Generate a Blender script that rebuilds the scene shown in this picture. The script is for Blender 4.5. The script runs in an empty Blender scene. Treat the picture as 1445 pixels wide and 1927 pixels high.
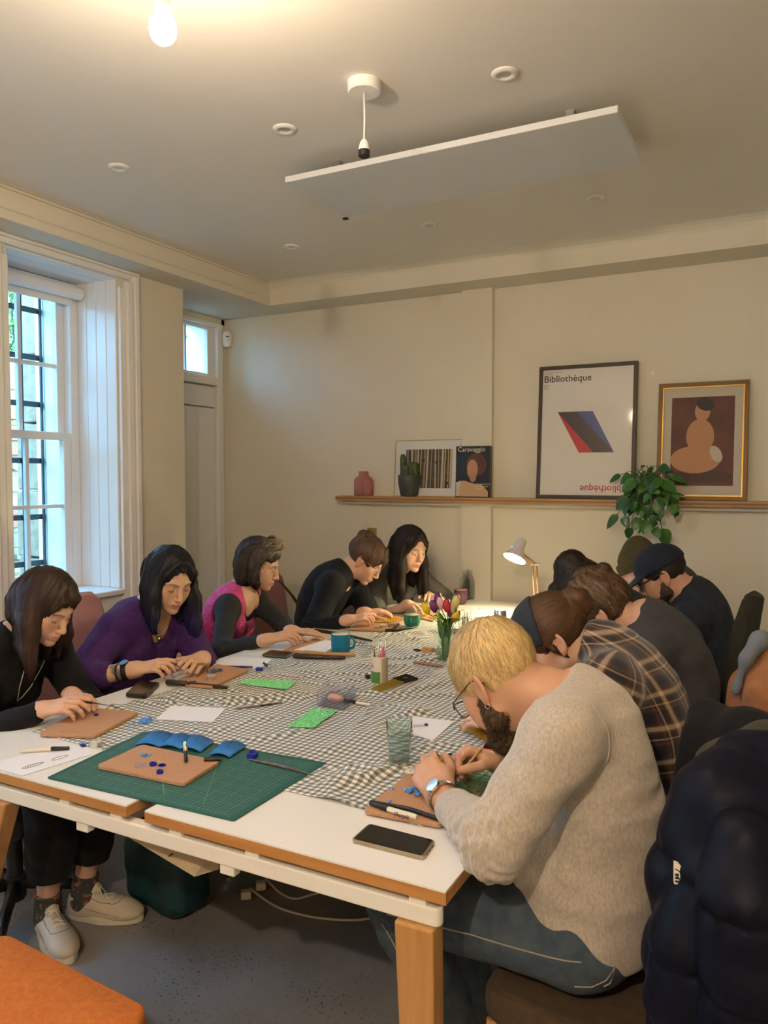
import bpy, math, random
import numpy as np
from mathutils import Vector, Matrix

S = bpy.context.scene
COL = S.collection
rng = np.random.default_rng(7)
random.seed(7)

# ------------------------------------------------------------------ camera
FPX, CAM_H = 1450.0, 1.53
YAW, PITCH = math.radians(27.5), math.radians(2.7)
cd = bpy.data.cameras.new('camera')
cam = bpy.data.objects.new('camera', cd)
COL.objects.link(cam)
cam.location = (0, 0, CAM_H)
cam.rotation_euler = (math.pi / 2 - PITCH, 0, YAW)
cd.sensor_fit = 'VERTICAL'
cd.sensor_height = 24.0
cd.lens = 24.0 * FPX / 1927.0
cd.clip_start = 0.05
S.camera = cam

# ------------------------------------------------------------------ exposure, world
vs = S.view_settings
vs.view_transform = 'Standard'
vs.look = 'None'
vs.exposure = 1.5
vs.gamma = 1.0
vs.use_curve_mapping = False
SKY_STRENGTH = 10.5
BULB_STRENGTH = 290.0
LAMP_STRENGTH = 480.0
w = bpy.data.worlds.new('overcast_sky')
S.world = w
w.use_nodes = True
bg = w.node_tree.nodes['Background']
bg.inputs[0].default_value = (0.21, 0.56, 1.0, 1)
bg.inputs[1].default_value = SKY_STRENGTH
S.cycles.max_bounces = 8
S.cycles.diffuse_bounces = 5
S.cycles.transparent_max_bounces = 12
S.cycles.sample_clamp_indirect = 4.0
S.cycles.use_denoising = True

def portal(loc, sx, sy):
    l = bpy.data.lights.new('window_daylight', 'AREA')
    l.shape = 'RECTANGLE'; l.size = sx; l.size_y = sy
    l.cycles.is_portal = True
    o = bpy.data.objects.new('window_daylight', l); COL.objects.link(o)
    o.location = loc; o.rotation_euler = (0, math.pi / 2 * -1, 0)
    return o
portal((-3.80, 2.875, 1.75), 1.80, .72)
portal((-3.80, 0.53, 1.75), 1.80, 1.03)

# ------------------------------------------------------------------ pixel helper: a point of the photograph put at a real depth
_f = np.array([-math.sin(YAW) * math.cos(PITCH), math.cos(YAW) * math.cos(PITCH), -math.sin(PITCH)])
_r = np.array([math.cos(YAW), math.sin(YAW), 0.0]); _u = np.cross(_r, _f)
_c = np.array([0, 0, CAM_H])
def ray(x, y): return _f + _r * (x - 722.5) / FPX - _u * (y - 963.5) / FPX
def atz(x, y, z): d = ray(x, y); return _c + d * ((z - CAM_H) / d[2])
def atY(x, y, Y): d = ray(x, y); return _c + d * (Y / d[1])
def atX(x, y, X): d = ray(x, y); return _c + d * (X / d[0])
def V(*a): return np.array(a, float)
def unit(a): a = np.asarray(a, float); return a / (np.linalg.norm(a) + 1e-12)

# ------------------------------------------------------------------ materials
MATS = {}
def mat(name, col, rough=.6, metal=0., col2=None, nscale=8., bump=0., bscale=60., trans=0., ior=1.45, attr=None,
        spec=.5, emit=None, estr=0., sheen=0., coat=0., alpha=1., sss=0., stretch=None, coord='Object', thresh=(.35, .65), aniso=None):
    if name in MATS: return MATS[name]
    m = bpy.data.materials.new(name); m.use_nodes = True
    t = m.node_tree; b = t.nodes['Principled BSDF']; N = t.nodes; L = t.links
    b.inputs['Base Color'].default_value = (*col, 1)
    b.inputs['Roughness'].default_value = rough
    b.inputs['Metallic'].default_value = metal
    b.inputs['IOR'].default_value = ior
    b.inputs['Specular IOR Level'].default_value = spec
    b.inputs['Transmission Weight'].default_value = trans
    b.inputs['Sheen Weight'].default_value = sheen
    b.inputs['Coat Weight'].default_value = coat
    b.inputs['Alpha'].default_value = alpha
    if sss:
        b.inputs['Subsurface Weight'].default_value = sss
        b.inputs['Subsurface Radius'].default_value = (1., .35, .2)
        b.inputs['Subsurface Scale'].default_value = .012
    if emit:
        b.inputs['Emission Color'].default_value = (*emit, 1)
        b.inputs['Emission Strength'].default_value = estr
    tc = N.new('ShaderNodeTexCoord'); src = tc.outputs[coord]
    if stretch:
        mp = N.new('ShaderNodeMapping'); mp.inputs['Scale'].default_value = stretch
        L.new(src, mp.inputs[0]); src = mp.outputs[0]
    out = None
    if attr:
        a = N.new('ShaderNodeAttribute'); a.attribute_name = attr
        mx = N.new('ShaderNodeMix'); mx.data_type = 'RGBA'; mx.blend_type = 'MULTIPLY'
        mx.inputs[0].default_value = 1
        L.new(a.outputs['Color'], mx.inputs[6]); mx.inputs[7].default_value = (*col, 1)
        out = mx.outputs[2]
    if col2 is not None:
        n = N.new('ShaderNodeTexNoise'); n.inputs['Scale'].default_value = nscale; n.inputs['Detail'].default_value = 5
        L.new(src, n.inputs['Vector'])
        mr = N.new('ShaderNodeMapRange'); mr.inputs[1].default_value, mr.inputs[2].default_value = thresh
        L.new(n.outputs['Fac'], mr.inputs[0])
        mx = N.new('ShaderNodeMix'); mx.data_type = 'RGBA'
        L.new(mr.outputs[0], mx.inputs[0])
        if out: L.new(out, mx.inputs[6])
        else: mx.inputs[6].default_value = (*col, 1)
        if attr:
            m2 = N.new('ShaderNodeMix'); m2.data_type = 'RGBA'; m2.blend_type = 'MULTIPLY'; m2.inputs[0].default_value = 1
            L.new(out, m2.inputs[6]); m2.inputs[7].default_value = (*col2, 1); L.new(m2.outputs[2], mx.inputs[7])
        else: mx.inputs[7].default_value = (*col2, 1)
        out = mx.outputs[2]
    if out: L.new(out, b.inputs['Base Color'])
    if bump:
        n = N.new('ShaderNodeTexNoise'); n.inputs['Scale'].default_value = bscale; n.inputs['Detail'].default_value = 4
        L.new(src, n.inputs['Vector'])
        bp = N.new('ShaderNodeBump'); bp.inputs['Strength'].default_value = bump; bp.inputs['Distance'].default_value = .01
        L.new(n.outputs['Fac'], bp.inputs['Height']); L.new(bp.outputs[0], b.inputs['Normal'])
    MATS[name] = m
    return m

def wood(name, c1, c2, axis=0, scale=1., rough=.5):
    st = [18 * scale] * 3; st[axis] = 1.2 * scale
    return mat(name, c1, rough, col2=c2, nscale=3., stretch=tuple(st), bump=.08, bscale=4., thresh=(.3, .7))

# ------------------------------------------------------------------ mesh builder
class MB:
    def __init__(s): s.v = []; s.f = []; s.m = []; s.mi = 0
    def add(s, vs, fs, mi=None):
        b = len(s.v); s.v.extend([tuple(map(float, v)) for v in vs])
        s.f.extend([tuple(int(i) + b for i in f) for f in fs]); s.m.extend([s.mi if mi is None else mi] * len(fs)); return s
    def box(s, lo, hi, mi=None):
        x0, y0, z0 = lo; x1, y1, z1 = hi
        return s.add([(x0, y0, z0), (x1, y0, z0), (x1, y1, z0), (x0, y1, z0), (x0, y0, z1), (x1, y0, z1), (x1, y1, z1), (x0, y1, z1)],
                     [(3, 2, 1, 0), (4, 5, 6, 7), (0, 1, 5, 4), (1, 2, 6, 5), (2, 3, 7, 6), (3, 0, 4, 7)], mi)
    def obox(s, c, ax, half, mi=None):     # oriented box: centre, three axes, half sizes
        c = V(*c); A = [V(*a) * h for a, h in zip(ax, half)]
        vs = [c + A[0] * i + A[1] * j + A[2] * k for k in (-1, 1) for i, j in ((-1, -1), (1, -1), (1, 1), (-1, 1))]
        return s.add(vs, [(3, 2, 1, 0), (4, 5, 6, 7), (0, 1, 5, 4), (1, 2, 6, 5), (2, 3, 7, 6), (3, 0, 4, 7)], mi)
    def tube(s, pts, r, n=8, cap=True, mi=None, flat=1.0, upv=None):
        P = [V(*p) for p in pts]; k = len(P); R = [r] * k if np.isscalar(r) else list(r)
        vs = []; prev = None
        for i in range(k):
            d = unit(P[min(i + 1, k - 1)] - P[max(i - 1, 0)])
            if upv is not None: a = unit(np.cross(d, V(*upv)))
            elif prev is None: a = unit(np.cross(d, V(0, 0, 1) if abs(d[2]) < .9 else V(1, 0, 0)))
            else: a = unit(prev - d * (prev @ d))
            prev = a; b = np.cross(d, a)
            for j in range(n):
                t = 2 * math.pi * j / n
                vs.append(P[i] + a * (R[i] * math.cos(t)) + b * (R[i] * flat * math.sin(t)))
        fs = [(i * n + j, i * n + (j + 1) % n, (i + 1) * n + (j + 1) % n, (i + 1) * n + j) for i in range(k - 1) for j in range(n)]
        if cap: fs += [tuple(reversed(range(n))), tuple(range((k - 1) * n, k * n))]
        return s.add(vs, fs, mi)
    def lathe(s, prof, n=24, c=(0, 0, 0), mi=None, wob=None, ax=None):     # prof: (r, z) list
        vs = []
        for i, (r, z) in enumerate(prof):
            for j in range(n):
                t = 2 * math.pi * j / n; rr = r * (wob(t, i) if wob else 1)
                vs.append((rr * math.cos(t), rr * math.sin(t), z))
        if ax is not None:
            A = V(*ax[0]), V(*ax[1]), V(*ax[2]); vs = [A[0] * v[0] + A[1] * v[1] + A[2] * v[2] for v in vs]
        vs = [(v[0] + c[0], v[1] + c[1], v[2] + c[2]) for v in vs]
        k = len(prof)
        fs = [(i * n + j, i * n + (j + 1) % n, (i + 1) * n + (j + 1) % n, (i + 1) * n + j) for i in range(k - 1) for j in range(n)]
        if prof[0][0] > 1e-5: fs.append(tuple(reversed(range(n))))
        if prof[-1][0] > 1e-5: fs.append(tuple(range((k - 1) * n, k * n)))
        return s.add(vs, fs, mi)
    def prism(s, poly, z0, z1, M=None, mi=None):   # polygon (x, y) extruded in z, optional 3x4 frame (o, ax, ay, az)
        n = len(poly); vs = [(x, y, z0) for x, y in poly] + [(x, y, z1) for x, y in poly]
        if M is not None:
            o, ax, ay, az = [V(*q) for q in M]; vs = [o + ax * a + ay * b + az * c for a, b, c in vs]
        return s.add(vs, [tuple(reversed(range(n))), tuple(range(n, 2 * n))] + [(i, (i + 1) % n, n + (i + 1) % n, n + i) for i in range(n)], mi)
    def grid(s, G, mi=None):      # G: (a, b, 3) points
        a, b = G.shape[:2]
        return s.add(G.reshape(-1, 3), [(i * b + j, (i + 1) * b + j, (i + 1) * b + j + 1, i * b + j + 1) for i in range(a - 1) for j in range(b - 1)], mi)
    def sphere(s, c, r, n=12, m=8, mi=None):
        r = (r, r, r) if np.isscalar(r) else r
        vs = [(0, 0, 1)] + [(math.sin(math.pi * i / m) * math.cos(2 * math.pi * j / n), math.sin(math.pi * i / m) * math.sin(2 * math.pi * j / n), math.cos(math.pi * i / m)) for i in range(1, m) for j in range(n)] + [(0, 0, -1)]
        vs = [(c[0] + v[0] * r[0], c[1] + v[1] * r[1], c[2] + v[2] * r[2]) for v in vs]
        fs = [(0, 1 + j, 1 + (j + 1) % n) for j in range(n)]
        fs += [(1 + (i - 1) * n + j, 1 + i * n + j, 1 + i * n + (j + 1) % n, 1 + (i - 1) * n + (j + 1) % n) for i in range(1, m - 1) for j in range(n)]
        e = 1 + (m - 1) * n
        fs += [(e, 1 + (m - 2) * n + (j + 1) % n, 1 + (m - 2) * n + j) for j in range(n)]
        return s.add(vs, fs, mi)

def link(name, me, mats, parent=None, smooth=False):
    for m in (mats if isinstance(mats, (list, tuple)) else [mats]): me.materials.append(m)
    if smooth: me.polygons.foreach_set('use_smooth', [True] * len(me.polygons))
    o = bpy.data.objects.new(name, me); COL.objects.link(o)
    if parent is not None:
        o.parent = parent
        o.matrix_parent_inverse = ROOTINV.get(parent.name, Matrix())
    return o
ROOTINV = {}
def obj(name, mb, mats, parent=None, smooth=False, bevel=0., seg=2, auto=None):
    me = bpy.data.meshes.new(name)
    me.from_pydata(mb.v, [], mb.f); me.polygons.foreach_set('material_index', mb.m); me.update()
    o = link(name, me, mats, parent, smooth)
    if bevel:
        b = o.modifiers.new('bevel', 'BEVEL'); b.width = bevel; b.segments = seg; b.limit_method = 'ANGLE'; b.angle_limit = math.radians(40)
        if smooth: b.harden_normals = True
    if auto: me.set_sharp_from_angle(angle=math.radians(auto))
    return o
def empty(name, loc, rz=0.):
    """A thing's root at its base. Parts are written in world coordinates and keep them."""
    o = bpy.data.objects.new(name, None); COL.objects.link(o); o.location = tuple(map(float, loc)); o.rotation_euler = (0, 0, rz)
    o.empty_display_size = .05
    M = Matrix.Translation(o.location) @ Matrix.Rotation(rz, 4, 'Z')
    ROOTINV[o.name] = M.inverted(); return o
def tag(o, label=None, cat=None, group=None, kind=None):
    if label: o['label'] = label
    if cat: o['category'] = cat
    if group: o['group'] = group
    if kind: o['kind'] = kind
    return o
def struct(name, mb, m, parent=None, **k):
    o = obj(name, mb, m, parent, **k)
    if parent is None: o['kind'] = 'structure'
    return o
def part(name, mb, m, parent, label=None, **k):
    o = obj(name, mb, m, parent, **k)
    if label: o['label'] = label
    return o
def copy_tree(o, loc, rz=0., parent=None):
    c = o.copy(); COL.objects.link(c)
    if parent is None: c.location = tuple(map(float, loc)); c.rotation_euler = (0, 0, rz)
    else: c.parent = parent; c.matrix_parent_inverse = o.matrix_parent_inverse.copy()
    for ch in o.children: copy_tree(ch, None, 0, c)
    return c
def text(body, size, name, m, parent, M, depth=.0006, align='LEFT', bold=0.):
    cu = bpy.data.curves.new(name, 'FONT'); cu.body = body; cu.size = size; cu.extrude = depth; cu.align_x = align; cu.offset = bold; cu.resolution_u = 3
    tmp = bpy.data.objects.new(name, cu); me = bpy.data.meshes.new_from_object(tmp); bpy.data.objects.remove(tmp); bpy.data.curves.remove(cu)
    o_, ax, ay, az = [V(*q) for q in M]
    me.transform(Matrix(((ax[0], ay[0], az[0], o_[0]), (ax[1], ay[1], az[1], o_[1]), (ax[2], ay[2], az[2], o_[2]), (0, 0, 0, 1))))
    return link(name, me, m, parent)
# ================================================================== the room
XW, XD, YB, ZC, ZS = -3.39, -3.786, 4.66, 2.85, 2.70       # window wall, door recess, back wall, ceiling, soffit underside
XR, YN = 1.75, -2.4
M_wall = mat('warm_white_wall_paint', (.70, .66, .55), .75, col2=(.675, .635, .525), nscale=2., bump=.03, bscale=220.)
M_ceil = mat('white_ceiling_paint', (.80, .77, .69), .8, col2=(.78, .75, .67), nscale=1.5, bump=.02, bscale=200.)
M_trim = mat('white_gloss_paint', (.80, .80, .78), .35)
M_white = mat('white_plastic', (.82, .80, .76), .4)
M_black = mat('black_plastic', (.012, .012, .013), .4)
M_steel = mat('brushed_steel', (.6, .6, .6), .3, 1.)
M_glass = mat('window_glass', (1, 1, 1), .0, trans=1., ior=1.02, spec=.3)

# floor: polished concrete with dark speckle
def floor_mat():
    m = bpy.data.materials.new('polished_concrete'); m.use_nodes = True; t = m.node_tree; N = t.nodes; L = t.links; b = N['Principled BSDF']
    tc = N.new('ShaderNodeTexCoord')
    n1 = N.new('ShaderNodeTexNoise'); n1.inputs['Scale'].default_value = 2.2; n1.inputs['Detail'].default_value = 8
    L.new(tc.outputs['Object'], n1.inputs['Vector'])
    r1 = N.new('ShaderNodeValToRGB'); r1.color_ramp.elements[0].color = (.17, .165, .165, 1); r1.color_ramp.elements[1].color = (.30, .29, .285, 1)
    r1.color_ramp.elements[0].position = .3; r1.color_ramp.elements[1].position = .7
    L.new(n1.outputs['Fac'], r1.inputs[0])
    v = N.new('ShaderNodeTexNoise'); v.inputs['Scale'].default_value = 95; v.inputs['Detail'].default_value = 1
    L.new(tc.outputs['Object'], v.inputs['Vector'])
    r2 = N.new('ShaderNodeMapRange'); r2.inputs[1].default_value = .64; r2.inputs[2].default_value = .68
    L.new(v.outputs['Fac'], r2.inputs[0])
    n3 = N.new('ShaderNodeTexNoise'); n3.inputs['Scale'].default_value = 3.5; L.new(tc.outputs['Object'], n3.inputs['Vector']); r3 = N.new('ShaderNodeMapRange'); r3.inputs[1].default_value = .42; r3.inputs[2].default_value = .62; L.new(n3.outputs['Fac'], r3.inputs[0])
    mm = N.new('ShaderNodeMath'); mm.operation = 'MULTIPLY'; L.new(r2.outputs[0], mm.inputs[0]); L.new(r3.outputs[0], mm.inputs[1])
    mx = N.new('ShaderNodeMix'); mx.data_type = 'RGBA'; L.new(mm.outputs[0], mx.inputs[0]); L.new(r1.outputs[0], mx.inputs[6]); mx.inputs[7].default_value = (.05, .04, .03, 1)
    L.new(mx.outputs[2], b.inputs['Base Color']); b.inputs['Roughness'].default_value = .34
    return m
struct('floor', MB().box((XD - .3, YN - .1, -.1), (XR + .1, YB + .1, 0)), floor_mat())
struct('ceiling', MB().box((XD - .3, YN - .1, ZC), (XR + .1, YB + .1, ZC + .1)), M_ceil)
struct('wall_back', MB().box((XD - .3, YB, 0), (XR + .1, YB + .12, ZC)), M_wall)
struct('wall_right', MB().box((XR, YN, 0), (XR + .12, YB, ZC)), M_wall)
struct('wall_near', MB().box((XD - .3, YN - .12, 0), (XR + .12, YN, ZC)), M_wall)
# pilaster on the back wall, boxed-in soffits
struct('trim_1', MB().box((-1.842, YB - .045, .0), (-1.642, YB, ZS)), M_wall)
struct('trim_2', MB().box((-3.18, 4.40, ZS), (XR, YB, ZC)), M_wall, bevel=.004)
struct('trim_3', MB().box((XD - .1, YN, ZS), (-3.18, YB, ZC)), M_wall, bevel=.004)
mb = MB()      # coved moulding between soffit faces and ceiling, with a bead half way down
prof = [(0, -.014), (.012, -.014), (.016, -.004), (.034, -.002), (.034, 0), (0, 0)]
def run(mb, prof, a, b, out):       # sweep profile (o along out, z) from a to b
    a, b, out = V(*a), V(*b), V(*out); n = len(prof)
    vs = [p + out * o + V(0, 0, z) for p in (a, b) for o, z in prof]
    mb.add(vs, [tuple(range(n)), tuple(reversed(range(n, 2 * n)))] + [(i, n + i, n + (i + 1) % n, (i + 1) % n) for i in range(n)])
run(mb, prof, (-3.18, YN, ZC), (-3.18, 4.40, ZC), (1, 0, 0))
run(mb, [(0, -.008), (.006, -.008), (.009, -.003), (.006, 0), (0, 0)], (-3.18, YN, ZC - .098), (-3.18, 4.40, ZC - .098), (1, 0, 0))
struct('trim_4', mb, M_wall)
mb = MB()
run(mb, [(0, -.05), (.012, -.03), (.03, -.012), (.05, 0), (0, 0)], (-3.18, 4.40, ZC), (XR, 4.40, ZC), (0, -1, 0))
struct('trim_5', mb, M_wall)

# window wall with two openings, and the door recess beyond it
WY = ((2.52, 3.23), (0.02, 1.04)); ZW0, ZW1 = .88, 2.655
mb = MB()
ys = [YN, WY[1][0], WY[1][1], WY[0][0], WY[0][1], 3.77]
for a, b in ((0, 1), (2, 3), (4, 5)): mb.box((XD - .3, ys[a], 0), (XW, ys[b], ZS))
for y0, y1 in WY: mb.box((XD - .3, y0, 0), (XW, y1, ZW0 - .03)); mb.box((XD - .3, y0, ZW1), (XW, y1, ZS))
struct('wall_left', mb, M_wall)
mb = MB().box((XD - .3, 3.77, 0), (XD - .1, 3.80, ZS))
mb.box((XD - .3, 3.77, 2.66), (XD, YB, ZS)); mb.box((XD - .3, 4.625, 0), (XD, YB, ZS)); mb.box((XD - .3, 3.77, 0), (XD, 3.86, ZS))
struct('wall_door_recess', mb, M_wall)

def sash_window(name, y0, y1, nc=3):
    root = empty(name, (XW, (y0 + y1) / 2, ZW0)); root['kind'] = 'structure'
    # reveal linings: three tongue boards each side, head boards, sill board
    for k, yy in enumerate((y1 - .012, y0)):
        for a in range(4):
            xa = XW - .005 - a * .078
            part('lining_board', MB().box((xa - .075, yy, ZW0), (xa, yy + .012, ZW1)), M_trim, root, bevel=.003, seg=1)
    for a in range(3):
        xa = XW - .005 - a * .1
        part('head_board', MB().box((xa - .097, y0 + .012, ZW1 - .012), (xa, y1 - .012, ZW1)), M_trim, root, bevel=.003, seg=1)
    part('sill_board', MB().box((XW - .36, y0, ZW0 - .03), (XW + .03, y1, ZW0)), M_trim, root, bevel=.006)
    part('apron', MB().box((XW - .36, y0 + .002, .5), (XW - .30, y1 - .002, ZW0 - .03)), M_trim, root)
    # moulded architrave on the room face
    mb = MB()
    for o, d, t in ((0, .045, .022), (.045, .085, .036), (.09, .12, .05), (.125, .145, .028)):
        mb.box((XW, y1 + o, 0.), (XW + t, y1 + d, ZW1 + d - .1)); mb.box((XW, y0 - d, 0.), (XW + t, y0 - o, ZW1 + d - .1))
        e = min(.145, d) if d <= .045 else .045
    mb.box((XW, y0 - .145, ZW1), (XW + .022, y1 + .145, ZW1 + .03)); mb.box((XW, y0 - .145, ZW1 + .03), (XW + .034, y1 + .145, ZW1 + .045))
    part('architrave', mb, M_trim, root, bevel=.004)
    # frame box, two sliding sashes
    xf = XW - .31
    mb = MB(); fw = .055
    mb.box((xf - .11, y0 + .012, ZW0), (xf, y0 + .012 + fw, ZW1 - .012)); mb.box((xf - .11, y1 - .012 - fw, ZW0), (xf, y1 - .012, ZW1 - .012))
    mb.box((xf - .11, y0 + .012 + fw, ZW1 - .012 - fw), (xf, y1 - .012 - fw, ZW1 - .012)); mb.box((xf - .11, y0 + .012 + fw, ZW0), (xf, y1 - .012 - fw, ZW0 + .02))
    part('window_frame', mb, M_trim, root, bevel=.004)
    ya, yb = y0 + .012 + fw, y1 - .012 - fw; zm = 1.757
    for nm, xs, z0, z1 in (('upper_sash', xf - .075, zm - .02, ZW1 - .012 - fw), ('lower_sash', xf - .03, ZW0 + .02, zm + .022)):
        st = .05; mb = MB()
        mb.box((xs - .02, ya, z0), (xs + .02, ya + st, z1)); mb.box((xs - .02, yb - st, z0), (xs + .02, yb, z1))
        mb.box((xs - .02, ya + st, z0), (xs + .02, yb - st, z0 + (.045 if nm[0] == 'u' else .075))); mb.box((xs - .02, ya + st, z1 - .045), (xs + .02, yb - st, z1))
        sh = part(nm, mb, M_trim, root, bevel=.003)
        g0, g1 = z0 + (.045 if nm[0] == 'u' else .075), z1 - .045
        for q in range(1, nc):
            yy = ya + st + (yb - ya - 2 * st) * q / nc
            part('glazing_bar', MB().box((xs - .014, yy - .011, g0), (xs + .014, yy + .011, g1)), M_trim, sh, bevel=.003, seg=1)
        zz = (g0 + g1) / 2
        part('glazing_bar', MB().box((xs - .0135, ya + st, zz - .011), (xs + .0135, yb - st, zz + .011)), M_trim, sh, bevel=.003, seg=1)
        part('pane', MB().box((xs - .002, ya + st - .005, g0 - .005), (xs + .002, yb - st + .005, g1 + .005)), M_glass, sh)
    # roller blind wound up at the head
    bl = MB().tube([(xf + .045, y0 + .03, ZW1 - .075), (xf + .045, y1 - .03, ZW1 - .075)], .036, 20)
    b = part('roller_blind', bl, mat('blind_fabric', (.80, .80, .80), .7), root, smooth=True, auto=40)
    part('bottom_bar', MB().box((xf + .006, y0 + .04, ZW1 - .145), (xf + .016, y1 - .06, ZW1 - .09)), M_white, b, bevel=.003)
    return root
sash_window('window_1', *WY[0], 2)
sash_window('window_2', *WY[1])

# door in the recess, transom light above it
dr = empty('door_1', (XD, 4.24, 0)); dr['kind'] = 'structure'
M_door = mat('pale_door_paint', (.74, .75, .74), .45)
part('door_leaf', MB().box((XD - .06, 3.865, 0.01), (XD - .012, 4.555, 2.03)), M_door, dr, bevel=.003)
part('door_head_panel', MB().box((XD - .06, 3.865, 2.04), (XD - .012, 4.555, 2.19)), M_door, dr, bevel=.003)
part('door_light_stop', MB().box((XD - .085, 3.86, 0), (XD - .0605, 4.58, 2.262)), M_door, dr)  # added backing board, keeps daylight from leaking through the door gaps
mb = MB().box((XD - .06, 4.56, 0), (XD + .018, 4.622, 2.66)).box((XD - .06, 3.86, 2.20), (XD + .014, 4.56, 2.262)).box((XD - .06, 3.86, 2.63), (XD + .014, 4.56, 2.66))
part('door_frame', mb, M_trim, dr, bevel=.005)
for z in (1.82, 1.02): part('hinge', MB().tube([(XD + .004, 4.558, z - .05), (XD + .004, 4.558, z + .05)], .007, 8), M_white, dr)
mb = MB()
for y0, y1, z0, z1 in ((4.49, 4.56, 2.262, 2.63), (3.86, 4.215, 2.262, 2.63), (4.215, 4.49, 2.262, 2.285), (4.215, 4.49, 2.605, 2.63)): mb.box((XD - .06, y0, z0), (XD - .02, y1, z1))
mb.box((XD - .052, 4.255, 2.285), (XD - .028, 4.275, 2.605))
part('transom_frame', mb, M_trim, dr, bevel=.004)
part('transom_pane', MB().box((XD - .042, 4.21, 2.28), (XD - .038, 4.495, 2.61)), M_glass, dr)
struct('baseboard_back', MB().box((-3.78, YB - .02, 0), (XR, YB, .14)), M_trim, bevel=.005)
struct('baseboard_left', MB().box((XW, YN, 0), (XW + .02, 3.77, .14)), M_trim, bevel=.005)

# ---------------- outside: ground, rubble-stone wall, stone pier, iron bars, leaves
M_stone = [mat('sandstone_%s' % n, c, .9, col2=c2, nscale=14., bump=.5, bscale=30.) for n, c, c2 in (
    ('buff', (.36, .20, .085), (.26, .14, .06)), ('grey', (.26, .175, .105), (.18, .12, .07)), ('red', (.36, .11, .045), (.26, .08, .035)), ('pale', (.46, .28, .14), (.34, .20, .10)))]
tag(struct('ground_outside', MB().box((-12, -6, -.2), (XD - .3, 14, .15)), mat('damp_gravel', (.12, .11, .10), .9, col2=(.08, .075, .07), nscale=40.)), None)
sw = empty('garden_stone_wall', (-6.0, 4.6, .15)); tag(sw, 'rubble sandstone garden wall outside the sash window', 'wall'); sw['kind'] = 'structure'; del sw['category']
part('mortar_core', MB().box((-6.35, -1.0, .15), (-6.02, 9.4, 2.62)), mat('lime_mortar', (.32, .20, .10), .95, bump=.4, bscale=20.), sw)
shapes = []
R_ = random.Random(3)
for k in range(10):
    mb = MB(); n = 8
    pol = [(.5 * math.copysign(abs(math.cos(t)) ** .6, math.cos(t)) * R_.uniform(.86, 1.), .5 * math.copysign(abs(math.sin(t)) ** .6, math.sin(t)) * R_.uniform(.86, 1.)) for t in [2 * math.pi * (i + .5) / n for i in range(n)]]
    mb.add([(0, a, b) for a, b in pol] + [(1, a * .86, b * .84) for a, b in pol], [tuple(range(n, 2 * n))] + [(i, (i + 1) % n, n + (i + 1) % n, n + i) for i in range(n)])
    me = bpy.data.meshes.new('stone'); me.from_pydata(mb.v, [], mb.f); me.materials.append(M_stone[0]); shapes.append(me)
z = .2
nst = 0
while z < 2.55:
    hgt = R_.uniform(.10, .19); y = 3.6 + R_.uniform(0, .2)
    while y < 7.6:
        wd = R_.uniform(.16, .42)
        me = R_.choice(shapes); o = bpy.data.objects.new('stone', me); COL.objects.link(o); o.parent = sw; o.matrix_parent_inverse = ROOTINV[sw.name]
        o.location = (-6.03, y + wd / 2, z + hgt / 2); o.scale = (R_.uniform(.025, .075), wd - .015, hgt - .015)
        mi = R_.choice((0, 0, 1, 2, 2, 3)); o.material_slots[0].link = 'OBJECT'; o.material_slots[0].material = M_stone[mi]; nst += 1
        y += wd
    z += hgt
pier = empty('stone_pier', (-4.35, 3.62, .15)); tag(pier, 'tall grey dressed stone jamb outside right edge of the window', 'pier')
for k in range(7):
    part('stone_block', MB().box((-4.42, 3.33 + .01 * (k % 2), .15 + k * .43), (-4.10, 3.9, .15 + k * .43 + .42)), M_stone[1], pier, bevel=.012)
gr = empty('window_grille', (-4.0, 2.7, .9)); tag(gr, 'dark iron security bars outside the sash window', 'grille')
M_iron = mat('dark_iron', (.05, .05, .055), .5, .3)
for yy in (2.54, 2.675, 2.81, 2.945, 3.08, 3.215): part('upright_bar', MB().tube([(-4.02, yy, .8), (-4.02, yy, 2.75)], .0095, 8), M_iron, gr)
for zz in (1.0, 1.28, 1.62, 1.96, 2.24, 2.52): part('cross_bar', MB().box((-4.036, 2.45, zz - .016), (-4.026, 3.33, zz + .016)), M_iron, gr)
# leafy branches above the wall: separate shrubs with stems and real leaves
def leafy(name, label, c, r, n, m, seed, size=.07, group=None):
    q = np.random.default_rng(seed); root = empty(name, (c[0], c[1], .15)); tag(root, label, 'shrub', group)
    mb = MB(); tips = []
    for k in range(9):
        e = V(*c) + q.normal(0, .45, 3) * V(*r); mid = V(c[0], c[1], .15) * .4 + e * .6 + q.normal(0, .08, 3)
        mb.tube([(c[0], c[1], .15), mid, e], [.03, .018, .006], 6); tips.append(e)
    part('stem', mb, mat('bark', (.10, .075, .05), .9), root)
    P = q.normal(0, .42, (n, 3)) * np.array(r) + np.array(c); D = q.normal(0, 1, (n, 3)); D[:, 2] -= .3
    D /= np.linalg.norm(D, axis=1)[:, None]; U = np.cross(D, q.normal(0, 1, (n, 3))); U /= np.linalg.norm(U, axis=1)[:, None]
    Nn = np.cross(D, U); s = size * q.uniform(.6, 1.2, n)[:, None]
    vv = np.stack([P, P + D * s * .5 + U * s * .24 + Nn * s * .08, P + D * s, P + D * s * .5 - U * s * .24 + Nn * s * .08, P + D * s * .5], 1).reshape(-1, 3)
    ii = np.arange(n)[:, None] * 5; F = np.concatenate([ii + [0, 1, 4], ii + [1, 2, 4], ii + [0, 4, 3], ii + [4, 2, 3]])
    me = bpy.data.meshes.new('leaves'); me.from_pydata(vv.tolist(), [], F.tolist()); o = link('leaves', me, m, root); o['kind'] = 'stuff'
M_leafo = mat('outdoor_leaf', (.07, .14, .03), .5, col2=(.16, .21, .03), nscale=6.)
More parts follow.
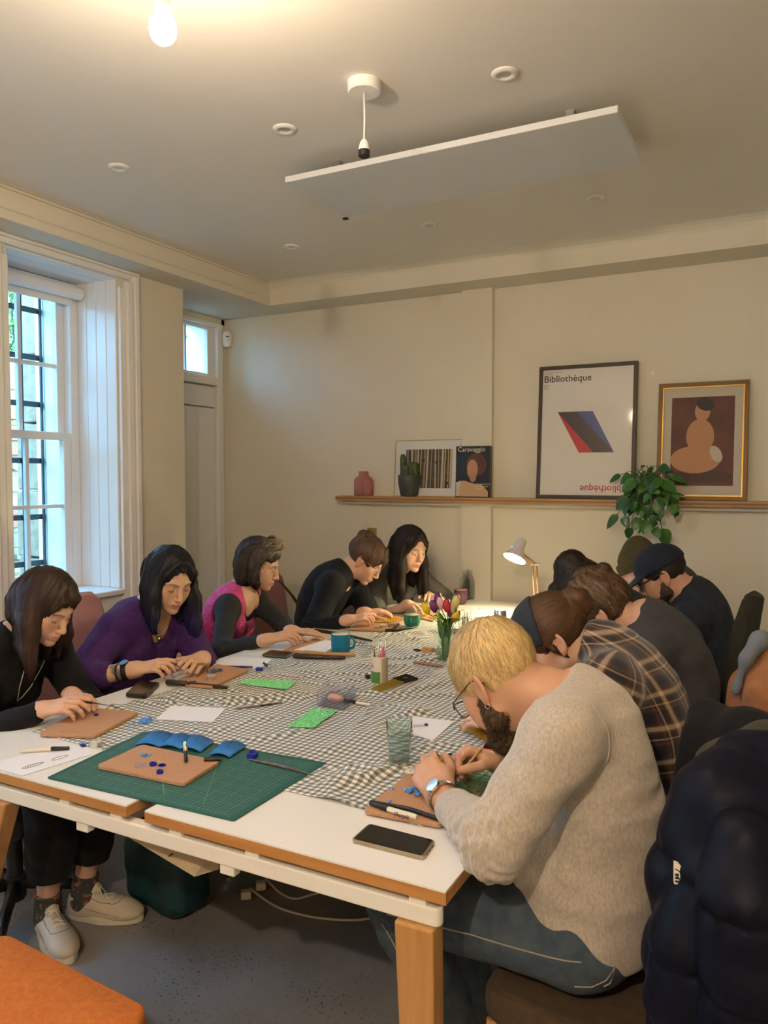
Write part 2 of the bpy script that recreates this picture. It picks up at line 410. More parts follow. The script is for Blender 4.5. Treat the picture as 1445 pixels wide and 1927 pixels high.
leafy('laurel_bush', 'leafy green laurel bush seen through the upper sash panes', (-7.3, 5.7, 3.15), (.75, 1.4, 1.1), 2600, M_leafo, 5, .13)
leafy('ivy_clump', 'trailing ivy clump low before the stone wall', (-5.55, 5.9, 1.6), (.12, .5, .5), 700, M_leafo, 9, .08)
tr = MB()
q = np.random.default_rng(4)
for k in range(26):
    a = V(-8.5, q.uniform(5.6, 8.2), q.uniform(1.5, 2.5)); b = a + V(q.uniform(-.5, .5), q.uniform(-.8, .8), q.uniform(1.5, 3.0)); tr.tube([a, (a + b) / 2 + q.normal(0, .12, 3), b], [.02, .013, .004], 5)
tr.tube([(-8.5, 7.6, 0.15), (-8.4, 7.5, 2.5), (-8.6, 7.7, 5.2)], [.16, .13, .08], 10)
rt = empty('bare_tree', (-8.5, 7.6, .15)); tag(rt, 'bare winter tree beyond the garden wall', 'tree'); part('branches', tr, MATS['bark'], rt)
# ================================================================== the table: four white tops on two steel and oak benches
ZT = .74
M_top = mat('white_laminate', (.80, .79, .76), .38, bump=.02, bscale=300.)
M_edge = wood('oak_edge', (.52, .25, .075), (.40, .17, .045), 0)
M_oak = wood('oak_leg', (.55, .29, .10), (.42, .20, .06), 2)
M_rail = mat('cream_steel_paint', (.82, .79, .70), .35)
TX0, TXA, TXB, TX1, TY0, TYM, TY1 = -2.155, -1.385, -1.325, -.556, 1.322, 2.97, 4.62
tb = empty('work_table', (-1.355, 2.97, 0)); tag(tb, 'long white workshop table with oak edges on cream steel frame', 'table')
for x0, x1 in ((TX0, TXA), (TXB, TX1)):
    for y0, y1 in ((TY0, TYM - .001), (TYM + .001, TY1)):
        t = part('tabletop', MB().box((x0, y0, ZT - .004), (x1, y1, ZT)), M_top, tb)
        part('edge_band', MB().box((x0 - .0005, y0 - .0005, ZT - .028), (x1 + .0005, y1 + .0005, ZT - .0042)), M_edge, t, label='oak edged board core')
def rail(y):
    mb = MB(); n = 10
    x0, x1 = TX0 + .03, TX1 - .015; r = .016
    pol = [(x0, y), (x1 - r, y)] + [(x1 - r + r * math.sin(t), y + r - r * math.cos(t)) for t in [math.pi * i / n for i in range(1, n)]] + [(x1 - r, y + 2 * r), (x0, y + 2 * r)]
    mb.prism(pol, ZT - .082, ZT - .044); return mb
for y in (TY0 + .006, TYM - .1, TYM + .07, TY1 - .1):
    rl = part('end_rail', rail(y), M_rail, tb, bevel=.004)
    for x in (-1.98, -1.61, -1.43, -1.24, -1.02, -.62):
        part('spacer_block', MB().box((x - .018, y + .003, ZT - .0445), (x + .018, y + .029, ZT - .028)), M_rail, rl)
for x in (-2.0, -1.46, -1.24, -.70):
    part('long_rail', MB().box((x - .02, TY0 + .040, ZT - .082), (x + .02, TY1 - .02, ZT - .03)), M_rail, tb)
part('cable_tray', MB().box((-1.40, TY0 + .02, ZT - .085), (-1.30, TY1 - .05, ZT - .078)), M_rail, tb)
for x in (-1.86, -1.55, -1.09):
    part('rail_bracket', MB().box((x - .02, TY0 + .010, ZT - .104), (x + .02, TY0 + .034, ZT - .0825)), M_rail, tb, bevel=.002)
def leg(x0, y0, x1, y1):
    mb = MB(); a, b = .042, .026
    top = [(x0 - a, y0 - b), (x0 + a, y0 - b), (x0 + a, y0 + b), (x0 - a, y0 + b)]; bot = [(x1 - a * .72, y1 - b), (x1 + a * .72, y1 - b), (x1 + a * .72, y1 + b), (x1 - a * .72, y1 + b)]
    mb.add([(x, y, 0) for x, y in bot] + [(x, y, ZT - .083) for x, y in top], [(3, 2, 1, 0), (4, 5, 6, 7), (0, 1, 5, 4), (1, 2, 6, 5), (2, 3, 7, 6), (3, 0, 4, 7)])
    return mb
for y in (TY0 + .02, TYM - .06, TYM + .09, TY1 - .08):
    part('leg', leg(-.622, y, -.60, y), M_oak, tb, bevel=.005)
    part('leg', leg(-1.86, y, -2.10, y), M_oak, tb, bevel=.005)
# ================================================================== ceiling fittings
M_bulb = mat('glowing_bulb', (1, .9, .7), .3, emit=(1., .78, .56), estr=BULB_STRENGTH)
M_fill_bulb = mat('fill_bulb_glow', (1, .9, .7), .3, emit=(1., .78, .56), estr=BULB_STRENGTH * 4.0)
def pendant(name, label, x, y, zrose, zsock, bulb, bm=None):
    root = empty(name, (x, y, zrose)); tag(root, label, 'pendant light', )
    part('ceiling_rose', MB().lathe([(.052, zrose - .035), (.056, zrose - .031), (.056, zrose)], 28, (x, y, 0)), M_white, root, smooth=True, auto=40)
    part('flex', MB().tube([(x, y, zrose - .035), (x + .002, y, (zrose + zsock) / 2), (x, y, zsock + .05)], .0032, 8), M_white, root, smooth=True)
    s = part('lamp_holder', MB().lathe([(.008, zsock + .055), (.014, zsock + .045), (.0185, zsock + .028), (.0185, zsock + .001)], 20, (x, y, 0)), M_white, root, smooth=True, auto=50)
    part('retaining_ring', MB().lathe([(.0195, zsock + .02), (.0195, zsock + .0), (.016, zsock - .002), (.0, zsock)], 20, (x, y, 0)), M_black if not bulb else M_white, s)
    if bulb:
        zb = zsock - .056
        pr = [(.0135, zsock)] + [(.0135 + (.031 - .0135) * math.sin(t) ** 1.4, zb + .03 + .03 * math.cos(t)) for t in (.5, .9, 1.3)] + [(.031 * math.cos(t), zb + .022 - .031 * math.sin(t)) for t in (0.1, .4, .7, 1., 1.3, 1.5)] + [(0, zb - .0112)]
        part('bulb', MB().lathe(pr, 24, (x, y, 0)), bm or M_bulb, root, smooth=True, label='lit warm white bulb')
    return root
pendant('pendant_bulb', 'bare glowing bulb hanging near the top left', -1.30, 1.39, ZC, 2.592, True)
pendant('pendant_bulb', 'added bare bulb out of view over the near end, fills the foreground', -.25, -.85, ZC, 2.575, True, M_fill_bulb)  # unseen extra bulb, put in to brighten the foreground
pendant('pendant_flex', 'empty white lamp holder hanging on a short flex in front of the ceiling panel', -1.285, 2.323, ZC, 2.606, False)
dls = []
proto = None
names = {(-.846, 2.486): 'white ceiling downlight nearest the right above the panel', (-1.72, 2.486): 'white ceiling downlight left of the empty lamp holder', (-2.56, 2.46): 'white ceiling downlight nearest the window wall',
         (-.83, 3.765): 'white ceiling downlight right of the panel toward the back wall', (-1.69, 3.765): 'white ceiling downlight beyond the middle of the panel', (-2.555, 3.75): 'white ceiling downlight in the far left corner'}
for (x, y), lb in names.items():
    if proto is None:
        proto = empty('ceiling_downlight', (x, y, ZC))
        r = part('trim_ring', MB().lathe([(.021, ZC - .001), (.024, ZC - .008), (.036, ZC - .009), (.044, ZC - .004), (.046, ZC)], 28, (x, y, 0)), M_white, proto, smooth=True)
        part('lamp_lens', MB().lathe([(0, ZC - .003), (.021, ZC - .003), (.021, ZC - .0005)], 20, (x, y, 0)), M_steel, proto)
        o = proto
    else: o = copy_tree(proto, (x, y, ZC))
    tag(o, lb, 'downlight', 'round white downlights in the ceiling')
hp = empty('heating_panel', (-1.2, 3.0, 2.79)); tag(hp, 'flat white heating panel hung just below the ceiling', 'heater')
part('panel', MB().box((-1.89, 2.73, 2.758), (-.53, 3.235, 2.783)), mat('pale_panel', (.70, .72, .72), .55, col2=(.66, .68, .68), nscale=3.), hp, bevel=.003)
for x in (-1.7, -.72):
    for y in (2.85, 3.12): part('mounting_bracket', MB().box((x - .015, y - .015, 2.783), (x + .015, y + .015, ZC)), M_steel, hp)
part('panel_clip', MB().obox((-1.885, 3.225, 2.752), ((1, 0, 0), (0, 1, 0), (0, 0, 1)), (.012, .008, .004)), M_black, hp)
# ================================================================== implicit surfaces -> meshes (bodies, clothes, hair)
from concurrent.futures import ThreadPoolExecutor
POOL = ThreadPoolExecutor(4)
f32 = np.float32
def smin(a, b, k):
    if k <= 0: return np.minimum(a, b)
    h = np.maximum(k - np.abs(a - b), 0) / k
    return np.minimum(a, b) - h * h * k * .25
def smax(a, b, k): return -smin(-a, -b, k)
def d_cone(P, a, b, ra, rb, cutb=False, cuta=False):
    a = np.asarray(a, f32); ba = np.asarray(b, f32) - a; L2 = float(ba @ ba) + 1e-9
    pa = P - a; t = np.clip(pa @ ba / L2, 0, 1)
    q = pa - t[:, None] * ba
    d = np.sqrt((q * q).sum(1)) - (ra + (rb - ra) * t)
    if cutb: d = np.maximum(d, (pa @ ba) / math.sqrt(L2) - math.sqrt(L2))
    if cuta: d = np.maximum(d, -(pa @ ba) / math.sqrt(L2))
    return d
def d_ell(P, c, R, r):       # R rows = axes
    q = (P - np.asarray(c, f32)) @ np.asarray(R, f32).T
    r = np.asarray(r, f32); a = q / r; k0 = np.sqrt((a * a).sum(1)); b = a / r; k1 = np.sqrt((b * b).sum(1)) + 1e-9
    return k0 * (k0 - 1) / k1
def d_flat(P, a, b, ra, rb, R, s):      # cone whose cross-section is squashed by s along R[1]
    Ra = np.asarray(R, f32); Q = P @ Ra.T; A = Ra @ np.asarray(a, f32); B = Ra @ np.asarray(b, f32)
    sc = np.array([1, 1 / s, 1], f32)
    return d_cone(Q * sc, A * sc, B * sc, ra, rb) * min(1., s * 1.15)
def d_tor(P, c, n, R, r, sx=1., ax=None):
    q = P - np.asarray(c, f32); n = np.asarray(unit(n), f32); h = q @ n; q2 = q - h[:, None] * n
    if ax is not None:
        ax = np.asarray(unit(ax), f32); e = q2 @ ax; q2 = q2 + (e * (1 / sx - 1))[:, None] * ax
    return np.sqrt((np.sqrt((q2 * q2).sum(1)) - R) ** 2 + h * h) - r
def d_box(P, c, R, h, r):
    q = np.abs((P - np.asarray(c, f32)) @ np.asarray(R, f32).T) - (np.asarray(h, f32) - r)
    return np.sqrt((np.maximum(q, 0) ** 2).sum(1)) + np.minimum(q.max(1), 0) - r
I3 = np.eye(3)
class Sdf:
    def __init__(s): s.ops = []; s.disp = None; s.lo = None; s.hi = None; s.post = []
    def _bb(s, pts, r):
        pts = np.asarray(pts, float).reshape(-1, 3); lo, hi = pts.min(0) - r, pts.max(0) + r
        s.lo = lo if s.lo is None else np.minimum(s.lo, lo); s.hi = hi if s.hi is None else np.maximum(s.hi, hi)
    def cone(s, a, b, ra, rb=None, k=.02, **kw):
        rb = ra if rb is None else rb
        s.ops.append((smin, lambda P: d_cone(P, a, b, ra, rb, **kw), k)); s._bb([a, b], max(ra, rb) + k); return s
    def chain(s, pts, rad, k=.02, kin=.01):
        def f(P):
            d = d_cone(P, pts[0], pts[1], rad[0], rad[1])
            for i in range(1, len(pts) - 1): d = smin(d, d_cone(P, pts[i], pts[i + 1], rad[i], rad[i + 1]), kin)
            return d
        s.ops.append((smin, f, k)); s._bb(pts, max(rad) + k); return s
    def ell(s, c, r, R=I3, k=.02):
        s.ops.append((smin, lambda P: d_ell(P, c, R, r), k)); s._bb([c], max(r) + k); return s
    def flat(s, a, b, ra, rb, R, q, k=.02):
        s.ops.append((smin, lambda P: d_flat(P, a, b, ra, rb, R, q), k)); s._bb([a, b], max(ra, rb) + k); return s
    def tor(s, c, n, R, r, k=.01, **kw):
        s.ops.append((smin, lambda P: d_tor(P, c, n, R, r, **kw), k)); s._bb([c], R * max(1, kw.get('sx', 1)) + r + k); return s
    def box(s, c, h, R=I3, r=.005, k=.01):
        s.ops.append((smin, lambda P: d_box(P, c, R, h, r), k)); s._bb([c], float(np.linalg.norm(h)) + k); return s
    def fn(s, f, pts, r, k=.01): s.ops.append((smin, f, k)); s._bb(pts, r); return s
    def cut(s, f, k=.01): s.ops.append((lambda a, b, kk: smax(a, -b, kk), f, k)); return s      # remove f<0
    def cutell(s, c, r, R=I3, k=.01): return s.cut(lambda P: d_ell(P, c, R, r), k)
    def cutcone(s, a, b, ra, rb=None, k=.01): return s.cut(lambda P: d_cone(P, a, b, ra, ra if rb is None else rb), k)
    def cutplane(s, p, n, k=.004):     # remove the side n points to
        p = np.asarray(p, f32); n = np.asarray(unit(n), f32); return s.cut(lambda P: -((P - p) @ n), k)
    def trim(s, p, n): s.post.append((np.asarray(p, f32), np.asarray(unit(n), f32))); return s
    def __call__(s, P):
        d = np.full(len(P), 1e3, f32)
        for op, f, k in s.ops: d = op(d, f(P).astype(f32), k)
        if s.disp is not None: d = d + s.disp(P)
        for p, n in s.post: d = smax(d, (P - p) @ n, .006)
        return d
    def grad(s, P, e=.0015):
        g = np.stack(list(POOL.map(lambda q: s(P + q), [np.eye(3, dtype=f32)[i] * e * sg for i in range(3) for sg in (1, -1)])), 1); g = g[:, ::2] - g[:, 1::2]
        return g / (np.linalg.norm(g, axis=1)[:, None] + 1e-9)

def mesh_sdf(f, h, lo=None, hi=None, slack=.012):
    lo = np.asarray(f.lo if lo is None else lo, float) - 2 * h; hi = np.asarray(f.hi if hi is None else hi, float) + 2 * h
    B = 8; H = B * h; nb = np.ceil((hi - lo) / H).astype(int)
    I, J, K = np.meshgrid(*[np.arange(n) for n in nb], indexing='ij')
    bi = np.stack([I.ravel(), J.ravel(), K.ravel()], 1)
    cen = (lo + (bi + .5) * H).astype(f32)
    dc = f(cen); bi = bi[np.abs(dc) < H * .87 * 1.15 + slack]
    if not len(bi): return np.zeros((0, 3)), np.zeros((0, 4), int)
    o = np.stack(np.meshgrid(*[np.arange(B + 1)] * 3, indexing='ij'), -1).reshape(-1, 3)
    def ev(c0):
        q = bi[c0:c0 + 160]
        P = (lo + (q[:, None, :] * B + o[None]) * h).astype(f32).reshape(-1, 3)
        return f(P).reshape(len(q), B + 1, B + 1, B + 1)
    vals = list(POOL.map(ev, range(0, len(bi), 160)))
    D = np.concatenate(vals); G = D < 0
    c8 = [G[:, a:a + B, b:b + B, c:c + B] for a in (0, 1) for b in (0, 1) for c in (0, 1)]
    sm = sum(x.astype(np.int8) for x in c8); act = (sm > 0) & (sm < 8)
    n, i, j, k = np.nonzero(act)
    cell = bi[n] * B + np.stack([i, j, k], 1)
    dims = nb * B + 1
    key = (cell[:, 0] * dims[1] + cell[:, 1]) * dims[2] + cell[:, 2]
    od = np.argsort(key); key = key[od]; cell = cell[od]; n, i, j, k = n[od], i[od], j[od], k[od]
    cv = np.stack([D[n, i + a, j + b, k + c] for a in (0, 1) for b in (0, 1) for c in (0, 1)], 1)
    cp = np.array([(a, b, c) for a in (0, 1) for b in (0, 1) for c in (0, 1)], float)
    acc = np.zeros((len(key), 3)); cnt = np.zeros(len(key))
    for e0 in range(8):
        for ax in (4, 2, 1):
            if e0 & ax: continue
            e1 = e0 | ax; a, b = cv[:, e0], cv[:, e1]; x = (a < 0) != (b < 0)
            t = np.where(x, a / np.where(a == b, 1, a - b), 0)
            acc += np.where(x[:, None], cp[e0] + (cp[e1] - cp[e0]) * t[:, None], 0); cnt += x
    vert = lo + (cell + acc / cnt[:, None]) * h
    faces = []
    st = (dims[1] * dims[2], dims[2], 1)
    for ax in range(3):
        u, v = [(1, 2), (2, 0), (0, 1)][ax]
        e1 = (4, 2, 1)[ax]
        a, b = cv[:, 0] < 0, cv[:, e1] < 0
        m = np.nonzero(a != b)[0]
        ks = [key[m], key[m] - st[u], key[m] - st[u] - st[v], key[m] - st[v]]
        ix = [np.searchsorted(key, q) for q in ks]; ok = np.ones(len(m), bool)
        for q, x in zip(ks, ix): ok &= (x < len(key)) & (key[np.minimum(x, len(key) - 1)] == q)
        F = np.stack([np.minimum(x, len(key) - 1) for x in ix], 1)[ok]; fl = a[m][ok]
        F[~fl] = F[~fl][:, ::-1]; faces.append(F)
    return vert, np.concatenate(faces)

def np_mesh(name, v, f, mats, parent=None, smooth=True, col=None, uv=None, mi=None):
    me = bpy.data.meshes.new(name); nv, nf, s = len(v), len(f), f.shape[1]
    me.vertices.add(nv); me.vertices.foreach_set('co', np.asarray(v, f32).ravel())
    me.loops.add(nf * s); me.loops.foreach_set('vertex_index', np.asarray(f, np.int32).ravel())
    me.polygons.add(nf); me.polygons.foreach_set('loop_start', np.arange(0, nf * s, s, dtype=np.int32))
    if mi is not None: me.polygons.foreach_set('material_index', np.asarray(mi, np.int32))
    me.update(calc_edges=True)
    if col is not None:
        a = me.color_attributes.new('Col', 'FLOAT_COLOR', 'POINT'); a.data.foreach_set('color', np.concatenate([col, np.ones((nv, 1))], 1).astype(f32).ravel())
    if uv is not None:
        a = me.attributes.new('cloth', 'FLOAT_VECTOR', 'POINT'); a.data.foreach_set('vector', np.concatenate([uv, np.zeros((nv, 1))], 1).astype(f32).ravel())
    return link(name, me, mats, parent, smooth)

def _h3(i, j, k, s):
    n = (i * 73856093) ^ (j * 19349663) ^ (k * 83492791) ^ (s * 2654435)
    n = (n ^ (n >> 13)) * 1274126177; n = n & 0x7fffffff
    return ((n >> 7) & 0xffff).astype(f32) / 65535.
def vnoise(P, s=0):
    P = np.asarray(P, f32); I = np.floor(P).astype(np.int64); F = P - I; F = F * F * (3 - 2 * F); r = 0
    for a in (0, 1):
        for b in (0, 1):
            for c in (0, 1):
                wgt = (F[:, 0] if a else 1 - F[:, 0]) * (F[:, 1] if b else 1 - F[:, 1]) * (F[:, 2] if c else 1 - F[:, 2])
                r = r + wgt * _h3(I[:, 0] + a, I[:, 1] + b, I[:, 2] + c, s)
    return r * 2 - 1
def frame(fwd, up):        # rows: right, forward, up
    f = unit(fwd); u = V(*up) - f * (V(*up) @ f); u = unit(u); return np.stack([np.cross(f, u), f, u])

def strands(name, sd, root, m, flow, n, steps, ds, width, col, seed=0, lift=.003, tiplift=0., src=None, mask=None, h=.006, parent=None, follow=1., jit=.25, cj=.25, col2=None, taper=.25, thick=.35, halt=None):
    """Locks combed along FLOW over the surface of SD, as thin tapered ribbons."""
    q = np.random.default_rng(seed)
    if src is None: src, _ = mesh_sdf(sd, h)
    P0 = np.asarray(src, f32)
    if mask is not None: P0 = P0[mask(P0)]
    if not len(P0): return None
    P = P0[q.integers(0, len(P0), n)] + q.normal(0, h * .4, (n, 3)).astype(f32)
    path = []; side = []; nrm = []; bad = np.zeros(n, bool); off0 = q.uniform(-.15, 1., n); jd = q.normal(0, jit, (n, 3))
    for s_ in range(steps + 1):
        N = sd.grad(P); d = sd(P); t = s_ / steps
        P = P - (N * (d * follow)[:, None]).astype(f32)
        L = lift * off0 * math.sin(math.pi * min(1, t * 1.1 + .05)) + tiplift * (t ** 1.5) * (.4 + .6 * off0)
        fl = flow(P) + jd
        fl = fl - N * (fl * N).sum(1)[:, None] * (1 if follow > .5 else .2); fl /= np.linalg.norm(fl, axis=1)[:, None] + 1e-9
        path.append(P + N * L[:, None]); side.append(np.cross(fl, N)); nrm.append(N)
        Q = (P + fl * ds).astype(f32)
        if halt is not None: bad |= halt(Q)
        P = Q
    w = width * q.uniform(.6, 1.3, n); vv = []
    for s_ in range(steps + 1):
        t = s_ / steps; ww = (w * (1 - (1 - taper) * t ** 2) * min(1, .5 + 2 * t))[:, None]
        S_ = side[s_] / (np.linalg.norm(side[s_], axis=1)[:, None] + 1e-9); N = nrm[s_]
        vv += [path[s_] - S_ * ww * .5, path[s_] + S_ * ww * .5]
    vv = np.stack(vv, 1).reshape(-1, 3)
    per = (steps + 1) * 2; F = []
    for s_ in range(steps):
        a = s_ * 2; F += [[a, a + 1, a + 3, a + 2]]
    F = (np.arange(n)[~bad][:, None, None] * per + np.array(F)[None]).reshape(-1, 4)
    c = np.asarray(col, float)[None] * (1 + q.uniform(-cj, cj, (n, 1)))
    if callable(col2): c = col2(path[0], c, q)
    c = np.repeat(np.clip(c, 0, 1), per, 0)
    return np_mesh(name, vv, F, m, parent if parent is not None else root, True, col=c)
# ================================================================== people
M_skin = mat('skin', (1, 1, 1), .48, attr='Col', bump=.06, bscale=700., sss=.12, spec=.4)
M_hair = mat('hair', (1, 1, 1), .5, attr='Col', spec=.32)
M_eye = mat('eye_white', (.75, .72, .68), .15); M_iris = mat('dark_iris', (.03, .018, .012), .1); M_lash = mat('lash', (.012, .009, .008), .7)
M_gold = mat('gold', (.85, .58, .22), .25, 1.); M_silver = mat('silver', (.78, .78, .76), .2, 1.)
def fabric(name, col, col2=None, nscale=25., rough=.85, bump=.25, bscale=500., sheen=.03, **k):
    return mat(name, col, rough, col2=col2, nscale=nscale, bump=bump, bscale=bscale, sheen=sheen, spec=.25, **k)

def lerp(a, b, t): return V(*a) * (1 - t) + V(*b) * t
def head_pts(H): return lambda *p: H['c'] + (V(*p) * H['s']) @ H['R']
def make_head(sd, H, neck, ear=(1, 1)):
    """Add a head with face to SDF sd. H: c centre, R rows right/forward/up, s scale, fem."""
    L = head_pts(H); R = H['R']; s = H['s']; fem = H.get('fem', 0); nose = H.get('nose', 1.); k = .018 * s
    E = lambda c, r, kk=k: sd.ell(L(*c), np.array(r) * s, R, kk)
    E((0, -.014, .034), (.0725, .094, .084), 0)
    E((0, .032, -.012), (.060, .056, .080), .03)
    jw = .048 if fem else .052
    for x in (-1, 1):
        sd.cone(L(x * jw, .004, -.058), L(x * .012, .068, -.094), .020 * s, .016 * s, .022 * s)
        E((x * .042, .052, -.020), (.024, .022, .022), .02); E((x * .034, .054, -.047), (.026, .024, .028), .02)
        sd.cone(L(x * .012, .0835, .0235), L(x * .044, .068, .023), .0085 * s, .009 * s, .014 * s)
    E((0, .050, -.060), (.042, .034, .042), .02)
    for x in (-1, 1):
        sd.cutell(L(x * .031, .098, .003), np.array((.019, .017, .012)) * s, R, .012 * s)
        E((x * .031, .0705, .002), (.0145, .0145, .0125), .004)
    sd.cone(L(0, .086, .014), L(0, .106 + .006 * (nose - 1), -.030), .0075 * s, .0105 * s, .010 * s)
    nw = nose * (.84 if fem else 1.)
    E((0, .108 + .01 * (nose - 1), -.0345), np.array((.0115, .0105, .0100)) * nw, .008)
    for x in (-1, 1):
        E((x * .0125 * nw, .0975, -.0385), np.array((.0080, .0095, .0075)) * nw, .007)
        sd.cutell(L(x * .0065, .103, -.0475), np.array((.0035, .005, .004)) * s, R, .003 * s)
    E((0, .0835, -.065), (.026, .016, .018), .012)
    for a, b in (((-.021, .086, -.0645), (-.004, .0985, -.0615)), ((.021, .086, -.0645), (.004, .0985, -.0615)), ((-.004, .0985, -.0615), (.004, .0985, -.0615))): sd.cone(L(*a), L(*b), .0030 * s, .0044 * s, .005 * s)
    for x in (-1, 1): sd.cone(L(x * .018, .0865, -.0685), L(x * .003, .0965, -.0745), .0030 * s, .0056 * s, .005 * s)
    for x in (-1, 1): sd.cutcone(L(x * .023, .0895, -.0650), L(0, .1055, -.0675), .0014 * s, .0014 * s, .003 * s)
    E((0, .080, -.098), (.018, .016, .015), .014)
    for x in (-1, 1):       # ears: plate, rim, lobe, hollow
        if not ear[0 if x < 0 else 1]: continue
        Re = frame(R[1] * .93 - R[0] * x * .36, R[2] - R[1] * .18)
        c = L(x * .0765, -.014, -.006)
        sd.ell(c, np.array((.006, .017, .030)) * s, Re, .008 * s)
        sd.tor(c + R[0] * x * .003 * s + R[2] * .004 * s, Re[0], .0165 * s, .0036 * s, k=.004 * s, sx=1.5, ax=Re[2])
        sd.ell(c - R[2] * .026 * s + R[1] * .006 * s, np.array((.005, .008, .010)) * s, Re, .006 * s)
        sd.cutell(c + R[0] * x * .010 * s + R[1] * .003 * s + R[2] * .001 * s, np.array((.007, .0075, .013)) * s, Re, .004 * s)
    # neck
    nr = (.050 if fem else .058) * s
    sd.cone(L(0, -.030, -.035), neck, nr, nr * 1.08, .03); sd.cone(L(0, .012, -.070), neck + H['R'][1] * .005, nr * .72, nr * .8, .03)

def skin_colour(V_, H, base, hands, lips=(.62, .24, .22), brow=(.05, .03, .02), brow_w=1., nails=None, extra=None):
    n = len(V_); C = np.repeat(np.array(base, float)[None], n, 0)
    P = ((V_ - H['c']) @ H['R'].T) / H['s']
    def g(c, r): return np.exp(-(((P - np.array(c)) / np.array(r)) ** 2).sum(1))
    def mix(w, col): C[:] = C * (1 - w[:, None]) + np.array(col)[None] * w[:, None]
    red = np.array(base) * (1.0, .68, .62)
    for x in (-1, 1):
        mix(.45 * g((x * .045, .06, -.028), (.022, .04, .020)), red); mix(.5 * g((x * .08, -.01, -.01), (.012, .03, .04)), red)
        fr = (P[:, 1] > .045)
        t = np.clip((np.abs(P[:, 0]) - .012) / .036, 0, 1); zb = .0215 + .007 * np.sin(t * 2.2) - .004 * t
        w = np.clip(1.25 - np.abs(P[:, 2] - zb) / (.0036 * brow_w), 0, 1) * (np.abs(P[:, 0]) > .010) * (np.abs(P[:, 0]) < .050) * fr * (np.sign(P[:, 0]) == x)
        mix(.85 * w, brow)
        mix(.35 * g((x * .031, .085, .000), (.018, .02, .011)), np.array(base) * (.72, .55, .52))
    mix(.5 * g((0, .112, -.036), (.013, .015, .012)), red)
    zm = -.0678 + .0034 * (P[:, 0] / .02) ** 2; zl = np.abs(P[:, 2] - zm); wl = np.clip(1.4 - zl / (.0088 * np.sqrt(np.clip(1 - (P[:, 0] / .023) ** 2, 0, 1)) + 1e-6), 0, 1) * (P[:, 1] > .078) * (np.abs(P[:, 0]) < .022)
    mix(np.clip(wl * 1.3, 0, .8), lips)
    mix(np.clip(1 - zl / .0012, 0, 1) * (P[:, 1] > .08) * (np.abs(P[:, 0]) < .023) * .7, np.array(lips) * .25)
    for hd in hands:
        for tip, dor in hd['nails']:
            q = V_ - tip; a = q @ dor; r2 = (q * q).sum(1) - a * a
            mix((r2 < .0052 ** 2) * (a > .001) * (a < .02) * .8, nails if nails is not None else np.array(base) * (1.05, .85, .82))
        for kn in hd['knuckles']: mix(.35 * np.exp(-((V_ - kn) ** 2).sum(1) / .008 ** 2), red)
    if extra is not None: extra(V_, P, C, mix)
    return C

# finger poses: per finger (mcp, pip, dip) flexion in degrees + splay; thumb: (dir local), bends
POSES = {
    'rest': dict(f=[(12, 22, 12, 6), (14, 25, 14, 1), (17, 27, 15, -4), (20, 28, 15, -10)], t=((.62, .72, -.20), (.34, .92, -.16), (.22, .96, -.1))),
    'tool': dict(f=[(26, 32, 14, 5), (31, 40, 18, 1), (37, 46, 22, -3), (41, 48, 24, -7)], t=((.50, .80, -.32), (.16, .95, -.26), (-.12, .95, -.24))),
    'point': dict(f=[(8, 14, 8, 3), (19, 33, 18, 1), (24, 38, 20, -3), (28, 40, 22, -7)], t=((.45, .84, -.28), (.05, .96, -.24), (-.2, .96, -.2))),
    'pinch': dict(f=[(52, 46, 22, 4), (50, 42, 20, 1), (60, 54, 26, -3), (66, 58, 28, -8)], t=((.48, .72, -.52), (.10, .90, -.48), (-.22, .92, -.42))),
    'flat': dict(f=[(12, 10, 6, 9), (12, 12, 6, 2), (14, 12, 6, -5), (16, 14, 8, -13)], t=((.75, .62, -.12), (.55, .82, -.08), (.40, .9, -.05))),
}
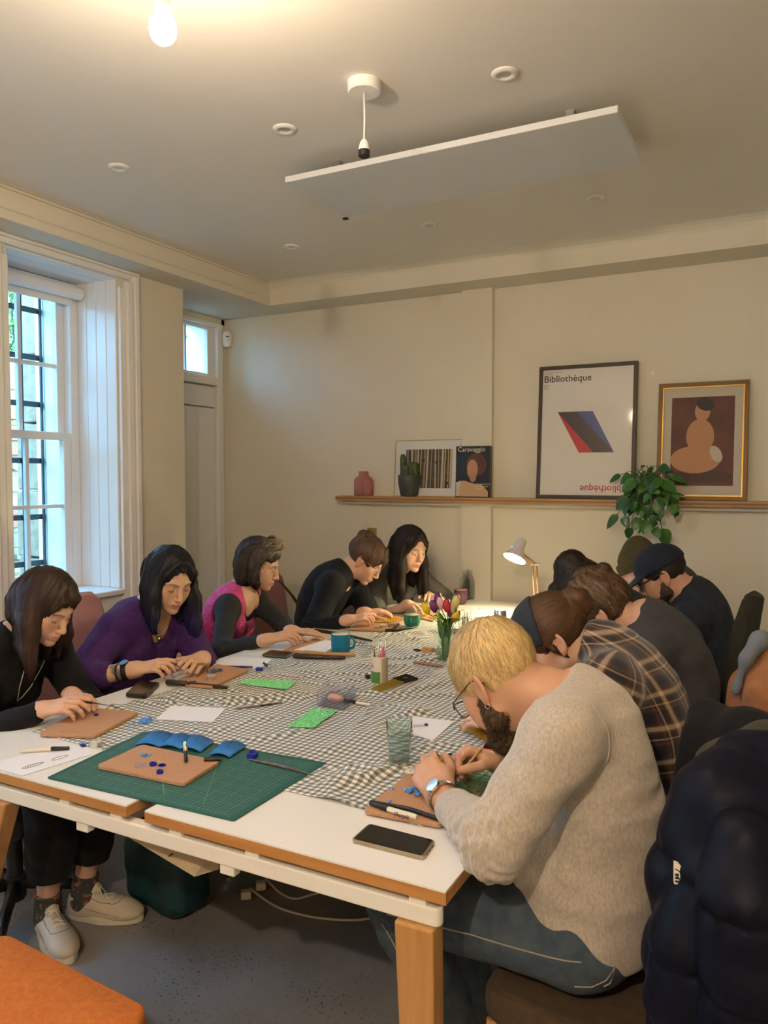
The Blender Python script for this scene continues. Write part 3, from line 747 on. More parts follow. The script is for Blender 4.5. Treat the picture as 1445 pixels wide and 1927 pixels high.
def make_hand(sd, wr, d, back, side, pose, s=1., wrist_r=.026):
    """side=+1 right hand, -1 left. d = distal direction, back = dorsal normal."""
    y = unit(d); z = V(*back) - y * (V(*back) @ y); z = unit(z); x = np.cross(y, z) * -side   # thumb side
    # right hand, palm down, fingers forward: thumb on the left = up x forward... = -(y x z) for a right hand
    L = lambda p: wr + (x * p[0] + y * p[1] + z * p[2]) * s
    Rm = np.stack([x, y, z]); nails = []; kn = []; tips = []
    sd.cone(wr - y * .02, wr + y * .012, wrist_r * s, wrist_r * .95 * s, .02)
    sd.flat(L((.004, .014, 0)), L((.002, .062, 0)), .031 * s, .036 * s, np.stack([x, z, y]), .42, .018 * s)
    sd.cone(L((.022, .018, -.008)), L((.033, .046, -.010)), .015 * s, .013 * s, .014 * s)
    po = POSES[pose]; base = [(.030, .084, .003), (.0105, .089, .006), (-.0095, .086, .005), (-.028, .077, .001)]
    ln = [.074, .081, .075, .059]; rr = [.0094, .0097, .0091, .0080]
    allf = []
    for (bx, by, bz), l, r, (a1, a2, a3, spl) in zip(base, ln, rr, po['f']):
        p = V(bx, by, bz); pts = [p]; an = 0; sp = math.radians(spl)
        for seg, a in zip((.46, .30, .24), (a1, a2, a3)):
            an += math.radians(a); dv = V(math.sin(sp) * math.cos(an), math.cos(sp) * math.cos(an), -math.sin(an))
            p = p + dv * l * seg; pts.append(p)
        W_ = [L(q) for q in pts]; rad = [r * 1.05 * s, r * s, r * .93 * s, r * .76 * s]
        dl = V(math.sin(sp) * math.sin(an), math.cos(sp) * math.sin(an), math.cos(an)); dw = x * dl[0] + y * dl[1] + z * dl[2]
        nails.append((W_[3] - unit(W_[3] - W_[2]) * .002, dw)); kn += [W_[0] + z * .006, W_[1] + dw * .006]; tips.append(W_[3])
        allf.append((W_, rad, L((bx * .85, by - .045, bz - .002))))
    p = V(.026, .022, -.008); pts = [p]
    for q, l in zip(po['t'], (.042, .033, .027)): p = p + unit(q) * l; pts.append(p)
    W_ = [L(q) for q in pts]; allf.append((W_, [.0145 * s, .0118 * s, .0105 * s, .0085 * s], None)); tips.insert(0, W_[3])
    dv = unit(np.cross(W_[3] - W_[2], V(*x))); dv = dv if dv @ z > 0 else -dv
    nails.append((W_[3], unit(dv + x * .6)))
    def fing(P):
        d = None
        for W_, rad, root in allf:
            e = d_cone(P, W_[0], W_[1], rad[0], rad[1])
            for i in (1, 2): e = smin(e, d_cone(P, W_[i], W_[i + 1], rad[i], rad[i + 1]), .003)
            if root is not None: e = smin(e, d_cone(P, root, W_[0], rad[0] * .8, rad[0] * 1.02), .006)
            d = e if d is None else smin(d, e, .0022)
        return d
    sd.fn(fing, [q for W_, _, _ in allf for q in W_], .02, .009 * s)
    return dict(nails=nails, knuckles=kn, tips=tips, x=x, y=y, z=z, wr=wr, grip=(tips[0] + tips[1]) / 2)

def torso_frame(J):
    u = unit(J['nb'] - J['pel']); r = J['shR'] - J['shL']; r = unit(r - u * (r @ u)); return np.stack([r, np.cross(u, r), u])
def spine(J, t):       # point on the bent back from pelvis to neck base
    a, c = J['pel'], J['nb']; F = torso_frame(J); m = (a + c) / 2 - F[1] * J.get('bow', .0) * 2
    return a * (1 - t) ** 2 + m * 2 * t * (1 - t) + c * t ** 2
def add_torso(sd, J, g=0., k=.05, loose=0.):
    F = torso_frame(J); fem = J.get('fem', 0); W = J.get('w', 1.); p = [spine(J, t) for t in (0, .22, .45, .68, .88)]
    Rf = F
    hw = (.150 if fem else .150) * W + g; ww = (.120 if fem else .137) * W + g + loose * .03; cw = (.140 if fem else .160) * W + g
    def fr(i): u = unit(p[min(i + 1, 4)] - p[max(i - 1, 0)]); r = F[0] - u * (F[0] @ u); r = unit(r); return np.stack([r, np.cross(u, r), u])
    B = J.get('belly', 0.)
    sd.ell(p[0], (hw + .015, .115 * W + g + B * .5, .12 * W + g * .6), fr(0), k)
    sd.ell(p[1] + F[1] * B * .6, (ww + .012, .100 * W + g + B, .13), fr(1), k)
    sd.ell(p[2] + F[1] * (.005 + B * .4), (ww + .006, .103 * W + g + B * .7, .13), fr(2), k)
    sd.ell(p[3] + F[1] * .01, (cw, .112 * W + g, .15), fr(3), k)
    sd.ell(p[4] - F[1] * .005, (cw * .80, .080 * W + g * .8, .085), fr(4), k)
    if fem:
        for x in (-1, 1): sd.ell(p[3] + F[0] * x * .070 * W + F[1] * (.085 * W + g * .6) - F[2] * .035, np.array((.060, .052, .060)) * (1 + g * 4) * J.get('bust', 1.), F, .035)
    for s_ in ('L', 'R'):
        sh = J['sh' + s_]
        sd.cone(lerp(p[4], sh, .35), sh, .062 * W + g * .7, .050 * W + g, .05)
        sd.cone(J['nb'] + F[2] * .01, lerp(sh, p[4], .25) + F[2] * .02, .046 + g * .4, .040 + g * .6, .05)
def arm_r(J): W = J.get('aw', 1.); return .047 * W, .039 * W, .037 * W, .0255 * W
def add_arm(sd, J, s_, g=0., t1=1., k=.04, cutb=False, ge=None):
    a, b, c = J['sh' + s_], J['el' + s_], J['wr' + s_]; r0, r1, r2, r3 = arm_r(J); ge = g if ge is None else ge
    sd.cone(a, b, r0 + g, r1 + g, k)
    if t1 > 0: sd.cone(b, lerp(b, c, t1), r2 + g, r2 + (r3 - r2) * t1 + ge, .03, cutb=cutb)
def add_leg(sd, J, s_, g=0., t1=1., k=.05, cutb=False, W=1.):
    a, b, c = J['hip' + s_], J['kn' + s_], J['an' + s_]
    sd.cone(a, b, .082 * W + g, .056 * W + g, k)
    if t1 > 0:
        m = lerp(b, c, .35); sd.cone(b, lerp(b, c, t1), .056 * W + g, (.056 + (.036 - .056) * t1) * W + g, .03, cutb=cutb); 
        if t1 > .5: sd.cone(lerp(b, c, .12), lerp(b, c, .6), .052 * W + g, .046 * W + g, .03)

def limb_uv(Vx, J, legs=False):
    """Fabric coordinates (metres round the limb, metres along it) on torso and sleeves, seams where sleeves start."""
    F = torso_frame(J); uv = np.zeros((len(Vx), 2)); segs = []
    ax = J['nb'] - J['pel']; l = np.linalg.norm(ax); ax = ax / l; h = (Vx - J['pel']) @ ax; t = np.clip(h / l, -.3, 1.2)[:, None]
    c = J['pel'] * (1 - t) ** 2 + ((J['pel'] + J['nb']) / 2 - F[1] * J.get('bow', 0.) * 2) * 2 * t * (1 - t) + J['nb'] * t ** 2
    q = Vx - c; q = q - (q @ ax)[:, None] * ax; best = np.linalg.norm(q, axis=1) - .13; uv[:, 0] = np.arctan2(q @ F[0], -(q @ F[1])) * .15; uv[:, 1] = h * 1.06 + .12 * np.clip(-(q @ F[1]), 0, 1)
    if not legs:
        for n_, s_ in enumerate('LR'):
            L0 = .1; a, b, c = J['sh' + s_], J['el' + s_], J['wr' + s_]; rf = unit(np.cross(b - a, c - b) + 1e-6)
            segs.append((lerp(J["nb"], a, .8), b, .055, .05, rf, L0, n_ + 1)); segs.append((b, c, .05, .04, rf, L0 + np.linalg.norm(b - a) + .05, n_ + 1))
    else:
        for n_, s_ in enumerate('LR'):
            a, b, c = J['hip' + s_], J['kn' + s_], J['an' + s_]; rf = unit(np.cross(b - a, c - b) + 1e-6)
            segs.append((a, b, .085, .06, rf, 0, n_ + 1)); segs.append((b, c, .06, .05, rf, .45, n_ + 1))
    for a, b, ra, rb, ref, L0, gi in segs:
        ba = b - a; l = np.linalg.norm(ba); u = ba / l; t = (Vx - a) @ u; tc = np.clip(t, 0, l); q = Vx - a - tc[:, None] * u
        d = np.linalg.norm(q, axis=1) - (ra + (rb - ra) * tc / l); m = d < best; best[m] = d[m]
        ref = ref - u * (ref @ u); ref = unit(ref); e = np.cross(u, ref); an = np.arctan2(q @ e, -(q @ ref)); rr = (ra + rb) / 2 + .015
        uv[m, 0] = an[m] * (rr if gi else .15); uv[m, 1] = (L0 + (t if gi else tc))[m]
    return uv
def fold_disp(J, amp=.004, seed=0, arms=True, fine=1., legs=False):
    """Cloth folds: rings that bunch at elbows/waist plus drawn diagonal folds."""
    segs = []
    if arms:
        for s_ in 'LR': segs += [(J['sh' + s_], J['el' + s_], 1.), (J['el' + s_], J['wr' + s_], 0.)]
    if legs:
        for s_ in 'LR': segs += [(J['hip' + s_], J['kn' + s_], 1.), (J['kn' + s_], J['an' + s_], 0.)]
    F = torso_frame(J)
    def f(P):
        Q = (P - J['pel'].astype(f32)) @ F.T.astype(f32)
        d = amp * 1.0 * vnoise(Q * np.array([7, 7, 15], f32) * fine + vnoise(Q * 9, seed)[:, None] * .8, seed + 1)
        d = d + amp * .5 * vnoise(Q * np.array([16, 16, 38], f32) * fine, seed + 2)
        for n_, (a, b, at) in enumerate(segs):
            ba = b - a; l = np.linalg.norm(ba); u = (ba / l).astype(f32); pa = P - a.astype(f32); t = pa @ u; q = pa - t[:, None] * u; dist = np.sqrt((q * q).sum(1))
            g = np.exp(-((t - at * l) / (.10)) ** 2) * (dist < .11)
            d = d + g * amp * .75 * np.sin(t * 125 * fine + 9 * vnoise(P * 11, seed + 3 + n_)) * np.clip(.4 + vnoise(P * 8, seed + 9), 0, 1)
        return d.astype(f32)
    return f

def garment(name, build, J, m, root, h=.006, amp=.004, seed=0, uv=False, label=None, legs=False, arms=True, fine=1.):
    sd = Sdf(); build(sd)
    if amp: sd.disp = fold_disp(J, amp, seed, arms, fine, legs)
    v, f = mesh_sdf(sd, h)
    o = np_mesh(name, v, f, m, root, uv=limb_uv(v, J, legs) if uv else None)
    if label: o['label'] = label
    return o, sd, v

def P3(px, Y): return atY(px[0], px[1], Y)
def settle(J, s_, sg, po, hs, zt=None):
    """Tilt the hand at the wrist until its lowest fingertip rests on the work surface."""
    zt = (ZT + .021) if zt is None else zt; d0 = unit(J['hd' + s_]); lo, hi = -1.2, 1.6
    for _ in range(14):
        m = (lo + hi) / 2; d = unit(d0 + V(0, 0, m)); hd = make_hand(Sdf(), J['wr' + s_], d, J['hb' + s_], sg, po, hs)
        z = min(t[2] for t in hd['tips'])
        if z < zt: lo = m
        else: hi = m
    J['hd' + s_] = d
def person(label, J, H, skin, res=.004, forearm=(.0, .0), hands=('rest', 'rest'), col_kw=None, hs=1., ear=(1, 1), bare=.72, ztip=None):
    """The skin of one figure as a single mesh: head, neck, arms and hands, trunk under the clothes."""
    root = empty('person', (J['pel'][0], J['pel'][1], 0)); tag(root, label, 'person')
    vs, fs, n = [], [], 0
    F = torso_frame(J); sd = Sdf(); make_head(sd, H, J['nb'] + F[1] * .01, ear)
    v, f = mesh_sdf(sd, res); vs.append(v); fs.append(f); n += len(v)
    hd = []; sb = Sdf(); add_torso(sb, J, -.010)
    sb.cone(J['nb'] + F[2] * .02, lerp(J['nb'], spine(J, .8), .6) + F[1] * .03, .056, .07, .05)
    for s_ in 'LR': sb.cone(J['nb'], lerp(J['nb'], J['sh' + s_], .75) - F[2] * .012, .046, .040, .045); add_leg(sb, J, s_, -.01, .3)
    for s_, sg, po in (('L', -1, hands[0]), ('R', 1, hands[1])):
        settle(J, s_, sg, po, hs, ztip)
        a, b, c = J['sh' + s_], J['el' + s_], J['wr' + s_]; r0, r1, r2, r3 = arm_r(J)
        sb.cone(a, b, r0, r1, .04); sb.cone(b, lerp(b, c, bare + .06), r2, r2 + (r3 - r2) * (bare + .06), .03)
        sa = Sdf(); sa.cone(lerp(b, c, bare), c, r2 + (r3 - r2) * bare, r3, 0); hd.append(make_hand(sa, c, J['hd' + s_], J['hb' + s_], sg, po, hs, r3))
        v, f = mesh_sdf(sa, max(.0028, res * .85), slack=.01); vs.append(v); fs.append(f + n); n += len(v)
    v, f = mesh_sdf(sb, .0095); vs.append(v); fs.append(f + n); n += len(v); sd.ops = sd.ops + sb.ops
    v = np.concatenate(vs); f = np.concatenate(fs)
    c = skin_colour(v, H, skin, hd, **(col_kw or {}))
    b = np_mesh('body', v, f, M_skin, root, col=c)
    L = head_pts(H)
    return dict(root=root, body=b, sd=sd, L=L, H=H, J=J, hands=hd, head_v=vs[0])
def eyes(p, open_=.0, gaze=(0, 1, -.5), lash=1.):
    """Eyeballs behind lids with an iris, and lash lines; open_ 0 = cast down."""
    L, s, root, R = p['L'], p['H']['s'], p['root'], p['H']['R']
    for x in (-1, 1):
        c = L(x * .031, .0712, .002)
        mb = MB()
        pts = [L(x * .031 + .0135 * math.sin(a), .0705 + .0148 * math.cos(a), -.0035 - .0025 * math.cos(a * 1.3) + open_ * .003) for a in np.linspace(-1.05, 1.05, 9)]
        mb.tube(pts, [.0004] + [.0011 * lash] * 7 + [.0005], 6)
        if open_ > 0:
            e = MB(); e.obox(c, R, (.0001, .0001, .0001)); 
        part('eyelashes', mb, M_lash, root)
        if open_ > 0:
            a, b, d = R
            e = MB(); n = 12
            for k, (r, m_) in enumerate(((1., 0), (.5, 1))):
                top = .0045 * open_; 
                pl = [L(x * .031 + .0105 * r * math.cos(t), .0865 + .0009 * k - .004 * (r * math.cos(t)) ** 2, -.0035 + (top if math.sin(t) > 0 else .0035) * math.sin(t)) for t in np.linspace(0, 2 * math.pi, n, endpoint=False)]
                e.add(pl + [L(x * .031, .0872 + .0009 * k, -.003)], [(i, (i + 1) % n, n) for i in range(n)] , m_)
            part('eye', e, [M_eye, M_iris], root, smooth=True)
def glasses(p, m, w=.066, r=.021, sq=.8, th=.0016, droop=0., lens=True):
    L, root = p['L'], p['root']; mb = MB(); n = 20
    for x in (-1, 1):
        pts = [L(x * .032 + r * 1.15 * math.copysign(abs(math.cos(t)) ** sq, math.cos(t)), .104 + droop - .010 * abs(math.cos(t) * .5 + x * .5 * 0) - .008 * max(0, x * math.cos(t)), -.004 - droop * .5 + r * .85 * math.copysign(abs(math.sin(t)) ** sq, math.sin(t))) for t in np.linspace(0, 2 * math.pi, n + 1)]
        mb.tube(pts, th, 6)
        mb.tube([L(x * (.032 + r * 1.15), .096 + droop, .002 - droop * .4), L(x * .073, .075, .010), L(x * .0795, -.005, .018), L(x * .080, -.022, .012), L(x * .079, -.034, -.004)], [th * 1.2, th * 1.1, th * 1.1, th * 1.1, th * .9], 6)
    mb.tube([L(-.0105, .106 + droop, .000 - droop * .5), L(0, .110 + droop, .004 - droop * .5), L(.0105, .106 + droop, .000 - droop * .5)], th, 6)
    return part('glasses', mb, m, root, smooth=True)
def hoop(p, x, r=.006, m=None, th=.0011):
    L = p['L']; mb = MB(); R = p['H']['R']; c = L(x * .081, -.008, -.036) - R[2] * r * .8
    mb.tube([c + R[1] * r * math.sin(t) + R[2] * r * math.cos(t) for t in np.linspace(0, 2 * math.pi, 15)], th, 6)
    return part('hoop_earring', mb, m or M_silver, p['root'], smooth=True)
def ring_on(p, hand, finger, t=.5, m=None, r=None):
    hd = p['hands'][hand]; kn = hd['knuckles'][finger * 2:finger * 2 + 2]; 
    a, b = kn[0] - hd['z'] * .006, kn[1]; d = unit(b - a); c = lerp(a, b, t) - hd['z'] * .003 * t; r = r or .0098
    e = unit(np.cross(d, hd['z'])); g = np.cross(e, d); mb = MB()
    mb.tube([c + (e * math.cos(q) + g * math.sin(q)) * r for q in np.linspace(0, 2 * math.pi, 17)], .0014, 6)
    return part('ring', mb, m or M_gold, p['root'], smooth=True)
def hair_shell(p, t, extra=None, face=(.062, -.02), front=.055, cutlow=-.05, h=.005, disp=.0025, dscale=(60, 60, 14), seed=0, smooth_k=.02):
    """Hair mass hugging the skull, open over the face. t thickness."""
    L, s, R, c0 = p['L'], p['H']['s'], p['H']['R'], p['H']['c']
    sd = Sdf()
    sd.ell(L(0, -.016, .036), np.array((.0735 + t, .096 + t, .085 + t)) * s, R, 0)
    if extra: extra(sd, L, s, R)
    def disp_(P):
        Q = ((P - c0.astype(f32)) @ R.T.astype(f32)) / s
        return (disp * vnoise(Q * np.array(dscale, f32), seed)).astype(f32)
    sd.disp = disp_
    return sd
# ================================================================== the cast round the table
DOWN = V(0, 0, -1)
def sit(pel, nb, face, sw=.165, w=1., aw=1., fem=0, bow=.04, hunch=.02, twist=0., belly=0., bust=1., sdrop=.045, legs=True, shL=None, shR=None):
    f = unit(V(face[0], face[1], 0)); r = np.cross(f, V(0, 0, 1)); pel, nb = V(*pel), V(*nb)
    u = unit(nb - pel); ft = unit(np.cross(u, r)); rt = r * math.cos(twist) + ft * math.sin(twist)
    J = dict(pel=pel, nb=nb, fem=fem, w=w, aw=aw, bow=bow, belly=belly, bust=bust)
    for s_, g in (('L', -1), ('R', 1)):
        J['sh' + s_] = nb + rt * g * sw - u * sdrop + ft * hunch
        J['hip' + s_] = pel + r * g * .09 - V(0, 0, .02) + f * .02
        J['kn' + s_] = J['hip' + s_] + f * .42 + r * g * .05 + V(0, 0, -.03)
        J['an' + s_] = J['kn' + s_] - V(0, 0, .40) - f * .03
    if shL is not None: J['shL'] = V(*shL)
    if shR is not None: J['shR'] = V(*shR)
    return J
def arm(J, s_, el, wr, d, back, la=.275, lf=.245, ik=True):
    """Wrist at WR; the elbow bends towards the hint EL, bone lengths kept."""
    el, wr, sh = V(*el), V(*wr), J['sh' + s_]; D = wr - sh; l = np.linalg.norm(D); u = D / l
    if ik:
        if l > (la + lf) * .985: k = l / ((la + lf) * .985); la, lf = la * k, lf * k
        a = (la * la - lf * lf + l * l) / (2 * l); hh = math.sqrt(max(la * la - a * a, 0)); q = el - sh; q = unit(q - u * (q @ u)); el = sh + u * a + q * hh
    J['el' + s_], J['wr' + s_], J['hd' + s_], J['hb' + s_] = el, wr, V(*d), V(*back)
def mkH(c, fwd, up, s=1., fem=0, nose=1.): return dict(c=V(*c), R=frame(fwd, up), s=s, fem=fem, nose=nose)
def check(n, J, H):
    q = lambda a, b: round(float(np.linalg.norm(J[a] - J[b])), 3)
    J['nx'] = unit(H['c'] + (V(0, -.034, -.045) * H['s']) @ H['R'] - J['nb'])
    print('POSE', n, 'ua', q('shL', 'elL'), q('shR', 'elR'), 'fa', q('elL', 'wrL'), q('elR', 'wrR'), 'neck', round(float(np.linalg.norm(H['c'] - J['nb'])), 3), 'torso', q('pel', 'nb'))
def gravity(p, side=.0, back=0., amt=1.):
    R, c = p['H']['R'], p['H']['c']
    def f(P):
        x = (P - c) @ R[0]; z = (P - c) @ R[2]
        top = np.clip((z - .03) / .07, 0, 1)[:, None]
        return DOWN[None] * amt + R[0][None] * (np.tanh(x / .02)[:, None] * side * top) - R[1][None] * back * (top + .2)
    return f
def toward(p, pt, blend=0.):
    pt = V(*pt); ax = p['H']['R'][1]
    def f(P):
        d = pt[None] - P; l = np.linalg.norm(d, axis=1)[:, None] + 1e-6; w_ = np.clip((.075 - l) / .03, 0, 1)      # wind round the bun when close
        return d / l * (1 - w_) + np.cross(d / l, ax) * w_ + DOWN[None] * blend
    return f
def local_mask(p, f):
    R, c, s = p['H']['R'], p['H']['c'], p['H']['s']
    return lambda P: f(((P - c) @ R.T) / s)
def cuff(sd, J, s_, t, r, wd=.018): 
    a = lerp(J['el' + s_], J['wr' + s_], t); d = unit(J['wr' + s_] - J['el' + s_]); sd.cone(a - d * wd, a + d * wd, r, r, .006, cutb=True)
def fit_top(J, g=.012, t=.93, ge=None, k=.04, cuffr=.036, loose=0., neck=.060, collar=.007, ch=.028, vneck=0., vw=.05, wide=0., hemz=None):
    F = torso_frame(J); nb = J['nb']; nx = J['nx']
    def b(sd):
        add_torso(sd, J, g, loose=loose)
        for s_ in 'LR':
            add_arm(sd, J, s_, g + .002, t, k, cutb=True, ge=ge)
            if cuffr: cuff(sd, J, s_, t - .04, cuffr)
        if not wide: sd.cone(nb - nx * .03, nb + nx * ch, .072, neck + .008, .05, cutb=True)
        sd.cutcone(nb + nx * (.0 if not wide else -.01), nb + nx * .2, neck + wide, neck * 1.06 + wide, .006)
        if vneck: sd.cutcone(nb + F[1] * .06, nb + F[1] * .17 - F[2] * vneck, vw, .008, .01)
        if collar: sd.tor(nb + nx * ch, nx, neck + .006, collar, k=.012)
        if hemz is not None: sd.trim(V(*J['pel']) + F[2] * hemz, -F[2])
    return b
def trousers(J, g=.008, t=.95, W=1., top=.14, add=None):
    F = torso_frame(J)
    def b(sd):
        sd.ell(J['pel'], (.165 * J['w'], .125 * J['w'], .13), F, .05)
        for s_ in 'LR': add_leg(sd, J, s_, g, t, .05, cutb=True, W=W)
        sd.trim(J['pel'] + F[2] * top, F[2])
        if add: add(sd)
    return b
MH = M_hair
def in_face(p, w=.060, y=.062, lo=-.12, hi=.055):
    R, c, s = p['H']['R'], p['H']['c'], p['H']['s']
    def f(P):
        Q = ((P - c) @ R.T) / s; return (np.abs(Q[:, 0]) < w) & (Q[:, 1] > y) & (Q[:, 2] > lo) & (Q[:, 2] < hi)
    return f
def face_cut(sd, L, s, R, cx=0, w=.063, top=.066, low=-.11, y0=.045):
    sd.cutell(L(cx, .12, (top + low) / 2), np.array((w, .085, (top - low) / 2)) * s, R, .014)

def seam(sd, pts, r=.0022, off=.0005):
    P = np.array(pts, f32)
    for _ in range(3): P = (P - sd.grad(P) * sd(P)[:, None]).astype(f32)
    P = P + sd.grad(P) * off; m = MB(); m.tube(P, r, 6); return m
# ---- P6: man in the grey sweatshirt, nearest on the right
J = sit((-.375, 1.69, .575), (-.392, 1.70, 1.022), (-1, .12), sw=.185, w=1.0, aw=1.06, belly=.04, bow=.045, hunch=.05, shL=atY(1054, 1392, 1.50), shR=(-.55, 1.895, .955))
arm(J, 'L', atY(928, 1590, 1.425), atY(829, 1495, 1.63), (-.75, .62, -.10), (-.35, -.55, .75), ik=False)
arm(J, 'R', (-.50, 1.99, .72), atz(945, 1437, .80), (-1, -.42, -.12), (-.2, .55, .8))
f_ = V(-1, .12, 0); f_ = unit(f_)
J['hipL'] = V(-.37, 1.60, .55); J['hipR'] = V(-.37, 1.79, .55); J['knL'] = V(-.80, 1.61, .52); J['knR'] = V(-.80, 1.86, .52); J['anL'] = V(-.62, 1.66, .12); J['anR'] = V(-.70, 1.9, .10)
H = mkH((-.585, 1.690, 1.058), (-.70, .28, -.66), (-.62, .10, .76), 1.09)
check('P6', J, H)
p = person('man in pale grey sweatshirt with cropped blond hair, beard and steel watch', J, H, (.56, .315, .20), res=.003, hands=('tool', 'pinch'), hs=1.08, bare=.5,
           col_kw=dict(brow=(.20, .12, .05), lips=(.5, .22, .18)))
root6 = p['root']; P6 = p; ear6 = 1
eyes(p)
M_grey = mat('heather_grey_jersey', (.50, .44, .37), .9, col2=(.39, .34, .285), nscale=190., bump=.25, bscale=420., sheen=.3, spec=.2, stretch=(1, 1, .5), thresh=(.35, .65))
o, sd, _ = garment('sweatshirt', fit_top(J, .020, .66, .014, cuffr=.044, neck=.068, collar=.009, ch=.012, loose=.6, hemz=-.075), J, M_grey, p['root'], .0055, .0075, 61)
F = torso_frame(J)
mb = MB()      # raised shoulder seam and hem rib
c = lerp(J['shL'], J['nb'], .16); ax = unit(J['shL'] - J['nb']); e1 = unit(np.cross(ax, F[1])); e2 = np.cross(ax, e1)
part('armhole_seam', seam(sd, [c + (e1 * math.cos(t) + e2 * math.sin(t)) * .085 for t in np.linspace(.1, 5.4, 26)]), M_grey, o, smooth=True)
M_denim = fabric('blue_denim', (.045, .065, .095), (.075, .10, .13), 30., bump=.3, bscale=600.)
garment('jeans', trousers(J, .012, .95, 1.06), J, M_denim, p['root'], .007, .006, 65, legs=True, arms=False)
js = Sdf(); trousers(J, .012, .95, 1.06)(js); js.disp = fold_disp(J, .006, 65, False, 1., True); M_st = mat('denim_stitch', (.34, .30, .24), .8)
for nm, pts in (('side_seam', [lerp(J['hipL'], J['knL'], t) + V(.02, -.12, .012) for t in np.linspace(-.05, 1.02, 12)]), ('shin_seam', [lerp(J['knL'], J['anL'], t) + V(-.02, -.12, 0) for t in np.linspace(.05, .6, 8)]),
                ('pocket_stitch', [J['hipL'] + V(x, -.12, z) for x, z in ((.02, -.055), (.07, -.05), (.115, -.035), (.15, -.015), (.152, -.05), (.14, -.09))])): part(nm, seam(js, pts, .0016, .0012), M_st, p['root'], smooth=True)
L = p['L']
hs_ = hair_shell(p, .008, lambda sd, L, s, R: (face_cut(sd, L, s, R, top=.075, low=-.20, w=.066), sd.cutplane(L(0, -.05, -.040), -R[2] * .95 - R[1] * .25), [sd.cutell(L(x * .085, -.002, -.035), np.array((.03, .045, .04)) * s, R, .01) for x in (-1, 1)]), seed=6, disp=.003, dscale=(70, 70, 70))
v, f = mesh_sdf(hs_, .0035); blond = (.62, .44, .20)
np_mesh('hair', v, f, MH, p['root'], col=np.repeat(np.array([blond]) * .6, len(v), 0))
cr = L(0, -.065, .118)
fl6 = lambda P: (P - cr) / (np.linalg.norm(P - cr, axis=1)[:, None] + 1e-6) - p['H']['R'][2][None] * .15
strands('hair_strands', hs_, p['root'], MH, fl6, 6500, 4, .0075, .0019, blond, 6, .0022, .0025, src=v, jit=.16, cj=.3)
def beard_sd(p, t=.012):
    L, s, R = p['L'], p['H']['s'], p['H']['R']; sd = Sdf()
    for x in (-1, 1):
        sd.cone(L(x * .066, .012, -.03), L(x * .055, .012, -.062), .010 * s, .020 * s, .02); sd.cone(L(x * .050, .012, -.066), L(x * .012, .072, -.100), .026 * s, .024 * s, .02)
        sd.cone(L(x * .030, .082, -.062), L(x * .004, .094, -.052), .008 * s, .009 * s, .01)
    sd.ell(L(0, .060, -.112), np.array((.034, .036, .030)) * s, R, .03)
    sd.cutell(L(0, .10, -.068), np.array((.019, .03, .0075)) * s, R, .004)
    sd.disp = lambda P: (.004 * vnoise(P * 160, 3) + .002 * vnoise(P * 330, 5)).astype(f32); return sd
bs = beard_sd(p); v, f = mesh_sdf(bs, .003); bc = (.075, .042, .022)
np_mesh('beard', v, f, MH, p['root'], col=np.repeat(np.array([bc]), len(v), 0))
strands('beard_strands', bs, p['root'], MH, lambda P: DOWN[None] * .6 + p['H']['R'][1][None] * .5 - p['H']['R'][2][None] * .5, 2600, 3, .007, .0016, bc, 8, .002, .006, src=v, jit=.5, cj=.5)
glasses(p, mat('brown_frames', (.06, .035, .03), .35), droop=.004)
hoop(p, -1, .0065)
# steel wrist watch
def bangle(p, s_, t, r, m, name='watch', wd=.012, th=.003, dial=None):
    J = p['J']; a, b = J['el' + s_], J['wr' + s_]; u = unit(b - a); c = lerp(a, b, t); hb = unit(J['hb' + s_] - u * (J['hb' + s_] @ u)); e = np.cross(u, hb); mb = MB()
    n = 26
    for k in range(n):
        q = 2 * math.pi * k / n; d = hb * math.cos(q) + e * math.sin(q)
        mb.obox(c + d * r, (d, np.cross(u, d), u), (th / 2, r * math.pi / n * .9, wd / 2))
    o = part(name, mb, m, p['root'])
    if dial:
        ax = (e, u, hb); part('watch_case', MB().lathe([(0, 0), (.0165, 0), (.0175, .003), (.0165, .007), (0, .0075)], 24, c + hb * (r + .000), ax=ax), dial, o, smooth=True, auto=40)
    return o
bangle(p, 'L', .93, .0365, M_silver, wd=.016, th=.0035, dial=M_silver)
ring_on(p, 1, 0, .45)

# ---- P1: woman nearest on the left, black top
J = sit((-2.54, 1.70, .575), atX(34, 1205, -2.40), (1, .12), sw=.155, fem=1, bow=.045, hunch=.03, w=1.0, bust=1.05)
arm(J, 'R', (-2.50, 1.42, .70), (-2.071, 1.633, .79), (.85, .48, -.21), (-.05, -.45, .9))
arm(J, 'L', (-2.45, 2.12, .70), (-2.122, 1.793, .79), (.96, -.24, -.15), (.25, .1, .9))
H = mkH(atX(86, 1140, -2.262), (.80, .10, -.50), (.52, .08, .85), 1.0, 1)
check('P1', J, H)
J['hipL'] = V(-2.48, 1.80, .55); J['hipR'] = V(-2.48, 1.61, .55); J['knL'] = V(-2.06, 1.86, .55); J['knR'] = V(-2.06, 1.66, .56)
J['anR'] = V(-2.150, 1.703, .10); J['anL'] = atz(158, 1672, .10)
p = person('woman with dark brown hair and black top at near left corner of table', J, H, (.62, .38, .27), res=.0033, hands=('rest', 'point'), hs=.93,
           col_kw=dict(brow=(.05, .03, .02), lips=(.52, .22, .20)))
P1 = p
eyes(p)
M_blk = fabric('black_knit', (.005, .005, .0065), (.008, .008, .010), 60.)
garment('black_top', fit_top(J, .014, .95, .006, cuffr=.033, neck=.060, ch=.01), J, M_blk, p['root'], .0065, .006, 11)
M_blkt = fabric('black_cotton', (.006, .005, .005), (.009, .008, .0075), 40.)
garment('trousers', trousers(J, .022, .74, 1.05), J, M_blkt, p['root'], .007, .005, 15, legs=True, arms=False)
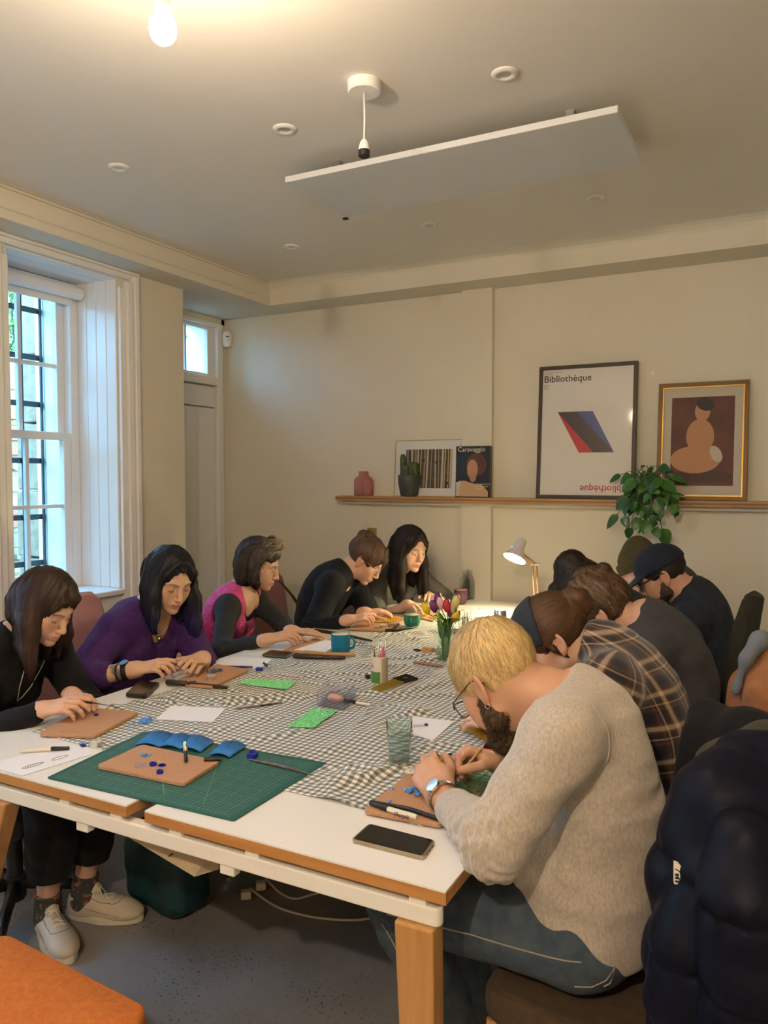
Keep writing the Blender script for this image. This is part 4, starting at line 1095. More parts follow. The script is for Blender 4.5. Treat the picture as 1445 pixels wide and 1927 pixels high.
def long_hair(p, col, spec, n=5200, seed=1, t=.014, lift=.005, width=.0036, side=.6, back=.0, steps=12, ds=.017, col2=None, face=None, cj=.3, jit=.18, top_mask=None, h=.0045, disp=.003, fringe=None, amt=1., locks=(), t_off=.004, halt=None):
    """spec: list of (x, y, z, length, r0, r1, bend) falls of hair in head space that hang straight down in the world."""
    def ex(sd, L, s, R):
        q = np.random.default_rng(seed + 5)
        for a0, a1, nl, ln, rr in locks:
            for a in np.linspace(a0, a1, nl):
                t = math.radians(a + q.uniform(-4, 4)); c_ = L((.066 + t_off) * math.sin(t), -.012 - (.084 + t_off) * math.cos(t), .015 + q.uniform(-.01, .02)); l_ = ln * q.uniform(.82, 1.12); o_ = R[0] * math.sin(t) * .02 - R[1] * .012 * math.cos(t) + V(*q.normal(0, .006, 3))
                sd.chain([c_, c_ + DOWN * l_ * .35 + o_ * .8, c_ + DOWN * l_ * .75 + o_ * 1.2, c_ + DOWN * l_ + o_ * 1.1], [rr * 1.2, rr * 1.1, rr * .8, rr * .25], .016, .02)
        for x, y, z, ln, r0, r1, bx, by in spec:
            a = L(x, y, z); m = a + DOWN * ln * .5 + (R[0] * bx + R[1] * by) * .5; b = a + DOWN * ln + R[0] * bx + R[1] * by
            sd.chain([a, m, b], [r0, (r0 + r1) / 2 * 1.05, r1], .03, .03)
        (face or face_cut)(sd, L, s, R)
        if fringe: fringe(sd, L, s, R)
    sd = hair_shell(p, t, ex, seed=seed, disp=disp, dscale=(85, 85, 12))
    v, f = mesh_sdf(sd, h)
    cc = np.repeat(np.array([col]) * .7, len(v), 0)
    if col2 is not None: cc = col2(v, cc, np.random.default_rng(1))
    o = np_mesh('hair', v, f, MH, p['root'], col=cc)
    st = strands('hair_strands', sd, p['root'], MH, gravity(p, side, back, amt), n, steps, ds, width, col, seed, lift, 0, src=v, mask=top_mask, jit=jit, cj=cj, col2=col2, parent=o, halt=halt or in_face(p))
    return sd, o
def fr1(sd, L, s, R):
    for x, z0 in ((-.045, -.005), (-.03, .01), (-.012, .018), (.012, .02), (.032, .012), (.05, -.005)):
        sd.chain([L(x * .4 - .01, .045, .112), L(x * .8, .080, .078), L(x * 1.1 + .008, .094 - abs(x) * .35, z0 + .034)], [.011, .009, .0025], .008, .01)
long_hair(p, (.034, .017, .011), [], locks=((-80, -38, 5, .23, .021), (38, 112, 7, .23, .019), (-38, 38, 5, .12, .026)),
          fringe=fr1, seed=11, steps=12, ds=.020, side=.8)
M_lace = mat('lace_cord', (.42, .40, .33), .7)
Ft = torso_frame(J)
sdt = Sdf(); fit_top(J, .016, .95, .006, cuffr=.033, neck=.060, collar=.0, ch=.01)(sdt)
a0 = J['nb'] + Ft[1] * .09
part('cord_necklace', seam(sdt, [a0 + Ft[1] * .05 + Ft[0] * x - Ft[2] * z for x, z in ((-.05, .0), (-.045, .06), (-.028, .12), (-.01, .17), (.0, .19), (.006, .165), (.02, .12), (.03, .06), (.04, .0))], .0022, .003), M_lace, p['root'], smooth=True)
for fi, t in ((1, .62), (0, .8)): ring_on(p, 0, fi, t, M_silver)
def shoe_sock(p, s_, toe, sock_m, shoe_m, z0=.0, pattern=None, shoe_l=.27, name='trainer', sock_h=.055, lace=True):
    J = p['J']; an = J['an' + s_]; t = unit(V(toe[0], toe[1], 0)); r = np.cross(t, V(0, 0, 1)); Fz = np.stack([r, t, V(0, 0, 1)])
    heel = V(an[0], an[1], 0) - t * .055; o = lambda a, b, c: heel + r * a + t * b + V(0, 0, c + z0)
    sk = Sdf(); up = unit(J['kn' + s_] - an); sk.cone(o(0, .05, .06), an + up * .015, .040, .037, .03); sk.cone(an, an + up * sock_h, .037, .043, .02, cutb=True); sk.cone(o(0, .06, .055), o(0, .15, .045), .036, .03, .03)
    v, f = mesh_sdf(sk, .005); np_mesh('sock', v, f, sock_m, p['root'])
    sh = Sdf(); sh.ell(o(0, .05, .046), (.038, .056, .054), Fz, .02); sh.ell(o(0, .13, .042), (.042, .085, .040), Fz, .04); sh.ell(o(.002, .205, .034), (.046, .066, .030), Fz, .04)
    sh.cutplane(o(0, .1, .016), (0, 0, -1)); sh.cutcone(o(0, .045, .075), an + up * .08, .034, .046, .006); sh.tor(o(0, .044, .086), V(0, 0, 1) * .93 - t * .35, .0345, .0065, k=.012)
    sh.cone(o(0, .092, .082), o(0, .098, .108), .022, .017, .014)
    v, f = mesh_sdf(sh, .0045); so = np_mesh(name, v, f, shoe_m, p['root'])
    pl = []
    for k in range(22):
        q = 2 * math.pi * k / 22; wv = .050 if math.sin(q) > -.2 else .044; pl.append((wv * math.cos(q) * (1 - .12 * max(0, -math.sin(q))), .128 + .143 * math.sin(q)))
    part('sole', MB().prism(pl, 0, .026, (heel + V(0, 0, z0), r, t, V(0, 0, 1))), mat('rubber_sole', (.60, .54, .43), .7), so, bevel=.006)
    if lace:
        mb = MB()
        for k in range(5):
            y = .088 + k * .017
            for g in (1, -1): m_ = seam(sh, [o(-.026 * g, y, .1), o(-.012 * g, y + .005, .11), o(.012 * g, y + .010, .11), o(.026 * g, y + .014, .1)], .0026, .0018); mb.add(m_.v, m_.f)
        for g in (-1, 1): m_ = seam(sh, [o(.004 * g, .088, .12), o(.022 * g, .082, .12), o(.036 * g, .095, .11), o(.040 * g, .115, .10)], .0024, .002); mb.add(m_.v, m_.f)
        part('laces', mb, mat('cotton_lace', (.70, .64, .52), .8), so, smooth=True)
        mb = MB(); gm = mat('shoe_stitching', (.26, .21, .15), .8)
        for pts in ([(.050 * math.sin(t), .165 + .035 * math.cos(t), .09) for t in np.linspace(-1.5, 1.5, 13)], [(.034, .085, .09), (.040, .13, .08), (.038, .165, .08)], [(-.034, .085, .09), (-.040, .13, .08), (-.038, .165, .08)], [(.05, .06, .06), (.05, .10, .05), (.052, .15, .042), (.053, .20, .036)], [(-.05, .06, .06), (-.05, .10, .05), (-.052, .15, .042), (-.053, .20, .036)]):
            m_ = seam(sh, [o(*q) for q in pts], .0011, .0003); mb.add(m_.v, m_.f)
        part('stitching', mb, gm, so, smooth=True)
    return so
sb_ = Sdf(); [sb_.cone(lerp(J['kn' + s_], J['an' + s_], .4), J['an' + s_], .046, .033, 0) for s_ in 'LR']; v, f = mesh_sdf(sb_, .007)
np_mesh('bare_shins', v, f, M_skin, p['root'], col=np.repeat(np.array([(.58, .34, .25)]), len(v), 0))
M_shoe = mat('cream_leather', (.60, .52, .39), .55, col2=(.50, .42, .31), nscale=9., bump=.1, bscale=90.)
M_sock1 = mat('patterned_sock', (.045, .05, .045), .9, col2=(.34, .11, .05), nscale=60., thresh=(.58, .60), bump=.2, bscale=500.)
shoe_sock(p, 'R', (.94, -.35), M_sock1, M_shoe); shoe_sock(p, 'L', (.93, .36), M_sock1, M_shoe)

# ---- P2: woman in the purple jumper
J = sit((-2.60, 2.42, .58), atX(280, 1152, -2.44), (1, -.12), sw=.175, fem=1, w=1.16, aw=1.15, bow=.03, hunch=.03, bust=1.2, belly=.02)
arm(J, 'R', (-2.55, 2.05, .74), (-2.187, 2.145, .79), (.89, .42, -.17), (.05, -.35, .93))
arm(J, 'L', (-2.48, 2.80, .72), (-2.060, 2.375, .795), (.35, -.90, -.2), (.35, .2, .9))
H = mkH(atX(320, 1090, -2.315), (.84, -.30, -.42), (.40, -.10, .90), 1.06, 1, .95)
check('P2', J, H)
tat = lambda V_, P, C, mix: [mix(np.clip((vnoise(V_ * 38, 5) + .15) * 2.2, 0, .85) * (np.linalg.norm(V_ - lerp(P2J['elR'], P2J['wrR'], .55), axis=1) < .085) , np.array(c_)) for c_ in ((.10, .12, .10),)]
P2J = J
p = person('woman with long blue-black hair and purple jumper second on the left', J, H, (.60, .37, .24), res=.0035, hands=('rest', 'point'), hs=.98, bare=.42,
           col_kw=dict(brow=(.08, .05, .04), lips=(.50, .10, .12), nails=(.06, .02, .10), extra=tat))
P2 = p
eyes(p)
M_purple = fabric('purple_wool', (.060, .020, .120), (.045, .014, .095), 50., bump=.35)
garment('purple_jumper', fit_top(J, .016, .55, .012, cuffr=.046, neck=.062, collar=.0, wide=.012, vneck=.11, vw=.066, loose=.4), J, M_purple, p['root'], .0065, .006, 21)
garment('dark_trousers', trousers(J, .010, .95, 1.1), J, M_blkt, p['root'], .012, .003, 25, legs=True, arms=False)
def c2(P, C, q):
    z = P[:, 2]; w_ = np.clip((1.075 - z) / .12, 0, 1)[:, None] * np.clip(.55 + .5 * vnoise(P * np.array([60, 60, 9], f32), 4), 0, 1)[:, None]
    return C * (1 - w_) + np.array([[.035, .030, .16]]) * w_
def fr2(sd, L, s, R):
    for x, y0 in ((-1, .07), (1, .06)): sd.chain([L(x * .012, .060, .108), L(x * .058, .062, .06), L(x * .076, .03, -.01)], [.012, .013, .014], .012, .012)
long_hair(p, (.012, .011, .016), [], locks=((-112, -40, 8, .29, .024), (40, 112, 7, .24, .022), (-40, 40, 5, .13, .03)),
          seed=21, fringe=fr2, face=lambda sd, L, s, R: face_cut(sd, L, s, R, w=.060, top=.088), col2=c2, disp=.005, steps=12, ds=.02, jit=.25, side=.9, n=5600)
bangle(p, 'R', .86, .0335, M_black, 'smart_watch', .022, .005, dial=M_black)
bangle(p, 'R', .74, .034, mat('dark_beads', (.06, .035, .03), .3), 'bead_bracelet', .007, .007)
for hi, fi, t in ((0, 1, .6), (0, 2, .5), (1, 2, .5)): ring_on(p, hi, fi, t)
Ft = torso_frame(J); sdk = p['sd']
part('gold_necklace', seam(sdk, [J['nb'] + Ft[1] * .10 + Ft[0] * x - Ft[2] * z for x, z in ((-.055, -.02), (-.045, .02), (-.02, .055), (0, .065), (.02, .055), (.045, .02), (.055, -.02))], .0022, .001), M_gold, p['root'], smooth=True)
part('pendant', MB().sphere(tuple((J['nb'] + Ft[1] * .115 - Ft[2] * .066)), (.009, .009, .011)), M_gold, p['root'], smooth=True)

# ---- P3: woman in the pink vest
J = sit((-2.60, 3.06, .575), atX(452, 1118, -2.46), (1, .22), sw=.16, fem=1, w=.98, bow=.035, hunch=.03, bust=1.1)
arm(J, 'R', (-2.52, 2.80, .72), (-2.06, 2.825, .79), (.80, .55, -.21), (0, -.40, .9))
arm(J, 'L', (-2.42, 3.42, .72), (-2.071, 3.03, .79), (.90, .40, -.17), (.2, .0, .95))
H = mkH(atX(488, 1062, -2.37), (.84, .36, -.34), (.34, .10, .92), 1.0, 1, 1.1)
check('P3', J, H)
p = person('woman with short greying hair and pink crinkled vest over dark sleeves', J, H, (.60, .36, .24), res=.0036, hands=('flat', 'point'), hs=.95,
           col_kw=dict(brow=(.05, .035, .03), lips=(.50, .20, .20)))
P3 = p
eyes(p)
M_char = fabric('charcoal_jersey', (.022, .025, .028), (.017, .019, .022), 60.)
garment('dark_long_sleeved_top', fit_top(J, .004, .93, .002, cuffr=.0, neck=.064, collar=0, wide=.02, vneck=.075, vw=.085), J, M_char, p['root'], .006, .002, 31)
M_pink = mat('pink_crinkle_fabric', (.62, .045, .24), .85, col2=(.46, .025, .16), nscale=90., bump=.9, bscale=70., sheen=.2)
def vest(sd):
    add_torso(sd, J, .011)
    F = torso_frame(J)
    for s_, g in (('L', -1), ('R', 1)):
        c_ = lerp(J['sh' + s_], J['nb'], .12); sd.cutell(c_ + F[0] * g * .045 - F[2] * .02, (.085, .085, .105), F, .008)
    sd.cutcone(J['nb'] + F[1] * .05 - F[2] * .045, J['nb'] + F[1] * .09 + F[2] * .13, .078, .1, .008); sd.cutcone(J['nb'] + F[1] * .08, J['nb'] + F[1] * .17 - F[2] * .085, .078, .04, .01)
garment('pink_vest', vest, J, M_pink, p['root'], .0055, .003, 35, fine=2.2, arms=False)
M_blue = fabric('blue_jeans', (.035, .06, .14), (.06, .10, .20), 30.)
garment('jeans', trousers(J, .010, .95, 1.02), J, M_blue, p['root'], .010, .003, 36, legs=True, arms=False)
def c3(P, C, q):
    R, c = H3['R'], H3['c']; Q = (P - c) @ R.T; g = np.exp(-(((Q - np.array([-.02, .06, .125])) / np.array([.045, .035, .035])) ** 2).sum(1))[:, None]
    g = np.clip(g * 1.5, 0, 1); return C * (1 - g) + np.array([[.62, .52, .38]]) * g
H3 = H
def fr3(sd, L, s, R):
    for k, (x, y, z) in enumerate(((-.042, .040, .122), (-.02, .062, .130), (.01, .066, .128), (.04, .045, .122), (-.03, .02, .138), (.02, .025, .140))): sd.ell(L(x, y, z), (.028, .026, .022), R, .012)
long_hair(p, (.034, .024, .021), [], locks=((-92, -30, 6, .135, .020), (30, 92, 6, .135, .020), (-30, 30, 5, .13, .024)),
          seed=31, face=lambda sd, L, s, R: (face_cut(sd, L, s, R, w=.066, top=.090), [sd.cutell(L(x * .07, .055, -.03), np.array((.03, .045, .08)) * s, R, .012) for x in (-1, 1)]), fringe=fr3, col2=c3, disp=.006, steps=8, ds=.018, jit=.4, side=.2, back=.7, n=4200, t=.018, halt=in_face(p, .075, .052, -.12, .075))
bangle(p, 'R', .95, .030, M_silver, 'bracelet', .008, .003)

# ---- P4: person in the black jumper bending low over the board
J = sit((-2.45, 3.87, .57), atX(637, 1080, -2.235), (1, .12), sw=.165, fem=1, w=1.05, aw=1.05, bow=.06, hunch=.04, bust=.8)
arm(J, 'R', (-2.38, 3.45, .68), (-1.975, 3.39, .79), (.70, .65, -.2), (0, -.3, .95))
arm(J, 'L', (-2.2, 4.1, .68), (-2.01, 3.63, .79), (.75, .55, -.25), (.2, .0, .95))
H = mkH(atX(688, 1053, -2.115), (.70, .26, -.66), (.66, .16, .73), 1.05, 1, 1.)
check('P4', J, H)
p = person('person in black jumper with pinned up hair and glasses bending over a board', J, H, (.66, .39, .28), res=.004, hands=('rest', 'point'), hs=.97)
eyes(p)
garment('black_jumper', fit_top(J, .018, .93, .008, cuffr=.036, neck=.056, collar=.009, ch=.04, loose=.4), J, fabric('black_wool', (.005, .006, .009), (.008, .009, .012), 60.), p['root'], .007, .005, 41)
garment('dark_trousers', trousers(J, .010, .95, 1.), J, M_blkt, p['root'], .014, .0, 45, legs=True, arms=False)
def fr4(sd, L, s, R):
    sd.ell(L(0, -.07, .112), (.036, .036, .026), R, .02); sd.ell(L(.02, -.095, .095), (.03, .03, .03), R, .02)
    for x in (-.035, -.012, .012, .036): sd.chain([L(x * .5, .05, .112), L(x, .088, .07), L(x * 1.2, .096, .035)], [.014, .010, .004], .008, .01)
def up_cut(low=-.045):
    def fc(sd, L, s, R):
        face_cut(sd, L, s, R, w=.062, top=.075, low=-.16); sd.cutplane(L(0, -.06, low), -R[2] * .9 - R[1] * .45)
        for x in (-1, 1): sd.cutell(L(x * .085, .0, -.03), np.array((.03, .042, .042)) * s, R, .01)
    return fc
sd4, o = None, None
hs4 = hair_shell(p, .012, lambda sd, L, s, R: (up_cut()(sd, L, s, R), fr4(sd, L, s, R)), seed=41, disp=.003)
v, f = mesh_sdf(hs4, .0045); hc = (.095, .055, .034)
o = np_mesh('hair', v, f, MH, p['root'], col=np.repeat(np.array([hc]) * .6, len(v), 0))
strands('hair_strands', hs4, p['root'], MH, toward(p, p['L'](0, -.085, .13)), 3400, 8, .012, .0036, hc, 41, .004, src=v, jit=.25, cj=.4, parent=o, halt=in_face(p))
glasses(p, M_silver, th=.0013)
Ft = torso_frame(J)
e1 = unit(np.cross(J['nx'], V(0, 0, 1))); e2 = np.cross(J['nx'], e1)
part('chain_necklace', MB().tube([J['nb'] + J['nx'] * .052 + (e1 * math.cos(t) + e2 * math.sin(t)) * .066 for t in np.linspace(0, 2 * math.pi, 30)], .0028, 6), mat('pearl', (.7, .66, .52), .3), p['root'], smooth=True)

# ---- P5: woman reaching across the far end
J = sit((-2.30, 4.31, .57), atY(750, 1076, 4.29), (1, -.5), sw=.165, fem=1, w=1.02, bow=.04, hunch=.03)
arm(J, 'R', atY(722, 1150, 3.98), atY(768, 1138, 3.93), (.80, -.38, -.22), (.2, -.2, .95))
arm(J, 'L', (-1.90, 4.55, .74), atz(806, 1122, .79), (.5, -.8, -.2), (.3, .1, .95))
H = mkH(atY(772, 1032, 4.14), (.86, -.40, -.30), (.28, -.12, .93), 1.04, 1)
check('P5', J, H)
p = person('woman with long straight black hair and grey jumper reaching across the far end', J, H, (.66, .41, .30), res=.004, hands=('rest', 'rest'), hs=.97, bare=.3, col_kw=dict(lips=(.5, .2, .18)))
P5 = p
eyes(p, .7)
garment('grey_jumper', fit_top(J, .018, .42, .012, cuffr=.046, neck=.058, collar=.008, ch=.03, loose=.4), J, fabric('grey_wool', (.125, .120, .108), (.10, .095, .085), 60.), p['root'], .007, .005, 51)
garment('dark_trousers', trousers(J, .010, .95, 1.), J, M_blkt, p['root'], .014, .0, 55, legs=True, arms=False)
long_hair(p, (.018, .012, .011), [], locks=((-108, -40, 7, .28, .022), (40, 112, 7, .29, .022), (-40, 40, 5, .12, .03)),
          seed=51, side=1.3, face=lambda sd, L, s, R: face_cut(sd, L, s, R, w=.060, top=.088), fringe=lambda sd, L, s, R: [sd.chain([L(x * .004, .06, .112), L(x * .045, .074, .06), L(x * .066, .05, 0)], [.011, .012, .014], .01, .012) for x in (-1, 1)], n=4000)
# ---- P7: person in the plaid shirt, second on the right
J = sit((-.34, 2.24, .575), atY(1132, 1222, 2.23), (-1, .05), sw=.175, fem=1, w=1.02, aw=1.0, bow=.075, hunch=.05, bust=.7, shL=atY(1148, 1288, 2.07))
arm(J, 'L', (-.45, 1.96, .60), (-.72, 2.12, .80), (-.9, .35, -.2), (0, -.2, .95))
arm(J, 'R', (-.45, 2.46, .60), (-.72, 2.34, .80), (-.9, -.35, -.2), (0, .2, .95))
H = mkH(atY(1042, 1205, 2.22), (-.72, -.20, -.66), (-.66, -.14, .74), 1.05, 1)
check('P7', J, H)
p = person('person in brown and cream plaid shirt with dark headband bowed low second on the right', J, H, (.60, .36, .25), res=.0036, hands=('rest', 'tool'))
P7 = p
eyes(p)
def plaid(name, base, bands, per=.115):
    """Woven check: the same coloured bands run along both fabric directions and are averaged."""
    m = bpy.data.materials.new(name); m.use_nodes = True; t = m.node_tree; N, L = t.nodes, t.links; b = N['Principled BSDF']
    at = N.new('ShaderNodeAttribute'); at.attribute_name = 'cloth'; sp = N.new('ShaderNodeSeparateXYZ'); L.new(at.outputs['Vector'], sp.inputs[0]); outs = []
    for k in (0, 1):
        d = N.new('ShaderNodeMath'); d.operation = 'DIVIDE'; L.new(sp.outputs[k], d.inputs[0]); d.inputs[1].default_value = per
        fr = N.new('ShaderNodeMath'); fr.operation = 'FRACT'; L.new(d.outputs[0], fr.inputs[0])
        r = N.new('ShaderNodeValToRGB'); cr = r.color_ramp; cr.interpolation = 'LINEAR'
        while len(cr.elements) > 1: cr.elements.remove(cr.elements[-1])
        cr.elements[0].position = bands[0][0]; cr.elements[0].color = (*bands[0][1], 1)
        for p_, c in bands[1:]: e = cr.elements.new(p_); e.color = (*c, 1)
        L.new(fr.outputs[0], r.inputs[0]); outs.append(r.outputs[0])
    mx = N.new('ShaderNodeMix'); mx.data_type = 'RGBA'; mx.inputs[0].default_value = .5; L.new(outs[0], mx.inputs[6]); L.new(outs[1], mx.inputs[7])
    L.new(mx.outputs[2], b.inputs['Base Color']); b.inputs['Roughness'].default_value = .9; b.inputs['Sheen Weight'].default_value = .3; b.inputs['Specular IOR Level'].default_value = .2
    n = N.new('ShaderNodeTexNoise'); n.inputs['Scale'].default_value = 600; tc = N.new('ShaderNodeTexCoord'); L.new(tc.outputs['Object'], n.inputs['Vector'])
    bp = N.new('ShaderNodeBump'); bp.inputs['Strength'].default_value = .3; bp.inputs['Distance'].default_value = .01; L.new(n.outputs['Fac'], bp.inputs['Height']); L.new(bp.outputs[0], b.inputs['Normal'])
    MATS[name] = m; return m
brn, crm, nvy, rst, dk = (.10, .05, .028), (.50, .38, .25), (.010, .009, .022), (.095, .042, .024), (.024, .016, .014)
M_plaid = plaid('plaid_flannel', brn, [(0, dk), (.08, brn), (.13, crm), (.21, crm), (.26, rst), (.33, dk), (.40, nvy), (.60, nvy), (.66, dk), (.74, rst), (.82, dk), (.865, crm), (.89, dk), (.99, dk)], .092)
def collar7(sd):
    F = torso_frame(J); fit_top(J, .022, .93, .012, cuffr=.038, neck=.062, collar=.010, ch=.03, loose=.9, hemz=-.12)(sd)
    sd.tor(J['nb'] + J['nx'] * .018, J['nx'], .075, .011, k=.012)
garment('plaid_shirt', collar7, J, M_plaid, p['root'], .0055, .006, 71, uv=True)
garment('trousers', trousers(J, .010, .95, 1.), J, M_blkt, p['root'], .012, .003, 75, legs=True, arms=False)
def ex7(sd, L, s, R):
    up_cut(-.05)(sd, L, s, R)
    for c_, r_ in (((0, -.122, .025), .038), ((.014, -.132, .048), .030), ((-.018, -.128, .05), .030), ((.0, -.115, .066), .032)): sd.ell(L(*c_), (r_, r_ * .9, r_ * .8), R, .010)
    for x in (-1, 1): sd.chain([L(x * .071, .02, .03), L(x * .079, .006, -.01), L(x * .072, -.01, -.05)], [.008, .007, .003], .008, .01)
h7 = hair_shell(p, .010, ex7, seed=71, disp=.002); v, f = mesh_sdf(h7, .0042); hc = (.075, .036, .018)
o = np_mesh('hair', v, f, MH, p['root'], col=np.repeat(np.array([hc]) * .6, len(v), 0))
strands('hair_strands', h7, p['root'], MH, toward(p, p['L'](0, -.125, .04)), 4000, 9, .013, .0034, hc, 71, .003, src=v, jit=.12, cj=.35, parent=o)
hb = Sdf(); L = p['L']; hb.ell(L(0, -.012, .040), np.array((.092, .114, .099)) * p['H']['s'], p['H']['R'], 0); hb.cutplane(L(0, -.022, .12), -p['H']['R'][1] * .93 - p['H']['R'][2] * .36); hb.cutplane(L(0, .08, .034), -p['H']['R'][2] * .95 + p['H']['R'][1] * .25, .006)
hb.disp = lambda P: (.002 * vnoise(P * np.array([90, 90, 30], f32), 4)).astype(f32)
v, f = mesh_sdf(hb, .0045); np_mesh('headband', v, f, fabric('slate_headband', (.025, .030, .040)), p['root'])

# ---- P8: person in the washed black T-shirt, third on the right
J = sit((-.34, 2.78, .575), atY(1217, 1172, 2.76), (-1, .05), sw=.185, w=1.03, aw=1.02, bow=.075, hunch=.05, shL=atY(1216, 1232, 2.60))
arm(J, 'L', (-.5, 2.52, .62), (-.75, 2.66, .80), (-.95, .25, -.2), (0, -.2, .95))
arm(J, 'R', (-.5, 3.05, .62), (-.75, 2.92, .80), (-.95, -.25, -.2), (0, .2, .95))
H = mkH(atY(1135, 1155, 2.75), (-.62, .04, -.76), (-.76, .04, .62), 1.08, 1)
check('P8', J, H)
p = person('person in washed black T-shirt with messy brown hair third on the right', J, H, (.60, .35, .24), res=.004, hands=('rest', 'tool'), bare=.1)
eyes(p); hoop(p, -1, .009)
M_wash = fabric('washed_black_cotton', (.055, .055, .062), (.042, .042, .047), 14.)
garment('t_shirt', fit_top(J, .020, 0, cuffr=0, neck=.064, collar=.006, ch=.004, loose=.7, hemz=-.10), J, M_wash, p['root'], .0065, .006, 81)
garment('trousers', trousers(J, .010, .95, 1.), J, M_blkt, p['root'], .014, .0, 85, legs=True, arms=False)
def ex8(sd, L, s, R):
    up_cut(-.045)(sd, L, s, R)
    for c_, r_ in (((0, -.05, .118), .042), ((.03, -.03, .12), .034), ((-.035, -.03, .118), .034), ((0, -.10, .09), .04)): sd.ell(L(*c_), (r_, r_, r_ * .8), R, .014)
h8 = hair_shell(p, .016, ex8, seed=81, disp=.006, dscale=(45, 45, 20)); v, f = mesh_sdf(h8, .0045); hc = (.085, .048, .026)
def c8(P, C, q):
    w_ = (q.uniform(0, 1, (len(P), 1)) > .88) * .5; return C * (1 - w_) + np.array([[.36, .25, .14]]) * w_
o = np_mesh('hair', v, f, MH, p['root'], col=np.repeat(np.array([hc]) * .6, len(v), 0))
strands('hair_strands', h8, p['root'], MH, toward(p, p['L'](0, -.03, .15)), 4200, 8, .012, .0032, hc, 81, .005, .002, src=v, jit=.3, cj=.4, col2=c8, parent=o)

# ---- P9: dark-haired person mostly hidden behind P8
J = sit((-.42, 3.20, .575), (-.60, 3.20, 1.00), (-1, .1), sw=.135, fem=1, w=.86, bow=.08, hunch=.05)
arm(J, 'L', (-.6, 3.02, .65), (-.90, 3.12, .80), (-.95, .25, -.2), (0, -.2, .95))
arm(J, 'R', (-.6, 3.42, .65), (-.90, 3.30, .80), (-.95, -.25, -.2), (0, .2, .95))
H = mkH(atY(1098, 1122, 3.20), (-.72, .06, -.68), (-.68, .06, .72), 1.04, 1)
check('P9', J, H)
p = person('person with dark pinned up hair mostly hidden behind the washed black T-shirt', J, H, (.60, .36, .25), res=.0045, hands=('rest', 'rest'))
garment('dark_top', fit_top(J, .016, .93, cuffr=.034, collar=.006), J, M_char, p['root'], .009, .004, 91)
garment('trousers', trousers(J, .010, .95, 1.), J, M_blkt, p['root'], .016, .0, 95, legs=True, arms=False)
def ex9(sd, L, s, R):
    up_cut(-.05)(sd, L, s, R); sd.ell(L(0, -.04, .13), np.array((.062, .066, .055)), R, .03)
    sd.chain([L(-.05, .06, .09), L(-.06, .105, .03), L(-.05, .10, -.07)], [.02, .022, .012], .02, .02); sd.chain([L(.05, .06, .09), L(.06, .10, .03), L(.05, .09, -.07)], [.02, .022, .012], .02, .02)
h9 = hair_shell(p, .016, ex9, seed=91, disp=.004); v, f = mesh_sdf(h9, .005); hc = (.022, .014, .010)
o = np_mesh('hair', v, f, MH, p['root'], col=np.repeat(np.array([hc]) * .7, len(v), 0))
strands('hair_strands', h9, p['root'], MH, toward(p, p['L'](0, -.05, .16)), 2600, 8, .014, .0036, hc, 91, .005, .003, src=v, jit=.3, cj=.4, parent=o)

# ---- P10: man in the navy cap
J = sit((-.34, 3.62, .60), atY(1306, 1120, 3.62), (-1, .02), sw=.18, w=.95, aw=1.0, bow=.055, hunch=.045, shL=atY(1296, 1180, 3.46))
arm(J, 'L', (-.5, 3.36, .66), (-.75, 3.50, .80), (-.95, .25, -.2), (0, -.2, .95))
arm(J, 'R', (-.5, 3.88, .66), (-.75, 3.76, .80), (-.95, -.25, -.2), (0, .2, .95))
H = mkH(atY(1244, 1084, 3.60), (-.86, -.14, -.46), (-.44, -.06, .88), 1.04)
check('P10', J, H)
p = person('man in navy baseball cap, dark glasses and dark denim shirt on the right', J, H, (.56, .33, .23), res=.0038, hands=('rest', 'tool'), hs=1.05)
eyes(p); P10 = p
M_dden = fabric('dark_denim', (.014, .019, .030), (.022, .030, .048), 30., bump=.35)
def shirt10(sd):
    F = torso_frame(J); fit_top(J, .020, .93, .010, cuffr=.038, neck=.062, collar=.010, ch=.038, loose=.7, hemz=-.10)(sd)
    sd.tor(J['nb'] + J['nx'] * .022, J['nx'], .075, .012, k=.012)
garment('denim_shirt', shirt10, J, M_dden, p['root'], .0065, .006, 101)
garment('trousers', trousers(J, .010, .95, 1.), J, fabric('olive_cotton', (.055, .05, .03)), p['root'], .014, .0, 105, legs=True, arms=False)
def cut10(sd, L, s, R):
    up_cut(-.055)(sd, L, s, R); sd.cutplane(L(0, 0, .065), R[2])
h10 = hair_shell(p, .008, cut10, seed=101, disp=.002, dscale=(80, 80, 80)); v, f = mesh_sdf(h10, .0042); hc = (.022, .017, .014)
np_mesh('hair', v, f, MH, p['root'], col=np.repeat(np.array([hc]), len(v), 0))
strands('hair_strands', h10, p['root'], MH, gravity(p), 900, 4, .008, .003, hc, 101, .002, .002, src=v, jit=.3)
bs = beard_sd(p); bs.ops = bs.ops[:]; L, s, R = p['L'], p['H']['s'], p['H']['R']
v, f = mesh_sdf(bs, .004); v = v - R[1] * .0035; np_mesh('beard', v, f, MH, p['root'], col=np.repeat(np.array([(.05, .036, .03)]), len(v), 0))
